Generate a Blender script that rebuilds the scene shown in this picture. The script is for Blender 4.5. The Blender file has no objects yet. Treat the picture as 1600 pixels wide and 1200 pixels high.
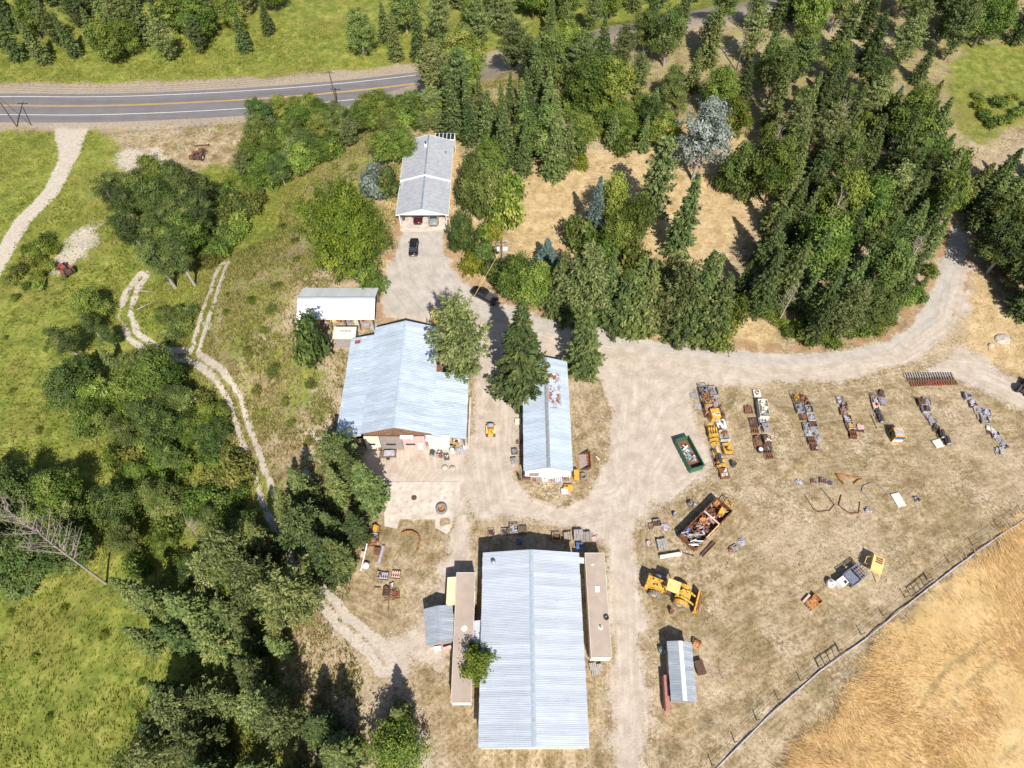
import bpy, math, random
import numpy as np
from mathutils import Matrix, Vector, Euler

# ---------------------------------------------------------------- camera, sky, sun, exposure
scene = bpy.context.scene
F_PX, TILT, CAM_H = 1067.0, math.radians(33), 97.0
cam_data = bpy.data.cameras.new('camera')
cam_data.sensor_width = 36.0
cam_data.lens = 36.0 * F_PX / 1600.0
cam_data.clip_start = 0.5
cam_data.clip_end = 6000
cam = bpy.data.objects.new('camera', cam_data)
scene.collection.objects.link(cam)
cam.location = (0, 0, CAM_H)
cam.rotation_euler = (TILT, 0, 0)
scene.camera = cam

SUN_AZ, SUN_EL = math.radians(167), math.radians(48)      # clockwise from +Y
world = bpy.data.worlds.new('World')
scene.world = world
world.use_nodes = True
wn = world.node_tree
wn.nodes.clear()
sky = wn.nodes.new('ShaderNodeTexSky')
sky.sky_type = 'NISHITA'
sky.sun_disc = False
sky.sun_elevation = SUN_EL
sky.sun_rotation = SUN_AZ
bg = wn.nodes.new('ShaderNodeBackground')
bg.inputs['Strength'].default_value = 0.085
wo = wn.nodes.new('ShaderNodeOutputWorld')
wn.links.new(sky.outputs['Color'], bg.inputs['Color'])
wn.links.new(bg.outputs['Background'], wo.inputs['Surface'])

sun_data = bpy.data.lights.new('sun', 'SUN')
sun_data.energy = 5.0
sun_data.angle = math.radians(0.53)
sun_data.color = (1.0, 0.95, 0.87)
sun = bpy.data.objects.new('sun', sun_data)
scene.collection.objects.link(sun)
sun_dir = Vector((math.sin(SUN_AZ) * math.cos(SUN_EL), math.cos(SUN_AZ) * math.cos(SUN_EL), math.sin(SUN_EL)))
sun.rotation_euler = sun_dir.to_track_quat('Z', 'Y').to_euler()
sun.location = (60, -60, 150)

vs = scene.view_settings
vs.view_transform = 'Standard'
vs.look = 'None'
vs.exposure = 0.36
vs.gamma = 1.0
vs.use_curve_mapping = False

# ---------------------------------------------------------------- terrain maths
def ray(px, py):
    x = (px - 800) / F_PX
    y = -(py - 600) / F_PX
    return x, y * math.cos(TILT) + math.sin(TILT), y * math.sin(TILT) - math.cos(TILT)

def flat(px, py, z=0.0):
    dx, dy, dz = ray(px, py)
    t = (z - CAM_H) / dz
    return dx * t, dy * t

def seg_dist(X, Y, pts, closed=True):
    d2 = np.full(X.shape, 1e12)
    n = len(pts)
    for i in range(n if closed else n - 1):
        ax, ay = pts[i]
        bx, by = pts[(i + 1) % n]
        ex, ey = bx - ax, by - ay
        l2 = ex * ex + ey * ey + 1e-9
        t = np.clip(((X - ax) * ex + (Y - ay) * ey) / l2, 0, 1)
        d2 = np.minimum(d2, (X - ax - t * ex) ** 2 + (Y - ay - t * ey) ** 2)
    return np.sqrt(d2)

def inside(X, Y, pts):
    r = np.zeros(X.shape, bool)
    n = len(pts)
    for i in range(n):
        ax, ay = pts[i]
        bx, by = pts[(i + 1) % n]
        c = ((ay > Y) != (by > Y))
        with np.errstate(divide='ignore', invalid='ignore'):
            xi = (bx - ax) * (Y - ay) / (by - ay if by != ay else 1e-9) + ax
        r ^= c & (X < xi)
    return r

def sdf(X, Y, pts):
    d = seg_dist(X, Y, pts)
    return np.where(inside(X, Y, pts), -d, d)

CREST = [flat(*p) for p in [(2600, -200), (1500, -40), (1000, 60), (760, 150), (640, 190), (588, 235), (585, 330), (505, 410), (452, 440),
                            (440, 520), (500, 580), (508, 690), (520, 760), (548, 860), (520, 960), (548, 1060), (560, 1250)]]
CREST += [(CREST[-1][0], -900), (2500, -900), (2500, CREST[0][1])]
DROP = 9.0

def height_np(X, Y):
    d = np.maximum(sdf(X, Y, CREST), 0)
    t = np.clip(d / 27.0, 0, 1)
    z = -DROP * (t * t * (3 - 2 * t))
    far = np.clip((Y - 260) / 700, 0, 1)
    return z + far * far * 60 * (0.6 + 0.4 * np.sin(X / 180.0))

def height(x, y):
    d2, ins = 1e12, False
    n = len(CREST)
    for i in range(n):
        ax, ay = CREST[i]
        bx, by = CREST[(i + 1) % n]
        ex, ey = bx - ax, by - ay
        t = max(0.0, min(1.0, ((x - ax) * ex + (y - ay) * ey) / (ex * ex + ey * ey + 1e-9)))
        q = (x - ax - t * ex) ** 2 + (y - ay - t * ey) ** 2
        if q < d2:
            d2 = q
        if (ay > y) != (by > y) and x < ex * (y - ay) / ey + ax:
            ins = not ins
    t = 0.0 if ins else min(1.0, math.sqrt(d2) / 27.0)
    far = min(1.0, max(0.0, (y - 260) / 700))
    return -DROP * t * t * (3 - 2 * t) + far * far * 60 * (0.6 + 0.4 * math.sin(x / 180.0))

def P(px, py, dz=0.0):
    """world point on the terrain (plus dz) seen at that place of the photograph"""
    z = 0.0
    for _ in range(14):
        x, y = flat(px, py, z + dz)
        z = 0.4 * z + 0.6 * height(x, y)
    return Vector((x, y, z))

def ang(a, b):
    A, B = P(*a), P(*b)
    return math.atan2(B.y - A.y, B.x - A.x)

def W(pts):
    return [tuple(P(*p)[:2]) for p in pts]

rng = np.random.default_rng(7)
_lat = np.random.default_rng(3).random((257, 257))

def vnoise(X, Y, s):
    x, y = X / s, Y / s
    xi, yi = np.floor(x).astype(int), np.floor(y).astype(int)
    fx, fy = x - xi, y - yi
    fx = fx * fx * (3 - 2 * fx)
    fy = fy * fy * (3 - 2 * fy)
    g = lambda a, b: _lat[a % 257, b % 257]
    return (g(xi, yi) * (1 - fx) + g(xi + 1, yi) * fx) * (1 - fy) + (g(xi, yi + 1) * (1 - fx) + g(xi + 1, yi + 1) * fx) * fy

def fbm(X, Y, s, o=4):
    r = 0
    a = 0.5
    for i in range(o):
        r = r + a * vnoise(X + 37.3 * i, Y - 11.7 * i, s)
        s *= 0.5
        a *= 0.5
    return r / (1 - 0.5 ** o)

# ---------------------------------------------------------------- helpers
COL = scene.collection
def link(o):
    COL.objects.link(o)
    return o

def tag(o, label=None, cat=None, group=None, kind=None):
    if label: o['label'] = label
    if cat: o['category'] = cat
    if group: o['group'] = group
    if kind: o['kind'] = kind
    return o

def thing(name, label, cat, loc, rz=0.0, group=None):
    o = bpy.data.objects.new(name, None)
    o.empty_display_size = 0.3
    link(o)
    o.location = loc
    o.rotation_euler = (0, 0, rz)
    return tag(o, label, cat, group)

def copy_tree(o, parent=None):
    c = o.copy()
    link(c)
    c.parent = parent
    for ch in o.children:
        copy_tree(ch, c)
    return c

class MB:
    def __init__(self):
        self.v, self.f, self.m, self.s = [], [], [], []
    def add(self, verts, faces, m=0, smooth=False):
        b = len(self.v)
        self.v += [tuple(p) for p in verts]
        for f in faces:
            self.f.append(tuple(i + b for i in f))
            self.m.append(m)
            self.s.append(smooth)
        return self
    def box(self, c, s, rz=0, rx=0, ry=0, m=0, taper=1.0, tx=None):
        x, y, z = s[0] / 2, s[1] / 2, s[2] / 2
        ty = taper
        tx = taper if tx is None else tx
        vs_ = [(-x, -y, -z), (x, -y, -z), (x, y, -z), (-x, y, -z), (-x * tx, -y * ty, z), (x * tx, -y * ty, z), (x * tx, y * ty, z), (-x * tx, y * ty, z)]
        M = Euler((rx, ry, rz)).to_matrix()
        c = Vector(c)
        return self.add([M @ Vector(p) + c for p in vs_], [(3, 2, 1, 0), (4, 5, 6, 7), (0, 1, 5, 4), (1, 2, 6, 5), (2, 3, 7, 6), (3, 0, 4, 7)], m)
    def cyl(self, p0, p1, r0, r1=None, n=10, m=0, caps=True, smooth=True):
        r1 = r0 if r1 is None else r1
        p0, p1 = Vector(p0), Vector(p1)
        d = (p1 - p0).normalized()
        a = d.orthogonal().normalized()
        b = d.cross(a)
        vs_ = []
        for p, r in ((p0, r0), (p1, r1)):
            for i in range(n):
                t = 2 * math.pi * i / n
                vs_.append(p + (a * math.cos(t) + b * math.sin(t)) * r)
        self.add(vs_, [(i, (i + 1) % n, n + (i + 1) % n, n + i) for i in range(n)], m, smooth)
        if caps:
            self.add(vs_[:n], [tuple(range(n))[::-1]], m)
            self.add(vs_[n:], [tuple(range(n))], m)
        return self
    def prism(self, poly, h, axis='z', m=0, off=0.0):
        """poly in the two other axes, extruded from off to off+h"""
        n = len(poly)
        def mk(a, b, c):
            return {'z': (a, b, c), 'y': (a, c, b), 'x': (c, a, b)}[axis]
        vs_ = [mk(a, b, off) for a, b in poly] + [mk(a, b, off + h) for a, b in poly]
        return self.add(vs_, [tuple(range(n))[::-1], tuple(range(n, 2 * n))] + [(i, (i + 1) % n, n + (i + 1) % n, n + i) for i in range(n)], m)
    def lathe(self, prof, c=(0, 0, 0), axis='z', n=16, m=0, smooth=True):
        """prof: (radius, along) pairs"""
        vs_ = []
        for r, h in prof:
            for i in range(n):
                t = 2 * math.pi * i / n
                a, b = r * math.cos(t), r * math.sin(t)
                p = {'z': (a, b, h), 'y': (a, h, b), 'x': (h, a, b)}[axis]
                vs_.append((p[0] + c[0], p[1] + c[1], p[2] + c[2]))
        fs = []
        for k in range(len(prof) - 1):
            for i in range(n):
                j = (i + 1) % n
                fs.append((k * n + i, k * n + j, (k + 1) * n + j, (k + 1) * n + i))
        return self.add(vs_, fs, m, smooth)
    def tyre(self, c, R, r_in, w, axis='x', n=18, m=0):
        return self.lathe([(r_in, -w * .42), (R * .93, -w / 2), (R, -w * .3), (R, w * .3), (R * .93, w / 2), (r_in, w * .42), (r_in, -w * .42)], c, axis, n, m)
    def tube(self, pts, r, n=6, m=0):
        for a, b in zip(pts[:-1], pts[1:]):
            self.cyl(a, b, r, n=n, m=m)
        return self
    def mesh(self, name, mats):
        me = bpy.data.meshes.new(name)
        me.from_pydata(self.v, [], self.f)
        mats = mats if isinstance(mats, (list, tuple)) else [mats]
        for mt in mats:
            me.materials.append(mt)
        if len(mats) > 1:
            me.polygons.foreach_set('material_index', self.m)
        me.polygons.foreach_set('use_smooth', self.s)
        me.update()
        return me
    def obj(self, name, mats, parent=None, loc=(0, 0, 0), rot=(0, 0, 0)):
        o = bpy.data.objects.new(name, self.mesh(name, mats))
        link(o)
        o.parent = parent
        o.location = loc
        o.rotation_euler = rot
        return o

def np_mesh(name, verts, quads=None, tris=None, mats=(), attrs=None, smooth=False):
    me = bpy.data.meshes.new(name)
    me.vertices.add(len(verts))
    me.vertices.foreach_set('co', np.asarray(verts, np.float32).ravel())
    loops, starts, tot = [], [], 0
    if quads is not None and len(quads):
        q = np.asarray(quads, np.int32)
        loops.append(q.ravel()); starts.append(tot + 4 * np.arange(len(q))); tot += 4 * len(q)
    if tris is not None and len(tris):
        t = np.asarray(tris, np.int32)
        loops.append(t.ravel()); starts.append(tot + 3 * np.arange(len(t))); tot += 3 * len(t)
    loops, starts = np.concatenate(loops), np.concatenate(starts)
    me.loops.add(len(loops))
    me.loops.foreach_set('vertex_index', loops.astype(np.int32))
    me.polygons.add(len(starts))
    me.polygons.foreach_set('loop_start', starts.astype(np.int32))
    if smooth:
        me.polygons.foreach_set('use_smooth', np.ones(len(starts), bool))
    for k, a in (attrs or {}).items():
        at = me.attributes.new(k, 'FLOAT', 'POINT')
        at.data.foreach_set('value', np.asarray(a, np.float32))
    for m in mats:
        me.materials.append(m)
    me.update(calc_edges=True)
    me.validate()
    return me

# ---------------------------------------------------------------- materials
class NT:
    def __init__(self, name):
        self.mat = bpy.data.materials.new(name)
        self.mat.use_nodes = True
        self.t = self.mat.node_tree
        self.t.nodes.clear()
        self.out = self.t.nodes.new('ShaderNodeOutputMaterial')
    def n(self, typ, ins=None, **kw):
        nd = self.t.nodes.new(typ)
        for k, v in kw.items():
            setattr(nd, k, v)
        for k, v in (ins or {}).items():
            self.set(nd, k, v)
        return nd
    def set(self, nd, k, v):
        s = nd.inputs[k]
        if hasattr(v, 'is_output') or isinstance(v, bpy.types.NodeSocket):
            self.t.links.new(v, s)
        else:
            s.default_value = v
    def noise(self, scale, detail=4, vec=None, rough=0.55, dist=0.0):
        nd = self.n('ShaderNodeTexNoise', {'Scale': scale, 'Detail': detail, 'Roughness': rough, 'Distortion': dist})
        if vec is not None:
            self.set(nd, 'Vector', vec)
        return nd.outputs['Fac']
    def ramp(self, fac, stops, interp='LINEAR'):
        nd = self.n('ShaderNodeValToRGB', {'Fac': fac})
        cr = nd.color_ramp
        cr.interpolation = interp
        while len(cr.elements) < len(stops):
            cr.elements.new(0.5)
        for e, (p, c) in zip(cr.elements, stops):
            e.position = p
            e.color = (c, c, c, 1) if not isinstance(c, (tuple, list)) else (*c, 1)
        return nd.outputs['Color']
    def mix(self, fac, a, b, blend='MIX'):
        nd = self.n('ShaderNodeMix', data_type='RGBA', blend_type=blend)
        for idx, v in ((0, fac), (6, a), (7, b)):
            s = nd.inputs[idx]
            if isinstance(v, bpy.types.NodeSocket):
                self.t.links.new(v, s)
            elif idx == 0:
                s.default_value = v
            else:
                s.default_value = (*v, 1) if len(v) == 3 else v
        return nd.outputs[2]
    def math(self, op, a, b=0.0, c=None):
        nd = self.n('ShaderNodeMath', operation=op)
        for i, v in enumerate((a, b) if c is None else (a, b, c)):
            if isinstance(v, bpy.types.NodeSocket):
                self.t.links.new(v, nd.inputs[i])
            else:
                nd.inputs[i].default_value = v
        return nd.outputs[0]
    def step(self, v, lo, hi):
        nd = self.n('ShaderNodeMapRange', interpolation_type='SMOOTHSTEP')
        self.set(nd, 'Value', v)
        self.set(nd, 'From Min', lo)
        self.set(nd, 'From Max', hi)
        return nd.outputs['Result']
    def attr(self, name):
        return self.n('ShaderNodeAttribute', attribute_name=name).outputs['Fac']
    def coord(self, which='Object'):
        return self.n('ShaderNodeTexCoord').outputs[which]
    def pos(self):
        return self.n('ShaderNodeNewGeometry').outputs['Position']
    def rand(self):
        return self.n('ShaderNodeObjectInfo').outputs['Random']
    def bump(self, h, strength=0.3, dist=0.05):
        return self.n('ShaderNodeBump', {'Height': h, 'Strength': strength, 'Distance': dist}).outputs['Normal']
    def bsdf(self, col, rough=0.7, metal=0.0, normal=None, spec=0.4, **kw):
        b = self.n('ShaderNodeBsdfPrincipled')
        if not isinstance(col, bpy.types.NodeSocket):
            col = (*col, 1)
        self.set(b, 'Base Color', col)
        self.set(b, 'Roughness', rough)
        self.set(b, 'Metallic', metal)
        self.set(b, 'Specular IOR Level', spec)
        if normal is not None:
            self.set(b, 'Normal', normal)
        for k, v in kw.items():
            self.set(b, k, v)
        self.t.links.new(b.outputs[0], self.out.inputs['Surface'])
        return b
    def done(self):
        return self.mat

RUST = (0.17, 0.065, 0.03)
_wc = {}
def weather(col, rust=0.25, rough=0.6, var=0.22, scale=2.5, metal=0.0, dust=0.15):
    """painted or bare surface with uneven tone, dust and patches of rust of their own shape"""
    key = (tuple(col), rust, rough, var, scale, metal, dust)
    if key in _wc:
        return _wc[key]
    g = NT('weathered')
    tc = g.coord()
    r = g.rand()
    vec = g.n('ShaderNodeVectorMath', {0: tc}, operation='ADD')
    cmb = g.n('ShaderNodeCombineXYZ', {'X': g.math('MULTIPLY', r, 40.0), 'Y': g.math('MULTIPLY', r, 17.0)})
    g.t.links.new(cmb.outputs[0], vec.inputs[1])
    v = vec.outputs[0]
    n1 = g.noise(scale, 5, v)
    n2 = g.noise(scale * 3.1, 4, v)
    lo = tuple(c * (1 - var) for c in col)
    hi = tuple(min(1, c * (1 + var)) for c in col)
    c = g.mix(g.ramp(n1, [(0.3, 0.0), (0.7, 1.0)]), lo, hi)
    if dust:
        c = g.mix(g.math('MULTIPLY', g.step(n2, 0.45, 0.75), dust), c, (0.36, 0.29, 0.21))
    if rust > 0:
        th = 0.78 - 0.5 * rust
        k = g.step(g.noise(scale * 1.3, 6, v, 0.65), th - 0.04, th + 0.06)
        rc = g.mix(n2, (0.09, 0.035, 0.02), (0.26, 0.10, 0.04))
        c = g.mix(k, c, rc)
    g.bsdf(c, g.ramp(n2, [(0.3, max(0.1, rough - .12)), (0.7, min(1, rough + .15))]), metal, g.bump(n2, 0.25, 0.03))
    _wc[key] = g.done()
    return _wc[key]

def glass_mat(col=(0.02, 0.03, 0.04)):
    g = NT('dark_glass')
    g.bsdf(col, 0.06, 0, None, 0.6)
    return g.done()

M = {}
M['yellow'] = weather((0.66, 0.38, 0.05), 0.42, 0.55, 0.25, 2.5, 0.0, 0.3)
M['pale_yellow'] = weather((0.78, 0.58, 0.22), 0.2, 0.55)
M['orange'] = weather((0.46, 0.19, 0.06), 0.5, 0.7, 0.3, 2.5, 0.0, 0.3)
M['rust'] = weather((0.20, 0.085, 0.045), 0.5, 0.85, 0.35)
M['darkrust'] = weather((0.10, 0.055, 0.04), 0.4, 0.85, 0.35)
M['redpaint'] = weather((0.34, 0.07, 0.05), 0.35, 0.6)
M['pink'] = weather((0.62, 0.40, 0.36), 0.05, 0.75)
M['wood'] = weather((0.36, 0.29, 0.22), 0.0, 0.9, 0.3, 4)
M['greywood'] = weather((0.34, 0.31, 0.29), 0.0, 0.9, 0.3, 4)
M['darkwood'] = weather((0.16, 0.115, 0.08), 0.0, 0.9, 0.3, 3)
M['steel'] = weather((0.36, 0.36, 0.38), 0.3, 0.5, 0.3, 3, 0.3)
M['darksteel'] = weather((0.06, 0.06, 0.065), 0.2, 0.5, 0.3, 3)
M['white'] = weather((0.78, 0.77, 0.74), 0.03, 0.55, 0.08)
M['offwhite'] = weather((0.66, 0.62, 0.54), 0.05, 0.7, 0.12)
M['cream'] = weather((0.76, 0.70, 0.55), 0.05, 0.7, 0.1)
M['green'] = weather((0.035, 0.13, 0.075), 0.15, 0.5)
M['teal'] = weather((0.10, 0.35, 0.33), 0.1, 0.6)
M['blue'] = weather((0.08, 0.18, 0.42), 0.1, 0.5)
M['lilac'] = weather((0.42, 0.40, 0.46), 0.2, 0.6, 0.3)
M['taupe'] = weather((0.30, 0.25, 0.23), 0.05, 0.8, 0.15)
M['rubber'] = weather((0.035, 0.035, 0.037), 0.0, 0.85, 0.25, 4, 0.0, 0.45)
M['dusty_rubber'] = weather((0.20, 0.19, 0.185), 0.0, 0.9, 0.25, 3, 0.0, 0.5)
M['carblack'] = weather((0.012, 0.013, 0.016), 0.0, 0.22, 0.1, 2, 0.0, 0.06)
M['carred'] = weather((0.075, 0.010, 0.014), 0.0, 0.25, 0.1, 2, 0.0, 0.05)
M['cargrey'] = weather((0.25, 0.25, 0.26), 0.0, 0.3, 0.1, 2, 0.0, 0.05)
M['glass'] = glass_mat()
M['chrome'] = weather((0.65, 0.65, 0.66), 0.0, 0.25, 0.1, 3, 0.9, 0.1)
M['lamp'] = weather((0.75, 0.75, 0.72), 0.0, 0.2, 0.05)
M['redlamp'] = weather((0.5, 0.02, 0.02), 0.0, 0.3, 0.05)
M['concrete'] = weather((0.58, 0.50, 0.425), 0.0, 0.9, 0.2, 0.45, 0.0, 0.7)
M['tan'] = weather((0.42, 0.335, 0.275), 0.0, 0.85, 0.1, 0.6, 0.0, 0.25)
M['stone'] = weather((0.46, 0.40, 0.34), 0.0, 0.9, 0.2, 1.2, 0.0, 0.2)

def roof_metal(name, col, streak=0.5, rust=0.0, rust_y=None, rough=0.42):
    g = NT(name)
    tc = g.pos()
    r = g.rand()
    mp = g.n('ShaderNodeMapping', {'Vector': tc, 'Scale': (0.35, 2.2, 1.0)})
    n1 = g.noise(1.1, 5, mp.outputs[0])
    n2 = g.noise(0.28, 4, tc)
    n3 = g.noise(3.0, 4, tc)
    c = g.mix(g.ramp(n1, [(0.3, 0.0), (0.7, 1.0)]), tuple(x * (1 - 0.20 * streak) for x in col), tuple(min(1, x * (1 + 0.08 * streak)) for x in col))
    c = g.mix(g.math('MULTIPLY', g.step(n2, 0.42, 0.68), 0.5 * streak), c, tuple(x * y for x, y in zip(col, (0.76, 0.75, 0.72))))
    c = g.mix(g.math('MULTIPLY', g.step(g.noise(0.8, 6, tc, 0.7), 0.60, 0.72), 0.4 * streak), c, (0.34, 0.29, 0.24))
    b = g.math('MULTIPLY_ADD', r, 0.17, 0.90)
    c = g.mix(1.0, c, g.n('ShaderNodeCombineColor', {0: b, 1: b, 2: b}).outputs[0], 'MULTIPLY')
    if rust:
        k = g.step(g.noise(0.9, 6, tc, 0.62), 0.80 - rust * .4, 0.86 - rust * .4)
        if rust_y:
            sx = g.n('ShaderNodeSeparateXYZ', {0: tc})
            x0, x1, y0, y1 = rust_y
            for a, lo, hi in ((sx.outputs[0], x0, x1), (sx.outputs[1], y0, y1)):
                k = g.math('MULTIPLY', k, g.step(a, lo - 0.4, lo + 0.3))
                k = g.math('MULTIPLY', k, g.math('SUBTRACT', 1.0, g.step(a, hi - 0.3, hi + 0.4)))
        c = g.mix(k, c, g.mix(n3, (0.20, 0.075, 0.04), (0.36, 0.15, 0.08)))
    g.bsdf(c, rough, 0.15, g.bump(n3, 0.08, 0.02), 0.5)
    return g.done()
M['roof_blue'] = roof_metal('blue_metal_roof', (0.54, 0.62, 0.72), 1.0)
M['roof_blue_rusty'] = roof_metal('rusty_blue_metal_roof', (0.54, 0.62, 0.72), 0.7, 0.88, (5.9, 7.7, 56.0, 62.6))
M['roof_pale'] = roof_metal('pale_metal_roof', (0.56, 0.60, 0.665), 0.55, 0.36, (6.0, 7.5, 8, 27))
M['roof_white'] = roof_metal('white_metal_roof', (0.78, 0.78, 0.79), 0.3)
M['roof_grey'] = roof_metal('grey_metal_roof', (0.43, 0.47, 0.52), 1.0)

def shingles():
    g = NT('grey_shingles')
    tc = g.pos()
    bk = g.n('ShaderNodeTexBrick', {'Vector': tc, 'Scale': 1.0, 'Mortar Size': 0.02, 'Bias': 0.0, 'Brick Width': 0.75, 'Row Height': 0.32,
                                    'Color1': (0.45, 0.46, 0.485, 1), 'Color2': (0.32, 0.33, 0.36, 1), 'Mortar': (0.25, 0.26, 0.28, 1)})
    n = g.noise(1.6, 5, tc)
    c = g.mix(g.ramp(n, [(0.3, 0.0), (0.7, 0.6)]), bk.outputs['Color'], (0.41, 0.425, 0.455))
    g.bsdf(c, 0.9, 0, g.bump(bk.outputs['Fac'], 0.3, 0.02), 0.2)
    return g.done()
M['shingle'] = shingles()
# ---------------------------------------------------------------- ground: one grid, split into the pieces of the setting
DRIVE = W([(632, 357), (696, 357), (691, 385), (700, 415), (725, 443), (760, 466), (800, 482), (870, 502), (940, 517), (1000, 530), (1060, 538),
           (1130, 546), (1200, 551), (1265, 552), (1330, 547), (1390, 530), (1428, 505), (1450, 470), (1465, 425), (1478, 390), (1486, 355), (1504, 350),
           (1505, 400), (1499, 440), (1478, 482), (1440, 520), (1390, 548), (1330, 565), (1260, 572), (1190, 572), (1100, 563), (1000, 550), (930, 538),
           (870, 528), (800, 513), (740, 500), (690, 490), (600, 490), (597, 440), (612, 410), (622, 380)])
DIRT = [W(p) for p in [
    [(622, 365), (697, 359), (692, 385), (702, 418), (728, 446), (800, 484), (870, 503), (1000, 531), (1130, 547), (1265, 553), (1335, 548),
     (1392, 531), (1430, 506), (1452, 470), (1478, 390), (1486, 350), (1512, 348), (1520, 400), (1522, 445), (1514, 485), (1492, 518), (1452, 552),
     (1400, 577), (1340, 592), (1250, 599), (1150, 601), (1096, 606), (1078, 630), (1085, 660), (1105, 710), (1108, 745), (1060, 775), (1010, 800), (985, 830), (992, 870), (1000, 940),
     (1006, 1000), (1012, 1060), (1015, 1250), (953, 1250), (955, 1040), (953, 900), (950, 860), (925, 836), (870, 822), (820, 812), (780, 816),
     (755, 812), (735, 795), (722, 775), (720, 750), (737, 700), (740, 600), (745, 575), (690, 515), (650, 506), (592, 505), (592, 470), (598, 440), (612, 410), (622, 380)],
    [(578, 690), (730, 688), (736, 770), (716, 806), (640, 800), (575, 800), (574, 720)],
    [(1440, 582), (1500, 540), (1540, 560), (1575, 585), (1640, 618), (1660, 660), (1600, 642), (1555, 622), (1500, 600)],
    [(690, 1040), (720, 960), (735, 880), (745, 815), (725, 790), (700, 830), (690, 900), (660, 960), (615, 1000), (560, 985), (535, 955), (510, 935), (500, 950), (540, 1000), (590, 1040), (610, 1080), (630, 1250), (680, 1250), (640, 1080), (640, 1030)],
]]
EXC = W([(800, 556), (890, 556), (948, 590), (960, 640), (957, 700), (940, 745), (915, 778), (865, 791), (828, 781), (808, 748), (812, 640)])
WHEAT = W([(1625, 790), (1545, 850), (1485, 898), (1445, 932), (1405, 968), (1365, 1012), (1338, 1055), (1272, 1140), (1195, 1240), (2300, 1300), (2300, 640)])
SANDY = [W(p) for p in [[(88, 392), (100, 375), (130, 350), (160, 345), (152, 375), (140, 400), (120, 415), (95, 432), (84, 415)],
                        [(165, 240), (200, 225), (255, 232), (275, 250), (240, 285), (200, 275), (170, 262)]]]
ROADS = [(W([(112, 170), (112, 205), (108, 245), (80, 300), (35, 345), (8, 395), (-30, 450), (-120, 560)]), 1.9),]
TRAILS = [W([(222, 430), (205, 455), (195, 490), (208, 525), (240, 547), (300, 555), (340, 582), (365, 620), (385, 680), (410, 750), (426, 797), (455, 850), (500, 925), (535, 970), (585, 1012), (602, 1040)]),
          W([(350, 415), (332, 465), (318, 505), (308, 540), (302, 555)])]
SCREE = [W([(318, 505), (345, 535), (375, 570), (392, 610)]), W([(500, 590), (478, 640), (492, 690), (470, 760)])]
FLOW = [W(p) for p in [
    [(650, 380), (660, 430), (700, 480), (870, 515), (1000, 545), (1150, 562), (1260, 576), (1400, 556), (1480, 500), (1497, 420)],
    [(880, 520), (930, 600), (962, 700), (975, 800), (975, 950), (982, 1250)],
    [(1100, 592), (1040, 630), (1005, 700), (960, 770), (860, 803), (775, 792), (760, 700), (768, 600), (740, 520)],
    [(1000, 545), (990, 640), (985, 760), (972, 850)],
    [(740, 790), (715, 870), (680, 950), (620, 1010), (540, 975)],
    [(1050, 830), (1130, 760), (1230, 722), (1340, 706), (1460, 712), (1620, 690)],
    [(1020, 1000), (1150, 930), (1280, 850), (1420, 820), (1620, 745)],
    [(1060, 1100), (1180, 1010), (1300, 960), (1420, 890), (1600, 770)],
    [(1440, 582), (1540, 590), (1640, 640)]]]
HWY_LINE = [flat(px, py, -DROP) for px, py in [(-900, 200), (-400, 178), (-150, 169), (0, 164), (120, 166), (240, 163), (400, 155), (570, 141), (760, 116), (1000, 78), (1300, 20)]]
GREEN_E = W([(1470, 120), (1500, 235), (1560, 225), (1640, 170), (1640, 60), (1500, 60)])
BARE = W([(170, 205), (400, 190), (410, 205), (370, 255), (300, 275), (190, 262)])

def axis(segs):
    out = []
    for a, b, s in segs:
        out += list(np.arange(a, b, s))
    return np.array(out + [segs[-1][1]])
gx = axis([(-2400, -800, 200), (-800, -300, 50), (-300, -150, 6), (-150, -75, 0.7), (-75, 75, 0.4), (75, 150, 0.7), (150, 300, 6), (300, 800, 50), (800, 2400, 200)])
gy = axis([(-1500, -300, 150), (-300, -40, 20), (-40, 4, 2), (4, 90, 0.4), (90, 150, 0.6), (150, 205, 1.0), (205, 300, 6), (300, 900, 40), (900, 3600, 200)])
GX, GY = np.meshgrid(gx, gy)
X, Y = GX.ravel(), GY.ravel()
sd_crest = sdf(X, Y, CREST)
Z = height_np(X, Y)
wob = (fbm(X, Y, 5.0, 4) - 0.5)
wob2 = (fbm(X + 91, Y + 13, 1.6, 3) - 0.5)

def mk(sd, w, amp=1.2):
    return np.clip(0.5 - (sd + wob * amp * 2 + wob2 * amp) / w, 0, 1)

m_dirt = np.zeros_like(X)
for p in DIRT[:3]:
    m_dirt = np.maximum(m_dirt, mk(sdf(X, Y, p), 3.4, 1.5))
m_dirt = np.maximum(m_dirt, 0.75 * mk(sdf(X, Y, DIRT[3]), 3.0, 2.0))
m_dirt *= 1 - 0.85 * mk(sdf(X, Y, EXC), 1.8, 1.6)
m_pave = mk(sdf(X, Y, DRIVE), 1.4, 0.6)
m_wheat = mk(sdf(X, Y, WHEAT), 2.0, 1.8)
d_fur = np.minimum.reduce([seg_dist(X, Y, W(q), False) for q in ([(1440, 1100), (1475, 1050), (1560, 985), (1640, 930)], [(1490, 1100), (1530, 1050), (1600, 1000), (1660, 960)], [(1560, 1190), (1700, 1050)])])
m_fur = np.clip(1.3 - (d_fur + wob * .8) / 0.30, 0, 1) * 0.45 * (wob2 > -.02) * m_wheat
m_pale = np.zeros_like(X)
for p in SANDY:
    m_pale = np.maximum(m_pale, 0.58 * mk(sdf(X, Y, p), 5.0, 3.0))
m_road = np.zeros_like(X)
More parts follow.
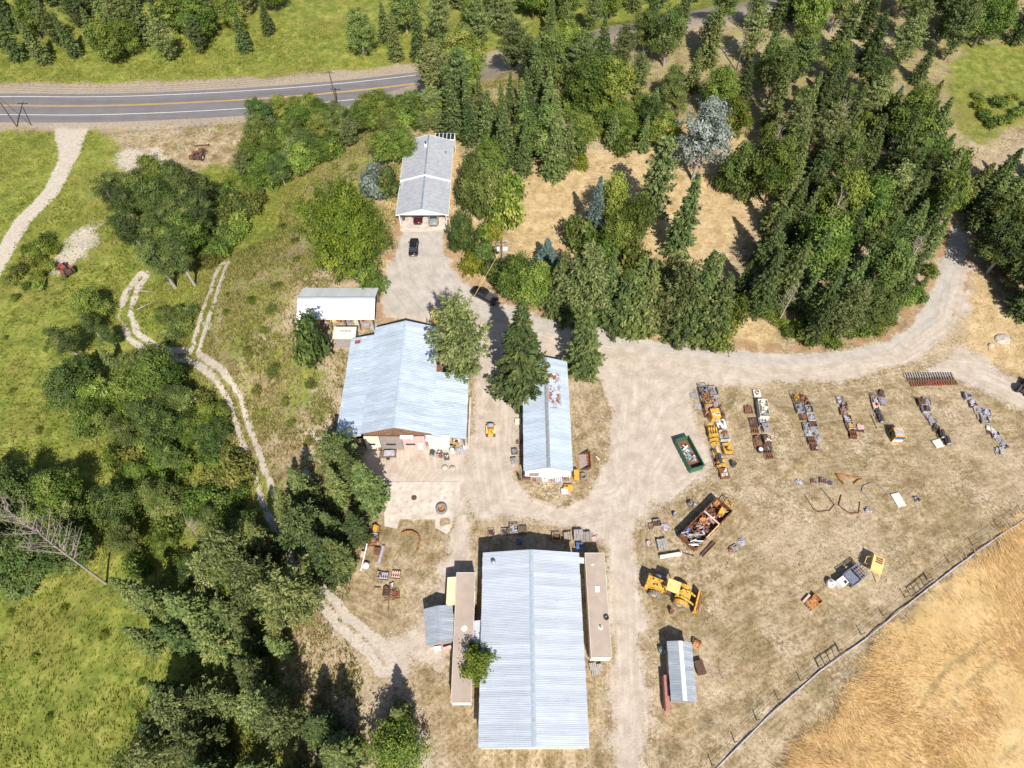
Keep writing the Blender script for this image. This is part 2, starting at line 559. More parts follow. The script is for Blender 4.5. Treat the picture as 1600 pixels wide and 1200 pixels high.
for p, w in ROADS:
    d = seg_dist(X, Y, p, False)
    fl = np.clip(1 - np.hypot(X - p[0][0], Y - p[0][1]) / 22, 0, 1)
    m_road = np.maximum(m_road, mk(d - w - fl * 3.5, 1.6, 0.5))
m_trail = np.zeros_like(X)
d_trail = np.full(X.shape, 1e3)
for p in TRAILS:
    d = seg_dist(X, Y, p, False)
    d_trail = np.minimum(d_trail, d)
m_trail = np.clip(1.5 - np.abs(d_trail - 0.95 + wob * .5) / 0.62, 0, 1) * np.clip(0.85 + wob2 * 1.2 + wob, 0, 1)
d_scree = np.minimum(*[seg_dist(X, Y, p, False) for p in SCREE])
m_pale = np.maximum.reduce([m_pale, m_road, m_trail, mk(d_scree - 0.5, 2.2, 1.6) * 0.6])
low = np.clip((sd_crest - 3) / 10, 0, 1)
m_green = 0.10 + 0.75 * np.maximum(low, np.clip((sd_crest + 6.5) / 7, 0, 1) * np.clip((Y - 52) / 4, 0, 1) * (X < -10)) + 0.12 * (fbm(X, Y, 14, 3) - 0.5)
m_green -= 0.36 * np.clip((sd_crest + 7) / 4, 0, 1) * np.clip((21 - sd_crest) / 6, 0, 1) * np.clip((Y - 44) / 8, 0, 1) * (0.6 + 0.9 * fbm(X + 7, Y, 7, 3))
m_green = np.maximum(m_green, np.clip((Y - 105) / 30, 0, 1) * 0.38)
m_green = np.maximum(m_green, 0.72 * mk(sdf(X, Y, GREEN_E), 7, 3))
m_green *= 1 - 0.85 * mk(sdf(X, Y, BARE), 6, 3)
d_h = seg_dist(X, Y, HWY_LINE, False)
m_verge = np.clip(1.4 - (d_h - 6.5 + wob * 3) / 4.0, 0, 1) * (Y > 100)
m_green *= 1 - 0.8 * m_verge
# lines that follow the way vehicles drive
fd = np.full(X.shape, 1e9)
for k, p in enumerate(FLOW):
    d = seg_dist(X, Y, p, False)
    fd = np.minimum(fd, d)
CLEARING = [W(p) for p in [[(800, 262), (850, 250), (880, 225), (930, 240), (1000, 232), (1060, 180), (1190, 212), (1205, 300), (1130, 410), (1010, 440), (940, 400), (800, 425)], [(1110, 465), (1215, 500), (1220, 548), (1130, 548)], [(700, 330), (745, 330), (780, 400), (760, 460), (700, 410)], [(600, 195), (590, 250), (700, 200), (730, 250), (715, 330), (622, 330), (600, 440)], [(1515, 400), (1560, 470), (1620, 500), (1620, 610), (1500, 540)]]]
m_straw = np.zeros_like(X)
for p in CLEARING:
    m_straw = np.maximum(m_straw, mk(sdf(X, Y, p), 3.0, 1.6))
d_p = sdf(X, Y, DRIVE)
m_litter = np.clip(1.3 - np.abs(d_p - 1.3 + wob * 2.5) / 1.5, 0, 1) * (wob2 > -.12) * (m_dirt < .75)
rough = 1 - np.maximum.reduce([m_dirt, m_pave, m_road, np.clip(1.5 - d_h / 9, 0, 1)])
Z = Z + rough * ((fbm(X, Y, 3.2, 4) - 0.5) * 0.55 + (fbm(X + 50, Y, 12, 2) - 0.5) * 0.8 * low) - np.clip(1.6 - d_h / 8, 0, 1) * 0.10 * (Y > 100)
Z -= 0.06 * np.clip(m_trail, 0, 1)
Z += 0.35 * m_wheat
KEEP_Z = Z

def ground_mat():
    g = NT('ground')
    p = g.pos()
    nb, nm, nf, nt = g.noise(0.07, 4, p), g.noise(0.5, 6, p, 0.65), g.noise(2.2, 6, p, 0.7), g.noise(9.0, 3, p, 0.7)
    sp = g.n('ShaderNodeSeparateXYZ', {0: p})
    fv = g.n('ShaderNodeCombineXYZ', {'X': g.attr('fd'), 'Y': g.math('MULTIPLY', g.math('ADD', sp.outputs[0], sp.outputs[1]), 0.05)})
    st = g.math('ADD', g.math('MULTIPLY', g.noise(1.9, 5, fv.outputs[0], 0.65), 0.75), g.math('MULTIPLY', nm, 0.25))
    # dry grass
    dry = g.ramp(nm, [(0.28, (0.160, 0.112, 0.050)), (0.44, (0.315, 0.228, 0.125)), (0.58, (0.430, 0.330, 0.205)), (0.74, (0.58, 0.475, 0.35))])
    dry = g.mix(g.math('MULTIPLY', g.ramp(nf, [(0.38, 1.0), (0.54, 0.0)]), 0.6), dry, (0.11, 0.085, 0.038))
    dry = g.mix(g.math('MULTIPLY', g.math('MULTIPLY', g.step(nf, 0.44, 0.66), g.step(g.noise(0.13, 6, p, 0.68), 0.50, 0.66)), 0.9), dry, (0.60, 0.51, 0.40))
    dry = g.mix(g.math('MULTIPLY', g.step(nb, 0.52, 0.68), 0.5), dry, (0.185, 0.145, 0.060))
    dry = g.mix(g.math('MULTIPLY', g.step(g.noise(0.21, 6, p, 0.7), 0.52, 0.64), 0.6), dry, g.ramp(nf, [(0.35, (0.13, 0.105, 0.042)), (0.65, (0.27, 0.21, 0.10))]))
    dry = g.mix(g.math('MULTIPLY', g.ramp(st, [(0.50, 0.0), (0.62, 1.0)]), 0.45), dry, (0.50, 0.405, 0.285))
    dry = g.mix(g.math('MULTIPLY', g.ramp(st, [(0.36, 1.0), (0.47, 0.0)]), 0.5), dry, (0.17, 0.135, 0.07))
    dry = g.mix(g.math('MULTIPLY', g.step(g.noise(0.045, 5, p, 0.6), 0.47, 0.62), 0.55), dry, g.ramp(nf, [(0.3, (0.36, 0.27, 0.17)), (0.65, (0.58, 0.475, 0.345))]))
    dry = g.mix(g.math('MULTIPLY', g.attr('straw'), g.ramp(nf, [(0.32, 0.35), (0.6, 0.92)])), dry, g.ramp(nm, [(0.3, (0.37, 0.255, 0.11)), (0.5, (0.55, 0.395, 0.20)), (0.7, (0.66, 0.50, 0.28))]))
    # green
    grn = g.ramp(nm, [(0.28, (0.080, 0.115, 0.018)), (0.48, (0.195, 0.220, 0.040)), (0.66, (0.32, 0.31, 0.075)), (0.80, (0.44, 0.36, 0.13))])
    grn = g.mix(g.math('MULTIPLY', g.ramp(nf, [(0.36, 1.0), (0.55, 0.0)]), 0.4), grn, (0.06, 0.09, 0.016))
    grn = g.mix(g.math('MULTIPLY', g.step(nb, 0.5, 0.66), 0.4), grn, (0.21, 0.18, 0.05))
    gm = g.math('ADD', g.attr('green'), g.math('MULTIPLY', g.math('SUBTRACT', nm, 0.5), 1.1))
    c = g.mix(g.step(gm, 0.28, 0.62), dry, grn)
    # trodden dirt
    drt = g.ramp(nm, [(0.25, (0.37, 0.295, 0.23)), (0.5, (0.495, 0.415, 0.34)), (0.75, (0.585, 0.505, 0.425))])
    drt = g.mix(g.math('MULTIPLY', g.ramp(st, [(0.40, 1.0), (0.50, 0.0)]), 0.42), drt, (0.41, 0.335, 0.26))
    drt = g.mix(g.math('MULTIPLY', g.ramp(st, [(0.52, 0.0), (0.62, 1.0)]), 0.42), drt, (0.66, 0.585, 0.50))
    drt = g.mix(g.math('MULTIPLY', g.ramp(nt, [(0.34, 1.0), (0.46, 0.0)]), 0.4), drt, (0.25, 0.185, 0.13))
    drt = g.mix(g.math('MULTIPLY', g.step(g.noise(0.32, 5, p, 0.7), 0.57, 0.68), 0.35), drt, (0.32, 0.25, 0.19))
    dm = g.math('ADD', g.attr('dirt'), g.math('MULTIPLY', g.math('SUBTRACT', nf, 0.5), 0.9))
    c = g.mix(g.step(dm, 0.3, 0.7), c, drt)
    c = g.mix(g.math('MULTIPLY', g.step(g.math('ADD', g.attr('litter'), g.math('SUBTRACT', nf, 0.5)), 0.35, 0.8), 0.8), c, g.ramp(nm, [(0.3, (0.27, 0.155, 0.08)), (0.7, (0.44, 0.29, 0.17))]))
    # worn greyish paving
    pv = g.ramp(nm, [(0.3, (0.38, 0.345, 0.305)), (0.7, (0.53, 0.475, 0.415))])
    pv = g.mix(g.math('MULTIPLY', g.ramp(st, [(0.36, 1.0), (0.52, 0.0)]), 0.5), pv, (0.31, 0.285, 0.26))
    pm = g.math('ADD', g.attr('pave'), g.math('MULTIPLY', g.math('SUBTRACT', nm, 0.5), 0.7))
    c = g.mix(g.math('MULTIPLY', g.step(pm, 0.35, 0.75), 0.85), c, pv)
    # pale gravel
    gr = g.ramp(nf, [(0.3, (0.38, 0.32, 0.25)), (0.6, (0.55, 0.48, 0.40))])
    qm = g.math('ADD', g.attr('pale'), g.math('MULTIPLY', g.math('SUBTRACT', nf, 0.5), 0.8))
    c = g.mix(g.step(qm, 0.3, 0.65), c, gr)
    # straw under the standing crop
    wh = g.ramp(nm, [(0.3, (0.50, 0.345, 0.16)), (0.7, (0.64, 0.465, 0.24))])
    wh = g.mix(g.math('MULTIPLY', g.step(g.noise(0.12, 4, p), 0.46, 0.56), 0.5), wh, (0.47, 0.315, 0.13))
    wh = g.mix(g.math('MULTIPLY', g.ramp(nf, [(0.36, 1.0), (0.52, 0.0)]), 0.5), wh, (0.36, 0.235, 0.095))
    wh = g.mix(g.attr('furrow'), wh, (0.16, 0.12, 0.05))
    c = g.mix(g.step(g.math('ADD', g.attr('wheat'), g.math('MULTIPLY', g.math('SUBTRACT', nf, 0.5), 0.8)), 0.3, 0.7), c, wh)
    # stony road verge
    c = g.mix(g.math('MULTIPLY', g.step(g.math('ADD', g.attr('verge'), g.math('MULTIPLY', g.math('SUBTRACT', nf, 0.5), 0.8)), 0.55, 0.95), 0.85), c, g.ramp(nf, [(0.3, (0.24, 0.19, 0.14)), (0.7, (0.46, 0.39, 0.31))]))
    h = g.math('ADD', g.math('MULTIPLY', nf, 0.6), g.math('MULTIPLY', nt, 0.4))
    g.bsdf(c, 0.95, 0, g.bump(h, 0.55, 0.16), 0.15)
    return g.done()
M['ground'] = ground_mat()

ny, nx = GX.shape
idx = np.arange(ny * nx).reshape(ny, nx)
Q = np.stack([idx[:-1, :-1], idx[:-1, 1:], idx[1:, 1:], idx[1:, :-1]], -1).reshape(-1, 4)
fm = lambda a: a[Q].mean(1)
lab = np.zeros(len(Q), int)
lab[(fm(low) > 0.5)] = 1
lab[(fm(m_dirt) > 0.5)] = 2
lab[(fm(m_pave) > 0.5)] = 3
lab[(fm(m_wheat) > 0.5)] = 4
lab[(fm(d_trail) < 1.7)] = 5
lab[(fm(m_road) > 0.5)] = 6
GATTR = {'green': m_green, 'dirt': m_dirt, 'pave': m_pave, 'pale': m_pale, 'wheat': m_wheat, 'verge': m_verge, 'fd': fd, 'straw': m_straw, 'litter': m_litter, 'furrow': m_fur}
V = np.stack([X, Y, Z], -1)
for k, nm, lb in [(0, 'ground', 'dry grass ground of the plateau around the yard'), (1, 'meadow', 'low green meadow left of the wooded bank'),
                  (2, 'dirt_yard', 'pale trodden dirt yard between the sheds'), (3, 'driveway', 'worn grey driveway curving from the house to the forest edge'),
                  (4, 'field', 'golden crop field beyond the fence'), (5, 'track', 'two-rut track climbing past the ravine trees'), (6, 'gravel_road', 'white gravel side road joining the highway')]:
    q = Q[lab == k]
    u, inv = np.unique(q, return_inverse=True)
    me = np_mesh(nm, V[u], inv.reshape(-1, 4), None, [M['ground']], {a: b[u] for a, b in GATTR.items()}, True)
    tag(link(bpy.data.objects.new(nm, me)), lb, None, None, 'structure')

# nearest-grid height for things that must sit on the finished surface
def gz(x, y):
    i = int(np.clip(np.searchsorted(gx, x), 1, nx - 1))
    j = int(np.clip(np.searchsorted(gy, y), 1, ny - 1))
    Zg = KEEP_Z.reshape(ny, nx)
    tx = (x - gx[i - 1]) / (gx[i] - gx[i - 1])
    ty = (y - gy[j - 1]) / (gy[j] - gy[j - 1])
    return float((Zg[j - 1, i - 1] * (1 - tx) + Zg[j - 1, i] * tx) * (1 - ty) + (Zg[j, i - 1] * (1 - tx) + Zg[j, i] * tx) * ty)

def gz_np(x, y):
    i = np.clip(np.searchsorted(gx, x), 1, nx - 1)
    j = np.clip(np.searchsorted(gy, y), 1, ny - 1)
    Zg = KEEP_Z.reshape(ny, nx)
    tx = (x - gx[i - 1]) / (gx[i] - gx[i - 1])
    ty = (y - gy[j - 1]) / (gy[j] - gy[j - 1])
    return (Zg[j - 1, i - 1] * (1 - tx) + Zg[j - 1, i] * tx) * (1 - ty) + (Zg[j, i - 1] * (1 - tx) + Zg[j, i] * tx) * ty

def G(px, py, dz=0.0):
    p = P(px, py, dz)
    return Vector((p.x, p.y, gz(p.x, p.y)))

# ---------------------------------------------------------------- highway with painted lines
def resample(pts, step):
    out = []
    for a, b in zip(pts[:-1], pts[1:]):
        n = max(1, int(math.dist(a, b) / step))
        out += [(a[0] + (b[0] - a[0]) * i / n, a[1] + (b[1] - a[1]) * i / n) for i in range(n)]
    return out + [pts[-1]]

def smooth_line(pts, it=3):
    for _ in range(it):
        q = [pts[0]]
        for a, b in zip(pts[:-1], pts[1:]):
            q += [(a[0] * .75 + b[0] * .25, a[1] * .75 + b[1] * .25), (a[0] * .25 + b[0] * .75, a[1] * .25 + b[1] * .75)]
        pts = q + [pts[-1]]
    return pts

def strip(name, line, o0, o1, z, mat, label=None, thick=0.0, parent=None):
    L = resample(smooth_line(line), 4.0)
    vs_, fs = [], []
    for i, p in enumerate(L):
        a, b = L[max(0, i - 1)], L[min(len(L) - 1, i + 1)]
        t = Vector((b[0] - a[0], b[1] - a[1])).normalized()
        nrm = Vector((t.y, -t.x))
        vs_ += [(p[0] + nrm.x * o0, p[1] + nrm.y * o0, z), (p[0] + nrm.x * o1, p[1] + nrm.y * o1, z)]
        if thick:
            vs_ += [(p[0] + nrm.x * o0, p[1] + nrm.y * o0, z - thick), (p[0] + nrm.x * o1, p[1] + nrm.y * o1, z - thick)]
    k = 4 if thick else 2
    for i in range(len(L) - 1):
        a, b = i * k, (i + 1) * k
        fs.append((a, a + 1, b + 1, b))
        if thick:
            fs += [(a, b, b + 2, a + 2), (a + 1, a + 3, b + 3, b + 1)]
    mb = MB().add(vs_, fs)
    return mb.obj(name, mat, parent)

def asphalt():
    g = NT('asphalt')
    p = g.pos()
    n = g.noise(0.35, 5, p)
    n2 = g.noise(6, 4, p)
    mp = g.n('ShaderNodeMapping', {'Vector': p, 'Scale': (0.03, 0.9, 1)})
    n3 = g.noise(1, 4, mp.outputs[0])
    c = g.mix(n, (0.135, 0.125, 0.13), (0.21, 0.195, 0.20))
    c = g.mix(g.math('MULTIPLY', g.step(n3, 0.45, 0.65), 0.5), c, (0.12, 0.11, 0.115))
    c = g.mix(g.math('MULTIPLY', n2, 0.25), c, (0.28, 0.26, 0.25))
    g.bsdf(c, 0.85, 0, g.bump(n2, 0.2, 0.02), 0.3)
    return g.done()
M['asphalt'] = asphalt()
M['paint_white'] = weather((0.75, 0.74, 0.72), 0, 0.7, 0.12, 1.5, 0, 0.25)
M['paint_yellow'] = weather((0.72, 0.42, 0.06), 0, 0.7, 0.12, 1.5, 0, 0.2)
zr = -DROP + 0.0
hw = tag(strip('highway', HWY_LINE, -5.0, 6.6, zr, M['asphalt'], thick=0.3), 'two-lane asphalt highway along the top left', kind='structure')
strip('edge_line', HWY_LINE, 3.6, 3.78, zr + 0.012, M['paint_white'], parent=hw)
strip('edge_line', HWY_LINE, -3.78, -3.6, zr + 0.012, M['paint_white'], parent=hw)
strip('centre_line', HWY_LINE, 0.08, 0.24, zr + 0.012, M['paint_yellow'], parent=hw)
strip('centre_line', HWY_LINE, -0.24, -0.08, zr + 0.012, M['paint_yellow'], parent=hw)

# ---------------------------------------------------------------- grass, weeds and crop: stuff
def to_px(x, y, z):
    dz_ = z - CAM_H
    c, s = math.cos(TILT), math.sin(TILT)
    cy = y * c + dz_ * s
    cz = -y * s + dz_ * c
    return 800 + F_PX * x / -cz, 600 - F_PX * cy / -cz

def field(name, n, dens, hmin, hmax, wid, blades, lean, mat, label, flow=None, seed=1, box=(-150, 150, 4, 190), clump=0.12):
    r = np.random.default_rng(seed)
    x = r.uniform(box[0], box[1], n)
    y = r.uniform(box[2], box[3], n)
    z = gz_np(x, y)
    px, py = to_px(x, y, z)
    ok = (px > -70) & (px < 1670) & (py > -40) & (py < 1260)
    ok[ok] &= dens(x[ok], y[ok]) > r.random(ok.sum())
    x, y, z = x[ok], y[ok], z[ok]
    n = len(x)
    tint = np.clip(0.5 * fbm(x, y, 9, 3) + 0.5 * r.random(n), 0, 1)
    VV, TT, AA = [], [], []
    for b in range(blades):
        a = r.uniform(0, 2 * np.pi, n)
        h = r.uniform(hmin, hmax, n) * (0.6 + 0.8 * fbm(x + 31, y, 4, 2))
        if flow is None:
            la = r.uniform(0, 2 * np.pi, n)
        else:
            la = flow(x, y) + r.normal(0, 0.35, n)
        ln = lean * h * r.uniform(0.5, 1.3, n)
        ox, oy = x + r.normal(0, clump, n), y + r.normal(0, clump, n)
        w = wid * r.uniform(0.6, 1.3, n)
        b0 = np.stack([ox - np.cos(a) * w, oy - np.sin(a) * w, z - 0.05], -1)
        b1 = np.stack([ox + np.cos(a) * w, oy + np.sin(a) * w, z - 0.05], -1)
        tp = np.stack([ox + np.cos(la) * ln, oy + np.sin(la) * ln, z + h], -1)
        VV.append(np.stack([b0, b1, tp], 1).reshape(-1, 3))
        AA.append(np.repeat(np.clip(tint + r.normal(0, .12, n), 0, 1), 3))
    VV = np.concatenate(VV)
    me = np_mesh(name, VV, None, np.arange(len(VV)).reshape(-1, 3), [mat], {'tint': np.concatenate(AA)})
    return tag(link(bpy.data.objects.new(name, me)), label, 'grass', None, 'stuff')

def blade_mat(name, stops, tr=0.45):
    g = NT(name)
    c = g.ramp(g.attr('tint'), stops)
    d = g.n('ShaderNodeBsdfDiffuse', {'Color': c})
    t = g.n('ShaderNodeBsdfTranslucent', {'Color': c})
    mx = g.n('ShaderNodeMixShader', {0: tr, 1: d.outputs[0], 2: t.outputs[0]})
    g.t.links.new(mx.outputs[0], g.out.inputs['Surface'])
    return g.done()
M['blade_green'] = blade_mat('meadow_grass', [(0.15, (0.10, 0.14, 0.022)), (0.45, (0.225, 0.25, 0.042)), (0.65, (0.36, 0.34, 0.08)), (0.9, (0.54, 0.45, 0.18))])
M['blade_weed'] = blade_mat('weeds', [(0.15, (0.15, 0.175, 0.045)), (0.42, (0.30, 0.30, 0.085)), (0.62, (0.45, 0.40, 0.14)), (0.9, (0.60, 0.48, 0.25))])
M['blade_dry'] = blade_mat('dry_grass', [(0.1, (0.22, 0.19, 0.07)), (0.4, (0.40, 0.31, 0.16)), (0.65, (0.56, 0.45, 0.27)), (0.9, (0.70, 0.60, 0.43))])
M['blade_wheat'] = blade_mat('ripe_crop', [(0.1, (0.56, 0.38, 0.17)), (0.4, (0.70, 0.51, 0.26)), (0.7, (0.80, 0.62, 0.36)), (0.95, (0.88, 0.74, 0.50))])

Wp = lambda x, y, p, w, a=0: np.clip(0.5 - sdf(x, y, p) / w, 0, 1)
def interp_mask(A):
    B = A.reshape(ny, nx)
    def f(x, y):
        i = np.clip(np.searchsorted(gx, x), 1, nx - 1)
        j = np.clip(np.searchsorted(gy, y), 1, ny - 1)
        return B[j, i]
    return f
i_low, i_dirt, i_pave, i_wheat, i_pale, i_green, i_verge = [interp_mask(a) for a in (low, m_dirt, m_pave, m_wheat, m_pale, m_green, m_verge)]
i_dtrail, i_dh, i_sd = interp_mask(d_trail), interp_mask(d_h), interp_mask(sd_crest)
BUILT = []       # building footprints kept clear of grass
# ---------------------------------------------------------------- buildings
def sheet_mesh(w, L, mat, ribs=3, name='roof_sheet'):
    mb = MB()
    t = 0.03
    prof = [(0.0, 0.0)]
    p = w / ribs
    for i in range(ribs):
        a = i * p
        prof += [(a + p * .70, 0), (a + p * .78, t), (a + p * .92, t), (a + p, 0)]
    n = len(prof)
    vs_ = [(x, 0, z) for x, z in prof] + [(x, L, z) for x, z in prof]
    fs = [(i, i + 1, n + i + 1, n + i) for i in range(n - 1)]
    vs_ += [(0, 0, -.012), (w, 0, -.012)]
    fs.append((2 * n, 2 * n + 1) + tuple(range(n - 1, -1, -1)))
    return mb.add(vs_, fs).mesh(name, mat)

_sh = {}
def slope(parent, p0, p1, p3, mat, target=0.95, seed=0, skip=()):
    """lay ribbed sheets on the plane p0-p1 (eave) / p3 (ridge above p0)"""
    p0, p1, p3 = Vector(p0), Vector(p1), Vector(p3)
    ex, ey = (p1 - p0), (p3 - p0)
    Lx, Ly = ex.length, ey.length
    n = max(2, round(Lx / target))
    w = Lx / n
    ex, ey = ex.normalized(), ey.normalized()
    nz = ex.cross(ey)
    if nz.z < 0:
        nz = -nz
    key = (round(w, 4), round(Ly, 3), mat.name)
    if key not in _sh:
        _sh[key] = sheet_mesh(w + 0.05, Ly, mat)
    r = random.Random(seed)
    flip = ex.cross(ey).z < 0
    for i in range(n):
        if i in skip:
            continue
        o = bpy.data.objects.new('roof_sheet', _sh[key])
        link(o)
        q = p0 + ex * (w * i) + nz * (0.015 + 0.009 * (i % 2) + r.uniform(0, .004)) - ey * r.uniform(0, 0.05)
        if flip:
            mtx = Matrix((( -ex.x, ey.x, nz.x), (-ex.y, ey.y, nz.y), (-ex.z, ey.z, nz.z)))
            q = q + ex * (w + 0.05)
        else:
            mtx = Matrix(((ex.x, ey.x, nz.x), (ex.y, ey.y, nz.y), (ex.z, ey.z, nz.z)))
        o.parent = parent
        o.matrix_local = Matrix.Translation(q) @ mtx.to_4x4()

def slab(mb, a, b, c, d, t, m=0):
    """thin closed slab under the quad a-b-c-d"""
    top = [Vector(p) for p in (a, b, c, d)]
    bot = [p - Vector((0, 0, t)) for p in top]
    return mb.add(top + bot, [(0, 1, 2, 3), (7, 6, 5, 4), (0, 4, 5, 1), (1, 5, 6, 2), (2, 6, 7, 3), (3, 7, 4, 0)], m)

def gable(root, x0, x1, y0, y1, ze, zr, over, roof_mat, wall_mat, along='y', sheet=0.95, xr=None, cap=True, walls=True, cap_mat=None, seed=0, opening=None):
    """walls plus a two-slope sheet roof; the ridge runs along y (or x)"""
    if along == 'x':
        T = lambda x, y, z: (y, x, z)
        x0, x1, y0, y1 = y0, y1, x0, x1
    else:
        T = lambda x, y, z: (x, y, z)
    xr = (x0 + x1) / 2 if xr is None else xr
    if walls:
        t = 0.14
        i0, i1, j0, j1 = x0 + over, x1 - over, y0 + over, y1 - over
        zz = lambda x: ze + (zr - ze) * (1 - abs(x - xr) / ((xr - x0) if x < xr else (x1 - xr))) - 0.12
        mb = MB()
        def quadwall(pts):
            n = len(pts)
            mb.add([T(*p) for p in pts], [tuple(range(n))])
        for yy, s in ((j0, 1), (j1, -1)):
            for y_, fl in ((yy, 0), (yy + s * t, 1)):
                pts = [(i0, y_, 0), (i1, y_, 0), (i1, y_, zz(i1)), (xr, y_, zz(xr)), (i0, y_, zz(i0))]
                quadwall(pts if not fl else pts[::-1])
        for xx, s in ((i0, 1), (i1, -1)):
            for x_ in (xx, xx + s * t):
                quadwall([(x_, j0, 0), (x_, j1, 0), (x_, j1, zz(xx)), (x_, j0, zz(xx))])
        mb.obj('wall', wall_mat, root)
    mb = MB()
    for xe in (x0, x1):
        a, b, c, d = (xe, y0, ze), (xe, y1, ze), (xr, y1, zr), (xr, y0, zr)
        slab(mb, T(*a), T(*b), T(*c), T(*d), 0.09)
    roof = mb.obj('roof', M['darkwood'], root)
    for k, xe in enumerate((x0, x1)):
        slope(roof, T(xe, y0, ze), T(xe, y1, ze), T(xr, y0, zr), roof_mat, sheet, seed + k)
    if cap:
        cw = 0.28
        cp = MB()
        s0, s1 = (zr - ze) / (xr - x0), (zr - ze) / (x1 - xr)
        vs_ = []
        for y_ in (y0 - .03, y1 + .03):
            vs_ += [T(xr - cw, y_, zr - s0 * cw + 0.06), T(xr, y_, zr + 0.085), T(xr + cw, y_, zr - s1 * cw + 0.06)]
        cp.add(vs_, [(0, 1, 4, 3), (1, 2, 5, 4)])
        cp.obj('ridge_cap', cap_mat or roof_mat, roof)
    return roof

def part_box(root, name, c, s, mat, **kw):
    return MB().box(c, s, **kw).obj(name, mat, root)

def window(root, c, w, h, axis='y', mat=None, frame_mat=None):
    """window proud of a wall facing the axis: frame with a pane as its child"""
    d = 0.06
    sz = (w, d, h) if axis == 'y' else (d, w, h)
    fr = MB()
    fw = 0.07
    for sx in (-1, 1):
        fr.box(((sx * (w / 2 - fw / 2)), 0, 0) if axis == 'y' else (0, sx * (w / 2 - fw / 2), 0), (fw, d, h) if axis == 'y' else (d, fw, h))
        fr.box((0, 0, sx * (h / 2 - fw / 2)), (w - 2 * fw, d, fw) if axis == 'y' else (d, w - 2 * fw, fw))
    o = fr.obj('window', frame_mat or M['white'], root, c)
    MB().box((0, 0, 0), (w - .12, d * .5, h - .12) if axis == 'y' else (d * .5, w - .12, h - .12)).obj('pane', M['glass'], o)
    return o

# ---- workshop with lean-tos
ws = thing('workshop', 'large workshop with light blue metal roof and pink and brown front doors', 'building', (-17.9, 50.9, 0))
bx, by = -17.9, 50.9
roof = gable(ws, -23.3 - bx, -12.4 - bx, 0, 20.6, 4.5, 6.4, 0.25, M['roof_blue'], M['taupe'], xr=0.0, sheet=0.93)
lw = MB()
slab(lw, (-9.55, -0.3, 3.3), (-9.55, 19.2, 3.3), (-5.35, 19.2, 4.42), (-5.35, -0.3, 4.42), .08)
lwo = lw.obj('lean_to_roof', M['darkwood'], ws)
slope(lwo, (-9.55, -0.3, 3.3), (-9.55, 19.2, 3.3), (-5.35, -0.3, 4.42), M['roof_blue'], .93, 3)
le = MB()
slab(le, (10.75, -0.3, 3.3), (10.75, 11.6, 3.3), (5.45, 11.6, 4.42), (5.45, -0.3, 4.42), .08)
leo = le.obj('lean_to_roof', M['darkwood'], ws)
slope(leo, (10.75, -0.3, 3.3), (10.75, 11.6, 3.3), (5.45, -0.3, 4.42), M['roof_blue'], .93, 4)
for x_, y_ in [(10.4, q) for q in (0.2, 4.0, 8.0, 11.3)] + [(-9.2, q) for q in (0.2, 5.0, 10, 14.5, 19.0)]:
    MB().cyl((x_, y_, -.3), (x_, y_, 3.3), .09, n=6).obj('post', M['darkwood'], ws)
MB().box((-9.3, 9.5, 1.2), (.08, 18.8, 3.0)).obj('wall', M['taupe'], ws)
MB().box((10.2, 5.8, 1.5), (.08, 11.0, 3.1)).obj('wall', M['taupe'], ws)
# open gable of brown boards under the ridge, then the row of doors
gm = MB()
for i in range(24):
    x = -5.0 + i * 0.43
    zt = 6.3 - abs(x) * 0.345
    if zt > 4.2:
        gm.box((x, 0.12, (3.9 + zt) / 2), (.40, .06 + .02 * (i % 2), zt - 3.9))
gm.obj('gable_boards', weather((0.22, 0.12, 0.07), 0.1, 0.9, 0.35, 2), ws)
front = [(-5.15, -2.75, 'cream'), (-2.75, 0.75, 'taupe'), (0.75, 4.35, 'pink'), (4.75, 8.1, 'cream')]
for i, (a, b, m_) in enumerate(front):
    # the big doors lean out a little at the foot, so their faces show from above
    d = thing('x', None, None, (0, 0, 0)) if False else None
    dm = MB()
    nrib = max(3, int((b - a) / .5))
    z1 = 3.95
    dm.add([(a + .04, -.22, z1), (b - .04, -.22, z1), (b - .04, -.42, .05), (a + .04, -.42, .05), (a + .04, -.12, z1), (b - .04, -.12, z1), (b - .04, -.30, .05), (a + .04, -.30, .05)],
           [(0, 1, 2, 3), (7, 6, 5, 4), (4, 5, 1, 0), (3, 2, 6, 7), (1, 5, 6, 2), (4, 0, 3, 7)])
    do = dm.obj('door', M[m_], ws)
    if i < 3:
        MB().box(((a + b) / 2 - (.1 if i < 2 else .6), -.37, 1.75), (1.5 if i else .95, .05, .42), rx=-.05).obj('pane', M['glass'], do)
    if i == 2:
        MB().box((b - .9, -.42, 1.15), (.75, .05, 1.95), rx=-.05).obj('small_door', M['white'], do)
    if i == 3:
        MB().box(((a + b) / 2 + .1, -.40, 1.4), (2.5, .05, 2.2), rx=-.05).obj('panel', M['white'], do)
        MB().box(((a + b) / 2 + .1, -.36, 2.85), (2.6, .05, .3), rx=-.05).obj('stripe', M['pale_yellow'], do)
MB().box((-7.3, -.1, 1.9), (4.0, .08, 2.4)).obj('wall', M['darkwood'], ws)
MB().box((1.6, -.35, 4.12), (2.0, .6, .06), rx=.35).obj('canopy', M['white'], ws)
MB().box((6.4, -.5, 4.0), (3.7, 1.0, .07), rx=.22).obj('canopy', M['offwhite'], ws)
MB().box((-7.6, 12.6, 3.92), (1.3, .16, .03), ry=-.26).obj('patch', M['white'], ws)
MB().box((-8.3, 18.2, 3.72), (1.0, .7, .02), ry=-.26).obj('patch', M['redpaint'], ws)
MB().box((-7.2, 18.9, 4.02), (.7, .3, .03), ry=-.26).obj('patch', M['white'], ws)
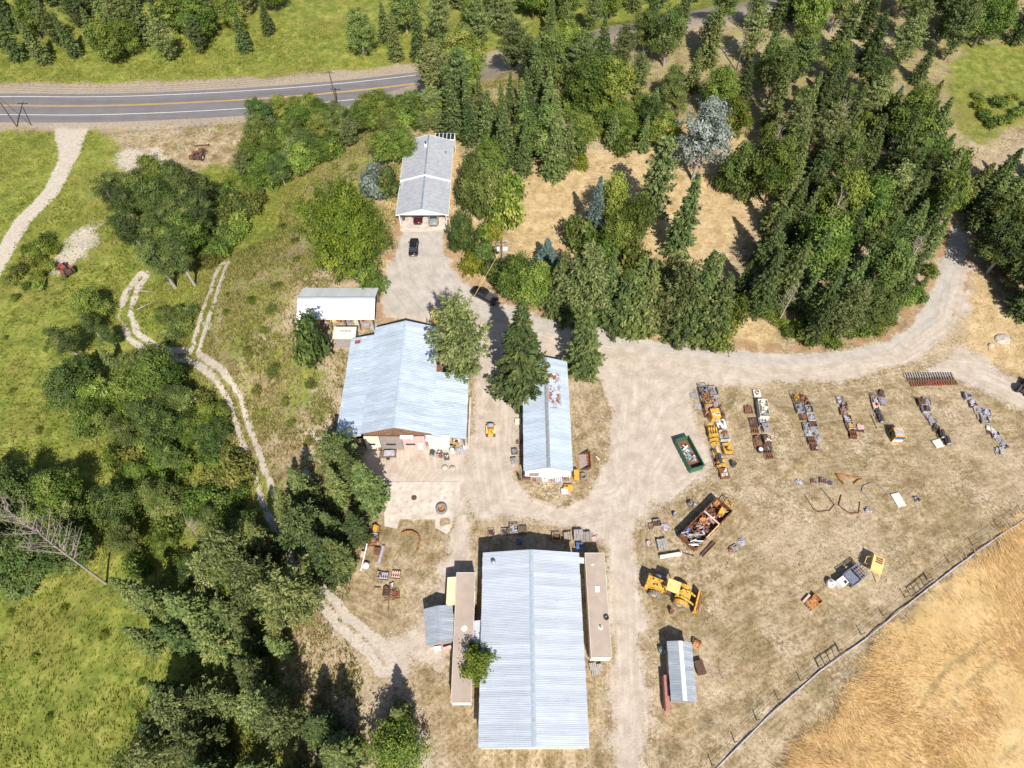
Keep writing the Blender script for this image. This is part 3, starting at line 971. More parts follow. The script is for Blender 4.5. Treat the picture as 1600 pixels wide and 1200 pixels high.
MB().box((11.0, 4.4, .35), (.35, 9.5, .7)).obj('retaining_wall', M['concrete'], ws)
MB().box((5.7, 12.3, 2.2), (1.3, 1.3, 4.4)).obj('annex', M['offwhite'], ws)
MB().box((5.7, 12.3, 4.43), (1.4, 1.4, .06)).obj('annex_roof', M['rust'], ws)
BUILT += [(-27.8, -6.5, 50.2, 72.3)]

# ---- house with carport
hs = thing('house', 'long grey shingled bungalow with open white carport at the front', 'building', (-17.6, 100.6, 0))
def shingle_roof(x0, x1, y0, y1, ze, zr):
    mb = MB()
    for xe in (x0, x1):
        slab(mb, (xe, y0, ze), (xe, y1, ze), (0, y1, zr), (0, y0, zr), .14)
    r = mb.obj('roof', M['shingle'], hs)
    cp = MB()
    s = (zr - ze) / (x1)
    vs_ = []
    for y_ in (y0 - .01, y1 + .01):
        vs_ += [(-.17, y_, zr - s * .17 + .03), (0, y_, zr + .035), (.17, y_, zr - s * .17 + .03)]
    cp.add(vs_, [(0, 1, 4, 3), (1, 2, 5, 4)])
    cp.obj('ridge_cap', weather((0.20, 0.25, 0.31), 0, .9, .25, 1), r)
    fb = MB()
    for xe in (x0, x1):
        for y_ in (y0 - .05, y1 + .05):
            d = Vector((-xe, 0, zr - ze))
            slab(fb, (xe, y_ - .04, ze + .02), (xe, y_ + .04, ze + .02), (0, y_ + .04, zr + .02), (0, y_ - .04, zr + .02), .24)
        fb.box((xe * 1.005, (y0 + y1) / 2, ze - .06), (.06, y1 - y0, .16))
    fb.obj('fascia', M['white'], r)
    return r
shingle_roof(-5.15, 5.15, 0, 9.6, 2.85, 4.35)
rf2 = shingle_roof(-5.15, 5.15, 9.75, 22.2, 3.1, 4.65)
gf = MB()
gf.add([(-3.6, .25, 3.05), (3.6, .25, 3.05), (0, .25, 4.15), (-3.6, .4, 3.05), (3.6, .4, 3.05), (0, .4, 4.15)], [(0, 1, 2), (5, 4, 3), (0, 3, 4, 1), (1, 4, 5, 2), (2, 5, 3, 0)])
gf.obj('gable', M['white'], hs)
MB().box((0, .33, 2.75), (9.6, .25, .3)).obj('beam', M['white'], hs)
for x in (-4.6, 4.6):
    MB().box((x, .35, 1.35), (.16, .16, 2.6)).obj('post', M['white'], hs)
for sx in (-1, 1):
    MB().box((sx * 4.7, 4.6, 1.35), (.12, 6.6, 2.7)).obj('wall', M['offwhite'], hs)
MB().box((0, 7.2, 1.4), (9.2, .14, 2.8)).obj('wall', M['offwhite'], hs)
MB().box((0, 14.6, 1.5), (9.4, 14.2, 3.0)).obj('wall', M['cream'], hs)
MB().box((0, 3.0, .06), (9.2, 8.3, .12)).obj('floor_slab', M['concrete'], hs)
MB().box((0, -1.35, .05), (9.0, .45, .1)).obj('floor_edge', M['concrete'], hs)
for y_ in (10.5, 13.6, 17.2, 20.0):
    window(hs, (4.75, y_, 1.7), 1.5, 1.1, 'x')
ch = MB().box((-.35, 18.6, 4.75), (.55, .55, .8)).obj('chimney', M['white'], hs)
MB().cyl((-.35, 18.6, 5.1), (-.35, 18.6, 5.75), .16, n=8).obj('flue', M['darksteel'], ch)
for (x, y_) in ((3.8, 17.6), (2.4, 14.3)):
    MB().cyl((x, y_, 3.4), (x, y_, 4.1), .09, n=8).obj('roof_vent', M['darksteel'], hs)
for x in (1.2, 5.3):
    for y_ in (22.4, 24.4):
        MB().cyl((x, y_, 0), (x, y_, 3.2), .08, n=6).obj('pergola_post', M['white'], hs)
pf = MB()
for i in range(6):
    pf.box((1.2 + .82 * i, 23.4, 3.3), (.12, 2.2, .14))
pf.box((3.25, 22.4, 3.22), (4.3, .12, .14)); pf.box((3.25, 24.4, 3.22), (4.3, .12, .14))
pfo = pf.obj('pergola_frame', M['white'], hs)
for i in range(5):
    MB().box((1.61 + .82 * i, 23.4, 3.33), (.66, 1.9, .04)).obj('panel', M['glass'], pfo)
BUILT += [(-22.9, -12.3, 98.8, 125.2)]

# ---- open pole shed
zs = gz(-30.7, 77.6)
ps = thing('pole_shed', 'open pole shed with bright white front roof slope', 'building', (-30.7, 77.6, 0))
gable(ps, -6.75, 6.75, -3.6, 3.6, 3.6, 5.2, .2, M['roof_white'], M['taupe'], along='x', sheet=.95, walls=False, cap_mat=M['roof_grey'])
for x in (-6.3, -3.8, -1.3, 1.3, 3.8, 6.3):
    for y_ in (-3.2, 3.2):
        MB().cyl((x, y_, -2.6), (x, y_, 3.62), .1, n=6).obj('post', M['darkwood'], ps)
MB().box((0, 3.3, 1.2), (13, .08, 4.4)).obj('back_wall', M['darkwood'], ps)
for sx in (-1, 1):
    MB().add([(sx * 6.55, -3.3, 3.4), (sx * 6.55, 3.3, 3.4), (sx * 6.55, 0, 5.0), (sx * 6.5, -3.3, 3.4), (sx * 6.5, 3.3, 3.4), (sx * 6.5, 0, 5.0)], [(0, 1, 2), (5, 4, 3), (0, 3, 4, 1), (1, 4, 5, 2), (2, 5, 3, 0)]).obj('gable_end', M['darksteel'], ps)
MB().box((0, -3.25, 3.42), (13, .12, .22)).obj('beam', M['darkwood'], ps)
BUILT += [(-37.6, -23.9, 74.0, 81.3)]

# ---- small grey shed
ss = thing('shed', 'small grey box shed with flat pale roof beside the workshop corner', 'shed', (-28.9, 71.6, 0))
MB().box((0, 0, 1.1), (3.6, 2.0, 3.2)).obj('wall', M['greywood'], ss)
sr = MB()
slab(sr, (-1.95, -1.2, 2.85), (1.95, -1.2, 2.85), (1.95, 1.25, 3.05), (-1.95, 1.25, 3.05), .1)
sro = sr.obj('roof', M['offwhite'], ss)
rs = MB()
for i in range(9):
    rs.box((-.75 + i * .21, .38 + .02 * math.sin(i * 2.1), 2.995 + .002 * (i % 2)), (.24, .10 + .03 * (i % 3), .02), rx=.08)
rs.obj('rust_strip', M['darkrust'], sro)
BUILT += [(-31, -26.8, 70.3, 73)]

# ---- long shed
lg = thing('shed', 'long narrow shed with light blue metal roof and rust patches', 'building', (5.5, 45.3, 0))
gable(lg, -3.72, 3.72, 0, 20.2, 3.0, 4.3, .2, M['roof_blue_rusty'], M['white'], sheet=.72, seed=9, cap_mat=M['steel'])
MB().box((0.1, .14, 1.35), (2.4, .08, 2.6)).obj('door', M['white'], lg)
MB().box((-2.1, .14, 1.5), (1.4, .08, 1.0)).obj('shutter', M['taupe'], lg)
ba = MB()
for i in range(9):
    ba.box((-3.62 - .06 * (i % 2), 1.2 + i * 1.15, 1.0 + .2 * (i % 3)), (.16, 1.05, 2.0 + .3 * (i % 2)))
ba.obj('wall_boards', M['darkrust'], lg)
BUILT += [(1.7, 9.3, 45.2, 65.6)]

# ---- warehouse
wh = thing('warehouse', 'wide warehouse with pale ribbed metal roof at the bottom', 'building', (2.55, 8.0, 0))
gable(wh, -6.6, 6.75, 0, 24.1, 4.3, 5.6, .25, M['roof_pale'], M['offwhite'], sheet=.62, seed=15, cap_mat=weather((0.36, 0.42, 0.48), 0, .5, .15))
vt = MB().cyl((-5.1, 22.6, 4.5), (-5.1, 22.6, 5.1), .16, n=10).obj('roof_vent', M['white'], wh)
MB().lathe([(0, .62), (.3, .56), (.34, .42), (.16, .4)], (-5.1, 22.6, 4.6), n=10).obj('vent_cap', M['steel'], vt)
dk = MB()
slab(dk, (-7.7, 10.9, 3.1), (-6.55, 10.9, 3.5), (-6.55, 15.2, 3.5), (-7.7, 15.2, 3.1), .1)
dk.obj('link_roof', M['roof_white'], wh)
MB().box((7.35, 23.6, 2.6), (1.2, .8, .1), ry=.3).obj('canopy', M['white'], wh)
MB().box((-7.1, 13.0, 1.5), (1.0, 4.1, 3.0)).obj('link_wall', M['white'], wh)
BUILT += [(-4.2, 9.4, 8, 32.2)]

# ---- trailers
def trailer(name, label, x, y0, y1, w, h=3.0, items=()):
    t = thing(name, label, 'trailer', (x, (y0 + y1) / 2, 0))
    L = y1 - y0
    mb = MB().box((0, 0, h / 2 + .3), (w, L, h - .6))
    o = mb.obj('body', M['offwhite'], t)
    for i in range(int(L / 1.2)):
        MB().box((0, 0, 0), (.03, .06, h - .7)).obj('rib', M['white'], o, (w / 2 + .012, -L / 2 + .6 + i * 1.2, h / 2 + .3))
    for y_ in (-L * .25, L * .1, L * .32):
        window(t, (w / 2 + .03, y_, 1.9), 1.3, .8, 'x')
    MB().box((0, -L / 2 - .03, 1.9), (w - .3, .04, 1.0)).obj('end_panel', M['white'], t)
    rf = MB().box((0, 0, h + .035), (w + .08, L + .08, .07)).obj('roof', M['tan'], t)
    rm = MB()
    for sx in (-1, 1):
        rm.box((sx * (w / 2 + .04), 0, h + .085), (.06, L + .08, .05))
    rm.box((0, L / 2 + .02, h + .085), (w, .06, .05)); rm.box((0, -L / 2 - .02, h + .085), (w, .06, .05))
    rm.obj('roof_edge', M['offwhite'], rf)
    for s in (-1, 1):
        MB().tyre((s * (w / 2 - .25), 1.0, .36), .36, .18, .22).obj('wheel', M['rubber'], t)
    return t, rf
tr, trr = trailer('trailer', 'long tan-roofed trailer right of the warehouse with a tyre on top', 11.65, 18.6, 32.5, 2.62)
MB().box((.05, 1.9, 3.12), (.62, .8, .1)).obj('skylight', M['white'], trr)
MB().cyl((.15, -3.2, 3.07), (.15, -3.2, 3.12), .34, n=14).obj('vent_patch', M['offwhite'], trr)
MB().cyl((.15, -3.2, 3.1), (.15, -3.2, 3.4), .13, n=10).obj('vent', M['taupe'], trr)
MB().box((-.35, 5.3, 3.09), (.4, .25, .04)).obj('patch', M['offwhite'], trr)
ty = thing('tyre', 'black tyre lying on the roof edge of the right trailer', 'tyre', (12.65, 23.6, 3.12))
MB().tyre((0, 0, .12), .36, .18, .22, 'z').obj('tread', M['rubber'], ty)
tl, tlr = trailer('trailer', 'tan-roofed trailer at the left of the warehouse with a round roof vent', -6.4, 13.2, 29.7, 2.5)
MB().lathe([(0, 3.16), (.3, 3.14), (.42, 3.06)], (0.05, -1.6 + 2.4, 0), n=16).obj('vent', M['white'], tlr)
yl = thing('lean_to', 'pale yellow roofed lean-to against the left trailer', 'shed', (-8.35, 27.3, 0))
ym = MB()
slab(ym, (-.65, -1.9, 2.5), (.62, -1.9, 2.75), (.62, 1.95, 2.75), (-.65, 1.95, 2.5), .07)
ym.obj('roof', weather((0.80, 0.72, 0.42), 0.0, .6, .08), yl)
MB().box((0, 0, 1.2), (1.1, 3.5, 2.3)).obj('wall', M['darkwood'], yl)
BUILT += [(-9.1, -5.1, 13, 29.8), (10.2, 13.1, 18.5, 32.6), (-5.2, -4, 18, 23.5)]

# ---- small metal sheds
s1 = thing('shed', 'small grey metal shed with gable roof left of the trailers', 'shed', (-9.75, 22.85, 0), math.radians(8))
gable(s1, -1.95, 1.95, -2.35, 2.35, 2.3, 3.0, .15, M['roof_grey'], M['greywood'], sheet=.6, seed=31)
for i, (x, w, m_) in enumerate(((-.6, .9, 'white'), (.7, 1.1, 'pink'))):
    MB().box((x, -2.6 - .2 * i, .6), (w, .4, 1.1), rz=.2 * i).obj('leaning_board', M[m_], s1)
BUILT += [(-12, -7.5, 20.4, 25.3)]
s2 = thing('shed', 'small steel-blue metal shed with white ridge below the loader', 'shed', (22.0, 17.0, 0), math.radians(-3))
gable(s2, -1.6, 1.6, -3.6, 3.6, 2.4, 3.15, .12, M['roof_grey'], M['taupe'], sheet=.6, seed=33, cap_mat=M['white'])
MB().box((-1.9, -2.5, .9), (.55, 4.2, 1.3)).obj('side_bench', weather((0.40, 0.17, 0.14), 0.2, .8), s2)
BUILT += [(20, 24, 13.2, 20.8)]
# ---- concrete slab before the workshop
cs = W([(603, 753), (718, 753), (719, 775), (708, 795), (706, 828), (697, 834), (680, 825), (680, 811), (625, 811), (620, 826), (601, 822), (600, 785)])
MB().prism([(a, b) for a, b in cs], 0.16, 'z', off=-.08).obj('concrete_slab', M['concrete'])
tag(bpy.data.objects['concrete_slab'], 'pale broken-edged concrete slab in front of the workshop', None, None, 'structure')
def clear(x, y):
    k = (1 - np.clip(i_dirt(x, y) * 1.2, 0, 1)) * (1 - np.clip(i_pave(x, y) * 2, 0, 1)) * (1 - np.clip(i_pale(x, y) * 1.6, 0, 1)) * (i_dh(x, y) > 8.0)
    for (x0, x1, y0, y1) in BUILT:
        k = k * ~((x > x0) & (x < x1) & (y > y0) & (y < y1))
    return k
patch = lambda x, y, s, lo: np.clip((fbm(x, y, s, 3) - lo) * 5, 0, 1)
field('meadow_grass', 300000, lambda x, y: clear(x, y) * (i_low(x, y) > 0.8) * (1 - 0.9 * i_verge(x, y)) * (0.25 + 0.75 * patch(x, y, 6, .35)) * np.clip(i_green(x, y) * 1.5, 0, 1), 0.14, 0.46, 0.085, 3, 0.7, M['blade_green'],
      'lush uneven meadow grass on the low ground', flow=lambda x, y: 6.3 * fbm(x, y, 30, 2), seed=2)
field('slope_weeds', 230000, lambda x, y: clear(x, y) * ((i_sd(x, y) > -1.5) | ((i_sd(x, y) > -6) & (y > 53))) * (i_sd(x, y) < 22) * (0.2 + 0.8 * patch(x, y, 4, .38)), 0.15, 0.6, 0.10, 4, 0.7, M['blade_weed'],
      'olive green weeds covering the bank below the house', seed=3, box=(-90, 40, 4, 150))
field('dry_grass', 300000, lambda x, y: clear(x, y) * (i_sd(x, y) < 2) * (i_wheat(x, y) < 0.3) * (0.15 + 0.6 * patch(x, y, 3, .45)), 0.04, 0.16, 0.085, 3, 1.3, M['blade_dry'],
      'sparse dry grass over the yard and clearings', seed=4, box=(-60, 140, 4, 150))
i_fur = interp_mask(m_fur)
field('ripe_crop', 120000, lambda x, y: i_wheat(x, y) * (1 - i_fur(x, y)) * (0.04 + 0.95 * patch(x, y, 14, .44)), 0.22, 0.5, 0.045, 3, 2.0, M['blade_wheat'],
      'golden ripe crop lying in swept waves beyond the fence', flow=lambda x, y: 2.2 + 3.2 * (fbm(x, y, 16, 3) - 0.4), seed=5, box=(28, 110, 4, 60), clump=0.18)

def stones(n, seed):
    r = np.random.default_rng(seed)
    x, y = r.uniform(-25, 75, n), r.uniform(8, 95, n)
    k = i_dirt(x, y)
    ok = (k > 0.15) & (r.random(n) < np.where(k > 0.9, 0.25, 1.0)) & (i_pave(x, y) < .6)
    for (x0, x1, y0, y1) in BUILT:
        ok &= ~((x > x0) & (x < x1) & (y > y0) & (y < y1))
    x, y = x[ok], y[ok]
    n = len(x)
    z = gz_np(x, y)
    s = 0.05 + 0.11 * r.random(n) ** 3
    base = np.array([(1, 0, 0), (.3, .95, 0), (-.8, .6, 0), (-.8, -.6, 0), (.3, -.95, 0), (.1, 0, .7)])
    VV = base[None] * s[:, None, None] * r.uniform(.7, 1.3, (n, 6, 1)) + np.stack([x, y, z], -1)[:, None]
    T = np.array([(i, (i + 1) % 5, 5) for i in range(5)])
    TT = (T[None] + 6 * np.arange(n)[:, None, None]).reshape(-1, 3)
    me = np_mesh('loose_stones', VV.reshape(-1, 3), None, TT, [M['stone']])
    return tag(link(bpy.data.objects.new('loose_stones', me)), 'loose stones strewn over the dirt yard', 'stones', None, 'stuff')
stones(26000, 8)
# ---------------------------------------------------------------- trees and shrubs
def leaf_mat(name, stops, tr=0.25, hue=0.5, rough=0.7):
    """leaf colour: clump tint (attribute) and a shift for every plant"""
    g = NT(name)
    r = g.rand()
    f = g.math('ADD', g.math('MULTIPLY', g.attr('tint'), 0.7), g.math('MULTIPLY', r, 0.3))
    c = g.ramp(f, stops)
    h = g.n('ShaderNodeHueSaturation', {'Hue': g.math('MULTIPLY_ADD', g.math('FRACT', g.math('MULTIPLY', r, 7.31)), 0.036, 0.482), 'Saturation': 1.0,
                                        'Value': g.math('MULTIPLY_ADD', g.math('FRACT', g.math('MULTIPLY', r, 13.7)), 0.6, 0.68), 'Color': c})
    c = h.outputs[0]
    d = g.n('ShaderNodeBsdfPrincipled', {'Base Color': c, 'Roughness': rough, 'Specular IOR Level': 0.25})
    t = g.n('ShaderNodeBsdfTranslucent', {'Color': c})
    mx = g.n('ShaderNodeMixShader', {0: tr, 1: d.outputs[0], 2: t.outputs[0]})
    g.t.links.new(mx.outputs[0], g.out.inputs['Surface'])
    return g.done()
LM = {
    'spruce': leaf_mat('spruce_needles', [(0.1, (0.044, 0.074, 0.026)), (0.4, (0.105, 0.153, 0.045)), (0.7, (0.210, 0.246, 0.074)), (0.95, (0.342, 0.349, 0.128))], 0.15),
    'blue': leaf_mat('blue_spruce_needles', [(0.1, (0.045, 0.08, 0.07)), (0.5, (0.11, 0.165, 0.14)), (0.9, (0.22, 0.28, 0.25))], 0.12),
    'pine': leaf_mat('pine_needles', [(0.1, (0.065, 0.098, 0.031)), (0.4, (0.148, 0.189, 0.057)), (0.7, (0.261, 0.292, 0.104)), (0.95, (0.403, 0.412, 0.176))], 0.15),
    'leaf': leaf_mat('green_leaves', [(0.1, (0.058, 0.104, 0.017)), (0.4, (0.146, 0.214, 0.035)), (0.7, (0.268, 0.324, 0.060)), (0.95, (0.415, 0.428, 0.109))], 0.3),
    'dark': leaf_mat('dark_leaves', [(0.1, (0.044, 0.081, 0.020)), (0.4, (0.104, 0.153, 0.035)), (0.7, (0.195, 0.239, 0.060)), (0.95, (0.329, 0.330, 0.109))], 0.25),
    'lime': leaf_mat('bright_leaves', [(0.1, (0.080, 0.124, 0.016)), (0.45, (0.171, 0.218, 0.027)), (0.75, (0.278, 0.306, 0.043)), (0.95, (0.406, 0.385, 0.088))], 0.4),
    'olive': leaf_mat('olive_leaves', [(0.1, (0.085, 0.102, 0.021)), (0.45, (0.185, 0.197, 0.039)), (0.75, (0.298, 0.286, 0.069)), (0.95, (0.426, 0.367, 0.115))], 0.3),
    'gold': leaf_mat('yellow_leaves', [(0.1, (0.16, 0.19, 0.02)), (0.5, (0.30, 0.32, 0.035)), (0.9, (0.45, 0.43, 0.07))], 0.35),
    'silver': leaf_mat('silver_leaves', [(0.1, (0.06, 0.085, 0.06)), (0.45, (0.17, 0.205, 0.165)), (0.75, (0.31, 0.34, 0.30)), (0.95, (0.44, 0.46, 0.43))], 0.25),
}
def bark_mat(name, a, b):
    g = NT(name)
    n = g.noise(4, 5, g.coord())
    g.bsdf(g.mix(n, a, b), 0.95, 0, g.bump(n, 0.5, 0.05), 0.15)
    return g.done()
M['bark'] = bark_mat('bark', (0.07, 0.05, 0.035), (0.20, 0.15, 0.11))
M['pale_bark'] = bark_mat('pale_bark', (0.22, 0.19, 0.16), (0.48, 0.44, 0.40))
M['dead_bark'] = bark_mat('dead_bark', (0.24, 0.18, 0.15), (0.50, 0.42, 0.37))

def quads_from(c, u, v):
    """leaf faces: a pointed four-corner blade on each centre"""
    n = len(c)
    VV = np.stack([c - u, c - v * 0.9 + u * 0.05, c + u, c + v * 0.9 + u * 0.05], 1).reshape(-1, 3)
    return VV, np.arange(4 * n).reshape(-1, 4)

def rand_dirs(r, n, up=0.0):
    d = r.normal(size=(n, 3))
    d[:, 2] = d[:, 2] + up
    return d / np.linalg.norm(d, axis=1, keepdims=True)

def frame(nrm, along):
    u = along - nrm * (along * nrm).sum(1, keepdims=True)
    u /= np.linalg.norm(u, axis=1, keepdims=True) + 1e-9
    return u, np.cross(nrm, u)

def conifer(seed, h=12.0, r=2.7, mat='spruce', power=0.85, z0=0.06, gap=0.42, nb=10, leaf=0.215, droop=0.30, irr=0.2, pine=False):
    rr = np.random.default_rng(seed)
    C, A, T = [], [], []
    tk = MB()
    tk.cyl((0, 0, -0.4), (0, 0, h * .5), 0.018 * h, 0.011 * h, 8)
    tk.cyl((0, 0, h * .5), (0, 0, h * .97), 0.011 * h, 0.02, 6)
    z = z0 * h
    while z < h * 0.985:
        t = z / h
        prof = (1 - t) ** power if not pine else math.sin(math.pi * min(1, (0.18 + 0.82 * (1 - t) * 1.0)) ** 0.9) ** 0.8 * (0.35 + 0.65 * min(1, (1 - t) * 2.2))
        low_cut = min(1.0, 0.55 + 0.45 * t / 0.15) if t < 0.15 else 1.0
        L0 = r * prof * low_cut + 0.12
        n = max(4, int(nb * (0.6 + 0.6 * prof)))
        off = rr.uniform(0, 2 * np.pi)
        for b in range(n):
            if pine and rr.random() < 0.25:
                continue
            a = off + 2 * np.pi * (b + rr.uniform(-.35, .35)) / n
            L = L0 * rr.uniform(1 - irr * 1.6, 1 + irr)
            bt = rr.normal(0, 0.16)
            zz = z + rr.uniform(-.5, .5) * gap
            up = 0.25 * t + (0.15 if pine else 0)
            k = max(3, int(L / 0.20))
            s = (np.arange(k) + rr.random(k)) / k
            s = s ** 0.75
            dirv = np.array([math.cos(a), math.sin(a)])
            rad = L * s
            zc = zz + rad * up - droop * L * s ** 1.6 + (0.12 * L * s ** 4)
            side = np.array([-dirv[1], dirv[0]])
            sp = (0.34 * L * (1 - s) * (s > 0.15) + 0.10) * (1.5 if pine else 1.0)
            for q in range(4 if not pine else 5):
                o = rr.uniform(-1, 1, k) * sp
                cx = dirv[0] * rad + side[0] * o
                cy = dirv[1] * rad + side[1] * o
                cz = zc - np.abs(o) * 0.25 + rr.normal(0, 0.06 if not pine else 0.16, k)
                C.append(np.stack([cx, cy, cz], -1))
                al = np.stack([dirv[0] + side[0] * np.sign(o) * rr.uniform(.3, 1.0, k), dirv[1] + side[1] * np.sign(o) * rr.uniform(.3, 1.0, k), rr.uniform(-.5, .2, k)], -1)
                A.append(al)
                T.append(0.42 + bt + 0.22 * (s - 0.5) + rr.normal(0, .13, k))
            if L > 1.2 and b % 2 == 0:
                e = (dirv[0] * L * .8, dirv[1] * L * .8, zz + .8 * L * up - droop * L * .7)
                tk.cyl((0, 0, zz), e, 0.035 + 0.02 * (1 - t), 0.012, 4, caps=False)
        z += gap * (1.15 - 0.55 * t)
    C, A, T = np.concatenate(C), np.concatenate(A), np.concatenate(T)
    n = len(C)
    A /= np.linalg.norm(A, axis=1, keepdims=True)
    nr = rand_dirs(rr, n, 1.5 if not pine else 0.8)
    u, v = frame(nr, A)
    sz = leaf * rr.uniform(0.7, 1.35, (n, 1))
    VV, QQ = quads_from(C, u * sz, v * sz * 0.42)
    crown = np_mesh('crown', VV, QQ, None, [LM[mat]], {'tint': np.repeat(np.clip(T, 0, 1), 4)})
    return tk.mesh('trunk', M['bark']), crown

def broadleaf(seed, h=9.0, r=3.6, mat='leaf', base=0.18, nclu=170, per=30, leaf=0.24, lobes=9, flat_=1.0, bark='bark', spread=0.5, lean=0.0, open_=0.0):
    rr = np.random.default_rng(seed)
    cen, rad = [], []
    hc = h * (1 - base)
    for i in range(lobes):
        a = 2 * np.pi * i / lobes * 2.4 + rr.uniform(-.4, .4)
        t = (i + 0.5) / lobes
        zc = h * base + hc * (0.18 + 0.66 * t)
        rho = r * (1.0 - spread * 0.45) * math.sqrt(max(0.0, 1 - (2 * t - 0.85) ** 2 * 0.75)) * rr.uniform(.5, 1.0) * (0.85 if t < .85 else .3)
        cen.append([rho * math.cos(a) + lean * zc, rho * math.sin(a), zc])
        rad.append(r * rr.uniform(0.36, 0.56) * (1.05 - 0.3 * t))
    cen, rad = np.array(cen), np.array(rad)
    tk = MB()
    top = Vector((lean * h * .5, 0, h * 0.5))
    tk.cyl((0, 0, -0.4), top, 0.026 * h, 0.015 * h, 8)
    for c, q in zip(cen, rad):
        s = Vector((lean * h * .3, 0, h * rr.uniform(base * .8, 0.42)))
        tk.cyl(s, Vector(c), 0.012 * h, 0.02, 5, caps=False)
        for _ in range(3):
            e = Vector(c) + Vector(rand_dirs(rr, 1, .3)[0]) * q * .85
            tk.cyl(Vector(c) * .75 + s * .25, e, 0.035, 0.01, 4, caps=False)
    li = rr.choice(lobes, nclu, p=(rad ** 2) / (rad ** 2).sum())
    dd = rand_dirs(rr, nclu, 0.35)
    rs = rad[li] * np.where(rr.random(nclu) < 0.75, rr.uniform(0.82, 1.12, nclu), rr.uniform(0.3, 0.8, nclu))
    cc = cen[li] + dd * rs[:, None] * np.array([1, 1, 0.82 * flat_])
    cc[:, 2] = np.maximum(cc[:, 2], 0.25)
    tint = np.clip(0.45 + rr.normal(0, .2, nclu) + rr.normal(0, .1, lobes)[li], 0, 1)
    cr = rr.uniform(0.45, 0.85, nclu) * (r / 3.6) ** 0.25
    k = np.repeat(np.arange(nclu), per)
    n = len(k)
    o = rr.normal(size=(n, 3)) * cr[k][:, None] * np.array([.55, .55, .36])
    C = cc[k] + o
    nr = rand_dirs(rr, n, 0.9) * 0.6 + dd[k] * 0.7
    nr /= np.linalg.norm(nr, axis=1, keepdims=True)
    u, v = frame(nr, rand_dirs(rr, n))
    sz = leaf * rr.uniform(0.6, 1.35, (n, 1))
    VV, QQ = quads_from(C, u * sz, v * sz * 0.62)
    T = np.clip(tint[k] + rr.normal(0, .11, n), 0, 1)
    crown = np_mesh('crown', VV, QQ, None, [LM[mat]], {'tint': np.repeat(T, 4)})
    return tk.mesh('trunk', M[bark]), crown

def dead_tree(seed, h=18.0, lean=0.0, br=26):
    rr = np.random.default_rng(seed)
    tk = MB()
    tk.cyl((0, 0, -.4), (0, 0, h * .45), .21, .13, 8)
    tk.cyl((0, 0, h * .45), (0.3, 0, h * .75), .13, .07, 7)
    tk.cyl((0.3, 0, h * .75), (0.1, 0.3, h), .09, .02, 6)
    bb = MB()
    for i in range(br):
        z = h * rr.uniform(.35, .95)
        a = rr.uniform(0, 6.28)
        L = (h - z) * .33 + rr.uniform(.6, 2.0)
        s = Vector((0.1, 0, z))
        e = s + Vector((math.cos(a) * L * .7, math.sin(a) * L * .7, L * .62))
        bb.cyl(s, e, .045, .015, 5, caps=False)
        for _ in range(4):
            t = rr.uniform(.35, .95)
            q = s.lerp(e, t)
            bb.cyl(q, q + Vector(rand_dirs(rr, 1, .8)[0]) * rr.uniform(.5, 1.5), .025, .008, 4, caps=False)
    return tk.mesh('trunk', M['dead_bark']), bb.mesh('branches', M['dead_bark'])

KINDS = {}
def kind(key, name, lib, h, r):
    KINDS[key] = (name, lib, h, r)
kind('spruce', 'spruce_tree', [conifer(s, 12, 2.5 + .25 * (s % 3), 'spruce', .78 + .1 * (s % 2)) for s in range(6)], 12, 2.7)
kind('slim', 'fir_tree', [conifer(20 + s, 12, 1.9, 'spruce', .8, irr=.3, nb=9, leaf=.20) for s in range(4)], 12, 1.9)
kind('blue', 'blue_spruce_tree', [conifer(30 + s, 10, 2.3, 'blue', .9) for s in range(2)], 10, 2.3)
kind('pine', 'pine_tree', [conifer(40 + s, 12, 3.0, 'pine', .6, z0=.12, gap=.6, nb=10, leaf=.20, droop=.12, irr=.35, pine=True) for s in range(4)], 12, 3.0)
kind('column', 'pine_tree', [conifer(48, 14, 2.3, 'pine', .38, z0=.17, gap=.5, nb=10, leaf=.21, droop=.15, irr=.4)], 14, 2.3)
kind('leaf', 'broadleaf_tree', [broadleaf(50 + s, 9, 3.5, 'leaf', nclu=260, per=46, leaf=.15, lobes=13) for s in range(5)], 9, 3.6)
kind('dark', 'broadleaf_tree', [broadleaf(60 + s, 10, 3.6, 'dark', .2, nclu=220, per=46, leaf=.15, lobes=14, bark='pale_bark') for s in range(5)], 10, 3.7)
kind('poplar', 'poplar_tree', [broadleaf(70 + s, 13, 2.9, 'dark', .28, nclu=120, per=44, lobes=15, bark='pale_bark', leaf=.14, lean=.03) for s in range(4)], 13, 3.3)
kind('lime', 'maple_tree', [broadleaf(80 + s, 8, 3.4, 'lime', .12, nclu=230, per=36, lobes=11, leaf=.19) for s in range(2)], 8, 3.4)
kind('silver', 'silver_poplar_tree', [broadleaf(90, 13, 4.2, 'silver', .2, nclu=260, per=40, lobes=15, bark='pale_bark', leaf=.17)], 13, 4.3)
kind('bush', 'shrub', [broadleaf(100 + s, 2.6, 1.8, 'leaf', .02, nclu=70, per=26, lobes=6, leaf=.18) for s in range(4)], 2.6, 1.9)
kind('darkbush', 'shrub', [broadleaf(110 + s, 2.8, 1.9, 'dark', .02, nclu=75, per=26, lobes=6, leaf=.18) for s in range(4)], 2.8, 2.0)
kind('olivebush', 'shrub', [broadleaf(120 + s, 1.8, 1.6, 'olive', .02, nclu=55, per=22, lobes=6, leaf=.17) for s in range(4)], 1.8, 1.7)
kind('goldbush', 'shrub', [broadleaf(130 + s, 1.6, 1.5, 'gold', .02, nclu=55, per=22, lobes=6, leaf=.17) for s in range(2)], 1.6, 1.5)
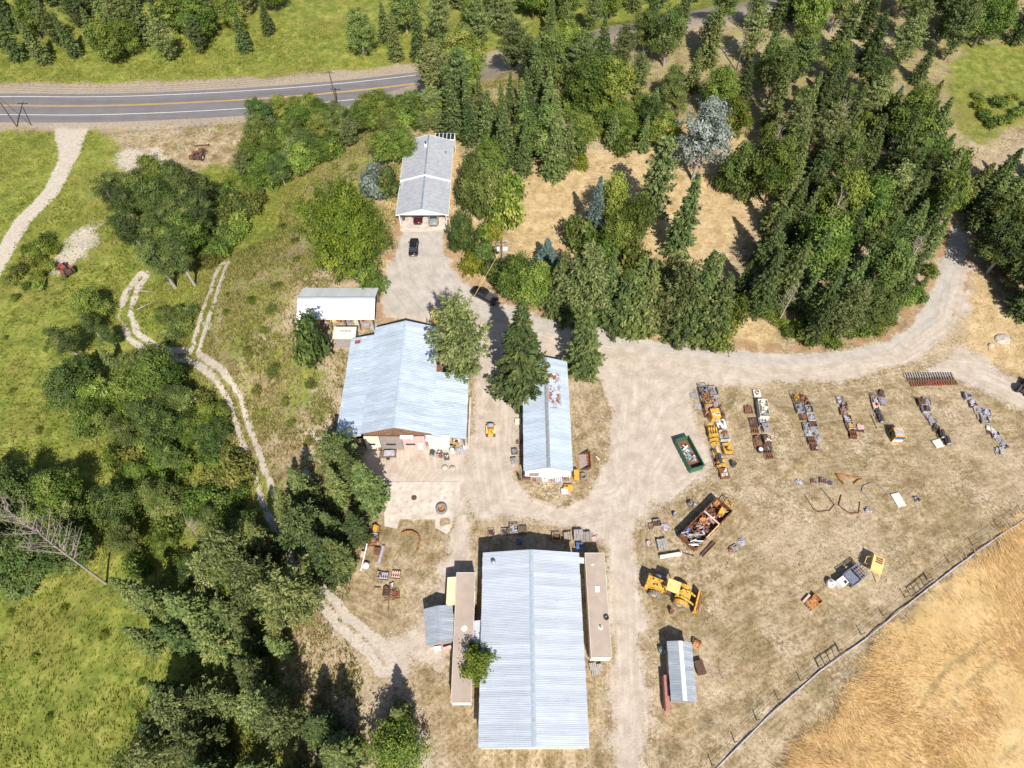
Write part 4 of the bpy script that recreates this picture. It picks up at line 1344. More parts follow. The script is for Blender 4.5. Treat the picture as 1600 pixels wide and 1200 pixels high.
kind('silverbush', 'shrub', [broadleaf(140, 4.0, 2.4, 'silver', .03, nclu=110, per=28, lobes=8, leaf=.19)], 4.0, 2.5)
kind('limebush', 'shrub', [broadleaf(150 + s, 1.9, 1.6, 'lime', .02, nclu=55, per=24, lobes=6, leaf=.17) for s in range(2)], 1.9, 1.6)
kind('bigmaple', 'maple_tree', [broadleaf(160, 10, 7.6, 'lime', .08, nclu=620, per=62, lobes=19, leaf=.165, spread=.35)], 10, 8.0)
kind('hedge', 'shrub', [broadleaf(180 + s, 5, 4.5, 'dark', .02, nclu=330, per=42, leaf=.19, lobes=15) for s in range(2)], 5, 4.6)
kind('dead', 'dead_tree', [dead_tree(170, 20, br=60)], 20, 3)
kind('snag', 'dead_tree', [dead_tree(171, 11, br=14)], 11, 2)
ONES = ['', 'first', 'second', 'third', 'fourth', 'fifth', 'sixth', 'seventh', 'eighth', 'ninth', 'tenth', 'eleventh', 'twelfth', 'thirteenth', 'fourteenth', 'fifteenth', 'sixteenth', 'seventeenth', 'eighteenth', 'nineteenth']
def nth(n):
    if n < 20:
        return ONES[n]
    t = {2: 'twent', 3: 'thirt', 4: 'fort', 5: 'fift', 6: 'sixt', 7: 'sevent', 8: 'eight', 9: 'ninet'}[n // 10]
    return t + 'ieth' if n % 10 == 0 else t + 'y-' + ONES[n % 10]
TR = random.Random(11)
TREES = []
def tree(key, loc, h, r, label, group=None, cat='tree', rz=None, var=None, min_ok=True):
    name, lib, h0, r0 = KINDS[key]
    tm, cm = lib[TR.randrange(len(lib)) if var is None else var]
    if name == 'shrub':
        cat = 'shrub'
    t = thing(name, label, cat, (loc[0], loc[1], loc[2] - 0.05), TR.uniform(0, 6.28) if rz is None else rz, group)
    t.scale = (r / r0, r / r0, h / h0)
    if name != 'shrub':
        t.rotation_euler[0], t.rotation_euler[1] = TR.gauss(0, .035), TR.gauss(0, .035)
    for nm, me in ((tm.name.split('.')[0], tm), (cm.name.split('.')[0], cm)):
        o = bpy.data.objects.new(nm, me)
        link(o)
        o.parent = t
    TREES.append((loc[0], loc[1], r))
    return t

def tree_px(key, base, top, r, label, group=None, **kw):
    """a tree standing at base whose tip reaches the height of top in the photograph"""
    b = G(*base)
    lo, hi = 0.3, 40.0
    for _ in range(30):
        m = (lo + hi) / 2
        if to_px(b.x, b.y, b.z + m)[1] > top:
            lo = m
        else:
            hi = m
    return tree(key, b, lo, r, label, group, **kw)

def scatter(poly, spacing, mixk, hr, label, group, seed, rscale=(0.85, 1.2), frac=0.42, avoid=(), maxn=400, where=''):
    """fill a patch of crowns; poly outlines the crowns as they show, trees stand where those crowns put them"""
    r = random.Random(seed)
    xs, ys = [p[0] for p in poly], [p[1] for p in poly]
    keys, wts = zip(*mixk)
    pts, n, miss = [], 0, 0
    made = {}
    while miss < 260 and n < maxn:
        px, py = r.uniform(min(xs), max(xs)), r.uniform(min(ys), max(ys))
        ins, j = False, len(poly) - 1
        for i in range(len(poly)):
            (ax, ay), (bx, by) = poly[i], poly[j]
            if (ay > py) != (by > py) and px < (bx - ax) * (py - ay) / (by - ay) + ax:
                ins = not ins
            j = i
        if not ins:
            continue
        k = r.choices(keys, wts)[0]
        name, lib, h0, r0 = KINDS[k]
        h = r.uniform(*hr) * (0.5 if name == 'shrub' and hr[1] > 5 else 1)
        p = P(px, py, h * frac)
        R = r0 * r.uniform(*rscale) * (h / h0) ** 0.6
        sp = spacing * (0.72 if name == 'shrub' else 1)
        if any((p.x - a) ** 2 + (p.y - b) ** 2 < (sp * (0.65 + 0.35 * r.random())) ** 2 for a, b in pts) or any((p.x - a) ** 2 + (p.y - b) ** 2 < q * q for a, b, q in avoid):
            miss += 1
            continue
        if any(x0 - .6 < p.x < x1 + .6 and y0 - .6 < p.y < y1 + .6 for x0, x1, y0, y1 in BUILT):
            miss += 1
            continue
        if float(i_pave(np.array([p.x]), np.array([p.y]))[0]) > .3 or float(i_dh(np.array([p.x]), np.array([p.y]))[0]) < 8.5:
            miss += 1
            continue
        pts.append((p.x, p.y))
        p.z = gz(p.x, p.y)
        made.setdefault(label[k], []).append((to_px(p.x, p.y, p.z)[0], tree(k, p, h, R, label[k], group)))
        n += 1
    for lb, lst in made.items():
        if len(lst) > 1:
            lst.sort(key=lambda a: a[0])
            for i, (_, o) in enumerate(lst):
                o['label'] = ('leftmost ' + lb) if i == 0 else ('rightmost ' + lb) if i == len(lst) - 1 else nth(i + 1) + ' ' + lb.replace(where, 'from the left ' + where)
    return n

# --- trees one can name
tree_px('pine', (724, 596), 452, 4.3, 'tall loose grey-green pine beside the workshop roof', var=0)
tree_px('spruce', (814, 612), 463, 5.3, 'largest spruce between the workshop and the long shed', var=1)
tree_px('spruce', (911, 581), 480, 3.4, 'cone-shaped spruce by the corner of the long shed', var=2)
tree_px('bigmaple', (560, 425), 300, 8.4, 'big round bright green maple beside the house driveway')
tree_px('column', (1012, 352), 206, 3.3, 'tall lone pine in the middle of the dry clearing')
tree_px('slim', (1056, 398), 273, 3.2, 'slender fir below the silver poplar in the clearing')
tree_px('silver', (1082, 282), 150, 5.8, 'silver grey poplar with pale forked trunk in the clearing')
tree_px('hedge', (1148, 292), 232, 5.0, 'broad dark green rounded shrub beside the silver poplar')
tree_px('lime', (1132, 215), 152, 4.2, 'bright green tree behind the silver poplar')
tree_px('silverbush', (592, 303), 258, 3.6, 'silvery olive shrub left of the house roof')
tree_px('hedge', (723, 386), 336, 2.9, 'round clipped-looking shrub beside the satellite dish')
_p = P(750, 1034, 4.2)
tree('lime', Vector((_p.x, _p.y, 0)), 6.6, 2.7, 'small bright tree between the left trailer and the warehouse')
tree_px('dead', (166, 912), 800, 3.0, 'bare leaning dead tree in the lower left woods', rz=2.2)
for (bx, by, ty, r, k, lb) in [
    (737, 318, 245, 3.6, 'hedge', 'dark shrub against the right side of the house'), (765, 335, 262, 3.6, 'hedge', 'dark shrub second from the house wall'),
    (795, 330, 268, 3.2, 'bush', 'green shrub at the edge of the dry clearing right of the house'), (793, 360, 308, 3.2, 'bush', 'green shrub above the utility pole'),
    (768, 268, 215, 3.6, 'leaf', 'green tree right of the upper house roof'), (636, 255, 195, 3.2, 'leaf', 'green tree left of the house ridge'),
    (600, 262, 205, 3.4, 'leaf', 'green tree behind the silvery olive shrub'), (612, 310, 262, 2.6, 'darkbush', 'dark shrub against the left house eaves'),
    (757, 378, 352, 1.8, 'bush', 'small shrub between the round shrub and the utility pole'), (768, 372, 352, 2.2, 'goldbush', 'yellow flowering shrub above the utility pole'),
    (738, 425, 403, 2.2, 'goldbush', 'yellow flowering shrub by the driveway edge'), (757, 412, 380, 2.6, 'darkbush', 'dark shrub left of the utility pole'),
    (770, 440, 410, 2.4, 'darkbush', 'dark green shrub at the foot of the utility pole'),
    (812, 470, 398, 4.3, 'leaf', 'dense round green tree right of the utility pole'), (842, 482, 405, 4.0, 'leaf', 'dense green tree at the left end of the roadside spruces'),
    (582, 452, 412, 3.0, 'bush', 'green shrub below the big maple'), (500, 565, 498, 3.4, 'darkbush', 'dark shrub left of the small grey shed'),
    (855, 420, 375, 2.8, 'blue', 'blue-green spruce at the bottom of the dry clearing'),
    (923, 372, 276, 2.6, 'blue', 'pale blue spruce in the clump right of the dry clearing'), (952, 362, 270, 3.6, 'leaf', 'tall green tree in the clump right of the dry clearing'),
    (985, 398, 300, 3.8, 'leaf', 'green tree at the right of the clump below the lone pine'), (962, 402, 330, 4.0, 'leaf', 'green tree in the middle of the clump'),
    (900, 388, 340, 3.4, 'darkbush', 'low brown-green shrub at the left of the clump'), (935, 418, 372, 3.6, 'bush', 'olive shrub at the bottom of the clump'),
    (985, 425, 385, 3.4, 'olivebush', 'olive shrub below the clump near the roadside spruces'),
    (905, 262, 246, 2.0, 'limebush', 'small bright green shrub at the top of the clearing'), (880, 262, 230, 2.4, 'darkbush', 'dark round shrub at the top of the clearing'),
    (895, 245, 208, 3.0, 'darkbush', 'dark shrub beside the clearing path'), (972, 238, 215, 2.4, 'bush', 'green shrub in the upper clearing'),
    (1140, 500, 470, 2.6, 'limebush', 'bright shrub at the right end of the roadside spruces'), (1122, 535, 500, 3.0, 'bush', 'green shrub at the bend of the drive by the spruces'),
    (1195, 275, 240, 3.0, 'bush', 'green shrub at the right edge of the upper clearing')]:
    tree_px(k, (bx, by), ty, r, lb)
# row of spruces along the drive
ROWX = [(868, 487, 392), (890, 496, 400), (912, 500, 386), (938, 505, 396), (962, 512, 420), (985, 517, 402), (1008, 520, 396), (1032, 524, 412), (1056, 526, 392), (1080, 528, 400), (1100, 530, 420),
        (925, 472, 398), (1040, 482, 400), (1090, 488, 405)]
for i, (bx, by, ty) in enumerate(ROWX):
    tree_px(['spruce', 'spruce', 'pine', 'spruce', 'slim'][i % 5], (bx, by), ty, 3.2 + .5 * (i % 3), nth(i + 1 if i < 11 else sorted(q[0] for q in ROWX[11:]).index(bx) + 1) + ' conifer of the row along the driveway, '+ ('front' if i < 11 else 'back') + ' rank from the left', 'spruces along the driveway')
for i, (bx, by, ty) in enumerate([(948, 505, 478), (965, 520, 490), (985, 524, 500), (935, 500, 474)]):
    tree_px('limebush', (bx, by), ty, 1.9, nth([2, 3, 4, 1][i]) + ' bright weed clump from the left before the conifer row', 'weed clumps by the driveway')

TRAIL_AVOID = [(a, b, 2.6) for tr_ in TRAILS for a, b in resample(tr_, 2.5)]
LBL = lambda where: {'spruce': 'dark green spruce ' + where, 'slim': 'slender fir ' + where, 'pine': 'grey-green pine ' + where, 'leaf': 'green broadleaf tree ' + where, 'dark': 'dark broadleaf tree ' + where, 'hedge': 'dense dark shrub ' + where,
                     'poplar': 'tall pale-trunked poplar ' + where, 'bush': 'green shrub ' + where, 'darkbush': 'dark green shrub ' + where, 'olivebush': 'olive shrub ' + where, 'lime': 'bright green tree ' + where,
                     'blue': 'blue-green spruce ' + where, 'limebush': 'bright green shrub ' + where, 'snag': 'bare dead tree ' + where, 'goldbush': 'yellow-green shrub ' + where, 'silver': 'silver tree ' + where}
def wood(poly, sp, mixk, hr, where, seed, **kw):
    return scatter(poly, sp, mixk, hr, LBL(where), 'plants ' + where, seed, where=where, avoid=TRAIL_AVOID, **kw)
cnt = {}
cnt['east'] = wood([(1195, 320), (1212, 270), (1190, 225), (1205, 160), (1240, 150), (1360, 150), (1460, 150), (1480, 210), (1500, 250), (1480, 350), (1455, 400), (1420, 445), (1380, 490), (1310, 515), (1235, 510), (1205, 470), (1160, 455), (1140, 440), (1180, 395)],
     4.25, [('spruce', 6), ('slim', 4), ('pine', 2.5), ('leaf', 1.6), ('dark', 2.2), ('snag', 1.2), ('blue', .3), ('bush', 1)], (7, 16.5), 'in the dense wood inside the drive bend', 21, rscale=(.75, 1.12))
cnt['edge'] = wood([(1515, 290), (1565, 272), (1620, 250), (1680, 240), (1680, 500), (1612, 470), (1580, 430), (1555, 385), (1538, 340)],
     4.4, [('spruce', 5), ('slim', 3), ('pine', 2), ('dark', 1.5)], (9, 14), 'in the wood right of the forest drive', 22)
cnt['north'] = wood([(700, 155), (745, 150), (860, 150), (880, 200), (890, 240), (840, 255), (800, 230), (760, 210), (730, 200), (705, 190)],
     4.4, [('spruce', 5), ('slim', 3), ('dark', .6)], (11, 16), 'in the dark wood behind the house', 23, rscale=(.7, 1.05))
cnt['north2'] = wood([(880, 150), (1060, 150), (1050, 190), (1030, 225), (960, 225), (900, 215)],
     4.6, [('pine', 2), ('spruce', 1), ('leaf', 3), ('bush', 4), ('dark', 2)], (4.5, 9), 'in the mixed wood above the clearing', 24)
cnt['bank'] = wood([(570, 160), (700, 150), (715, 190), (640, 200), (590, 200), (545, 190), (560, 168)], 3.6, [('leaf', 3), ('bush', 3), ('pine', 1), ('dark', 2)], (4, 8), 'on the bank between the house and the highway', 25)
cnt['nw'] = wood([(405, 180), (430, 165), (490, 168), (540, 180), (555, 205), (520, 235), (470, 255), (430, 280), (380, 290), (365, 270), (395, 230)],
     3.3, [('leaf', 4), ('dark', 3), ('bush', 3), ('pine', 1)], (4.5, 9), 'in the thicket below the highway', 26)
cnt['left'] = wood([(215, 300), (245, 270), (285, 275), (312, 310), (320, 345), (312, 390), (305, 425), (265, 430), (220, 400), (190, 380), (175, 340), (180, 300)],
     4.4, [('poplar', 6), ('dark', 2), ('leaf', 1)], (9, 14), 'in the poplar group left of the bank', 27)
cnt['mid'] = wood([(330, 300), (380, 285), (415, 300), (385, 350), (350, 395), (335, 430), (322, 400)], 3.0, [('bush', 4), ('darkbush', 2), ('olivebush', 3), ('leaf', 1)], (2, 4.5), 'between the poplars and the weedy bank', 45)
cnt['left2'] = wood([(250, 490), (300, 480), (302, 520), (255, 525)], 3.4, [('darkbush', 3), ('dark', 2)], (4, 5.5), 'between the two ruts below the poplars', 28)
cnt['rav1'] = wood([(110, 490), (160, 460), (205, 500), (215, 560), (260, 560), (300, 590), (290, 640), (240, 690), (180, 700), (110, 660), (100, 580)],
     5.7, [('dark', 4), ('leaf', 2), ('poplar', 4), ('slim', .6)], (6, 13), 'in the ravine wood beside the meadow', 29)
cnt['rav2'] = wood([(260, 620), (320, 600), (350, 640), (370, 700), (395, 770), (410, 810), (360, 830), (280, 800), (200, 760), (170, 720), (210, 690)],
     4.2, [('leaf', 4), ('dark', 3), ('bush', 3), ('olivebush', 2), ('snag', .5)], (3.5, 8), 'in the thicket left of the climbing track', 30)
cnt['rav3'] = wood([(150, 790), (240, 760), (330, 810), (420, 820), (400, 900), (300, 890), (200, 890), (150, 850)],
     5.2, [('leaf', 4), ('dark', 3), ('bush', 3), ('poplar', 2), ('snag', .6)], (4, 10), 'in the hollow of the lower ravine', 31)
cnt['rav4'] = wood([(-30, 760), (40, 740), (110, 780), (130, 850), (60, 900), (-30, 900)], 4.4, [('dark', 4), ('leaf', 2), ('spruce', 1)], (7, 12), 'at the left edge around the dead tree', 32)
cnt['sp1'] = wood([(470, 740), (530, 715), (575, 740), (575, 800), (555, 860), (515, 890), (470, 860), (440, 800)],
     4.3, [('spruce', 6), ('pine', 1)], (9, 14), 'left of the concrete slab', 33)
cnt['sp2'] = wood([(380, 850), (450, 830), (515, 885), (480, 925), (448, 960), (465, 1000), (445, 1050), (400, 1060), (330, 1000), (230, 1010), (200, 920), (300, 900)],
     5.0, [('pine', 3), ('spruce', 6), ('slim', 2)], (9, 15), 'in the lower spruce wood left of the track', 34)
cnt['sp3'] = wood([(250, 1080), (430, 1070), (500, 1110), (540, 1180), (520, 1260), (200, 1260)], 5.0, [('pine', 4), ('spruce', 4), ('dark', 1)], (9, 14), 'at the bottom left below the track', 35)
cnt['south'] = wood([(600, 1110), (660, 1105), (660, 1170), (600, 1170)], 5.0, [('spruce', 2), ('leaf', 2)], (6, 8), 'at the bottom beside the left trailer', 36)
cnt['bankbush'] = wood([(345, 480), (420, 330), (500, 260), (560, 240), (560, 300), (500, 330), (470, 400), (430, 450), (430, 540), (480, 570), (500, 640), (480, 700), (440, 700), (400, 620), (370, 560)],
     7.5, [('olivebush', 5), ('limebush', .8)], (0.5, 1.2), 'on the weedy bank below the house', 37, rscale=(.7, 1.1))
cnt['meadow'] = wood([(0, 440), (60, 430), (110, 470), (90, 560), (80, 680), (0, 700)], 17.0, [('limebush', 3)], (0.4, 0.8), 'scattered in the green meadow', 38, rscale=(.6, 1.0))
cnt['meadow2'] = wood([(0, 920), (150, 940), (230, 1030), (250, 1200), (0, 1200)], 14.0, [('limebush', 4)], (0.5, 0.9), 'in the weedy hollow at the lower left', 39, rscale=(.7, 1.1))
cnt['tl'] = wood([(50, 375), (85, 370), (75, 440), (20, 470), (20, 420)], 3.6, [('bush', 3), ('limebush', 2), ('olivebush', 2)], (1.0, 2.2), 'along the white gravel road', 40)
cnt['topr'] = wood([(1525, 150), (1600, 150), (1620, 170), (1560, 195), (1530, 175)], 5.5, [('bush', 3), ('limebush', 2)], (1.2, 2.4), 'in the upper right meadow', 41)
cnt['fill'] = wood([(1120, 440), (1200, 480), (1215, 515), (1300, 535), (1380, 510), (1440, 455), (1455, 420), (1420, 460), (1380, 490), (1310, 515), (1235, 505)], 3.4, [('bush', 3), ('limebush', 2), ('slim', 1)], (2.5, 6), 'along the inner edge of the drive bend', 42)
# beyond the highway and the far wood
cnt['far1'] = wood([(-40, -60), (420, -60), (430, 20), (380, 60), (250, 80), (100, 70), (-40, 90)], 7.5, [('spruce', 3), ('pine', 3), ('leaf', 2)], (9, 15), 'on the far side of the highway', 43)
cnt['far2'] = wood([(560, 60), (700, -60), (1660, -60), (1660, 30), (1470, 60), (1440, 140), (1250, 148), (1050, 148), (860, 148), (700, 140)], 7.0, [('spruce', 4), ('pine', 3), ('leaf', 2), ('dark', 2)], (10, 16), 'in the far wood north of the house', 44)
print('trees', cnt, len(TREES))
# ---------------------------------------------------------------- pallets and machine parts laid out in rows
OR = random.Random(5)
def pallet_mesh():
    mb = MB()
    for i in range(7):
        mb.box((-.53 + i * .177, 0, .13), (.125, 1.1, .025))
    for y_ in (-.5, 0, .5):
        mb.box((0, y_, .07), (1.18, .1, .09))
    for i in range(3):
        mb.box((-.5 + i * .5, 0, .012), (.12, 1.1, .02))
    return mb
PAL = {k: pallet_mesh().mesh('pallet', M[k]) for k in ('wood', 'greywood', 'darkwood', 'darkrust')}
def pallet(root, mat='greywood', z=0.0, s=(1, 1)):
    o = bpy.data.objects.new('pallet', PAL[mat])
    link(o)
    o.parent = root
    o.location = (0, 0, z)
    o.scale = (s[0], s[1], 1)
    return o

def load_parts(root, kind, col, h, seed):
    r = random.Random(seed)
    m = M[col]
    z0 = .145
    if kind == 'flat':
        mb = MB()
        for i in range(r.randint(4, 6)):
            x, y_ = r.uniform(-.35, .35), r.uniform(-.35, .35)
            mb.box((x, y_, z0 + .03 + .028 * i), (r.uniform(.25, .8), r.uniform(.2, .7), .05), rz=r.uniform(-.5, .5))
        mb.obj('plates', m, root)
        mb = MB()
        for i in range(5):
            mb.cyl((r.uniform(-.4, .4), r.uniform(-.4, .4), z0), (r.uniform(-.4, .4), r.uniform(-.4, .4), z0 + .26), .03, n=6)
        mb.obj('rods', M['steel'], root)
    elif kind == 'crate':
        mb = MB()
        for i in range(4):
            z = z0 + .05 + i * (h - .15) / 3
            for s in (-1, 1):
                mb.box((s * .54, 0, z), (.03, 1.08, .1))
                mb.box((0, s * .52, z), (1.05, .03, .1))
        for sx in (-1, 1):
            for sy in (-1, 1):
                mb.box((sx * .5, sy * .48, z0 + h / 2), (.06, .06, h))
        mb.obj('crate_sides', m, root)
        mb = MB()
        for i in range(14):
            mb.box((r.uniform(-.35, .35), r.uniform(-.35, .35), z0 + r.uniform(.05, h * .75)), (r.uniform(.12, .4), r.uniform(.1, .35), r.uniform(.08, .25)), rz=r.uniform(0, 3), rx=r.uniform(-.4, .4))
        mb.obj('scrap', M[r.choice(['rust', 'darkrust', 'steel', 'lilac'])], root)
    elif kind == 'rollers':
        mb = MB()
        n = 4
        for k in range(max(1, int(h / .25))):
            for i in range(n):
                x = -.42 + i * .28
                mb.lathe([(.0, -.45), (.12, -.45), (.12, -.2), (.09, -.18), (.09, .18), (.12, .2), (.12, .45), (0, .45)], (x, 0, z0 + .13 + k * .25), 'y', 10)
        mb.obj('rollers', m, root)
    elif kind == 'gears':
        mb = MB()
        for i in range(6):
            x, y_ = r.uniform(-.33, .33), r.uniform(-.33, .33)
            R = r.uniform(.15, .34)
            z = z0 + i * h / 7
            mb.lathe([(R * .35, z), (R, z), (R, z + .1), (R * .6, z + .12), (R * .35, z + .12), (R * .35, z)], (x, y_, 0), 'z', 12)
        mb.obj('gears', m, root)
        MB().box((.1, -.2, z0 + h * .5), (.5, .35, h * .7), rz=.4).obj('housing', M['darksteel'], root)
    elif kind == 'engine':
        mb = MB()
        mb.box((0, 0, z0 + h * .35), (.55, .95, h * .7), taper=.85)
        mb.box((0, 0, z0 + h * .82), (.32, .85, h * .22))
        for i in range(4):
            mb.cyl((.3, -.33 + i * .22, z0 + h * .5), (.45, -.33 + i * .22, z0 + h * .55), .06, n=7)
        mb.obj('engine_block', m, root)
        mb = MB().lathe([(0, -.08), (.3, -.08), (.3, .0), (.1, .05), (0, .05)], (0, -.55, z0 + h * .4), 'y', 14)
        mb.obj('flywheel', M['steel'], root)
        MB().cyl((-.32, -.3, z0 + h * .7), (-.32, .4, z0 + h * .7), .1, n=9).obj('manifold', M['darkrust'], root)
    elif kind == 'machine':
        mb = MB()
        mb.box((-.1, .1, z0 + h * .3), (.8, .7, h * .6), rz=r.uniform(-.2, .2), taper=.9)
        mb.box((.2, -.3, z0 + h * .45), (.4, .45, h * .9), rz=r.uniform(-.4, .4))
        mb.obj('housing', m, root)
        mb = MB()
        mb.cyl((-.5, -.4, z0 + h * .6), (.5, -.1, z0 + h * .8), .07, n=8)
        mb.cyl((-.3, .45, z0), (-.2, .4, z0 + h * 1.05), .06, n=7)
        mb.box((-.2, .2, z0 + h * .68), (.4, .3, h * .18), rz=.5)
        mb.obj('fittings', M[r.choice(['steel', 'rust', 'darkrust', 'lilac'])], root)
        MB().lathe([(0, .02), (.2, .02), (.22, .1), (.1, .14), (0, .14)], (.22, -.3, z0 + h * .88), n=10).obj('cover', M[r.choice(['steel', 'darksteel', 'rust'])], root)
    elif kind == 'box':
        MB().box((0, 0, z0 + h / 2), (1.0, .95, h), taper=.97).obj('box', m, root)
        MB().box((0, 0, z0 + h + .025), (1.04, .99, .04)).obj('lid', m, root)
        mb = MB()
        for i in range(5):
            mb.box((r.uniform(-.35, .35), r.uniform(-.3, .3), z0 + h + .08), (r.uniform(.1, .35), r.uniform(.1, .3), .1), rz=r.uniform(0, 3))
        mb.obj('fittings', M[r.choice(['rust', 'steel', 'darkrust', 'offwhite'])], root)
    elif kind == 'frame':
        mb = MB()
        for sx in (-1, 1):
            for sy in (-1, 1):
                mb.cyl((sx * .5, sy * .48, z0), (sx * .5, sy * .48, z0 + h), .035, n=6)
            mb.cyl((sx * .5, -.48, z0 + h), (sx * .5, .48, z0 + h), .035, n=6)
            mb.cyl((-.5, sx * .48, z0 + h), (.5, sx * .48, z0 + h), .035, n=6)
            mb.cyl((sx * .5, -.48, z0 + h * .5), (sx * .5, .48, z0 + h * .5), .025, n=6)
        mb.obj('frame', m, root)
        mb = MB()
        for i in range(8):
            mb.box((r.uniform(-.3, .3), r.uniform(-.3, .3), z0 + r.uniform(.08, h * .7)), (r.uniform(.2, .5), r.uniform(.1, .4), r.uniform(.1, .3)), rz=r.uniform(0, 3))
        mb.obj('castings', M[r.choice(['rust', 'darkrust', 'orange', 'yellow'])], root)
    elif kind == 'blade':
        mb = MB()
        pr = [(-.55, .0), (-.3, .28), (0, .42), (.3, .28), (.55, 0), (.5, -.06), (.28, .2), (0, .33), (-.28, .2), (-.5, -.06)]
        for k in range(3):
            mb.prism([(a, b + z0 + .12 + k * h / 4) for a, b in pr], .3, 'y', off=-.5 + .35 * k)
        mb.obj('curved_blades', m, root)
    elif kind == 'planks':
        mb = MB()
        for i in range(int(h / .12)):
            for j in range(4):
                mb.box((-.42 + j * .28 + r.uniform(-.02, .02), 0, z0 + .05 + i * .12), (.24, 1.15 + r.uniform(-.1, .1), .09), rz=r.uniform(-.03, .03))
        mb.obj('planks', m, root)

DESC = {'flat': 'low pallet of {c} plates', 'crate': 'slatted {c} crate of scrap', 'rollers': 'pallet of {c} rollers', 'gears': 'pallet of {c} gears', 'engine': 'pallet with {c} engine block',
        'machine': 'pallet with {c} machine housings', 'box': '{c} box on a pallet', 'frame': 'pallet with {c} pipe frame', 'blade': 'pallet of curved {c} blades', 'planks': 'stack of {c} planks'}
CN = {'yellow': 'yellow', 'pale_yellow': 'pale yellow', 'orange': 'orange', 'rust': 'rusty brown', 'darkrust': 'dark rusty', 'redpaint': 'red', 'pink': 'pinkish', 'steel': 'grey steel', 'darksteel': 'black', 'white': 'white',
      'offwhite': 'off-white', 'green': 'green', 'teal': 'teal', 'blue': 'blue', 'lilac': 'violet-grey', 'taupe': 'brown-grey', 'wood': 'tan wooden', 'greywood': 'grey wooden', 'darkwood': 'dark wooden', 'cream': 'cream', 'lamp': 'white', 'dusty_rubber': 'grey rubber', 'tan': 'tan'}
ORD = ['first', 'second', 'third', 'fourth', 'fifth', 'sixth', 'seventh', 'eighth', 'ninth', 'tenth', 'eleventh', 'twelfth', 'thirteenth', 'fourteenth', 'fifteenth', 'sixteenth', 'seventeenth', 'eighteenth', 'nineteenth', 'twentieth', 'twenty-first', 'twenty-second', 'twenty-third', 'twenty-fourth', 'twenty-fifth']
def lot(px, py, kind, col, h, where, rz, s=1.0, group=None, base='greywood', sy=None, place=None):
    p = G(px, py)
    t = thing('pallet_load', DESC[kind].format(c=CN[col]) + ', ' + where, 'pallet', p, rz, group)
    t.scale = (s, sy or s, 1)
    pallet(t, base)
    load_parts(t, kind, col, h, OR.randrange(10 ** 6))
    return t

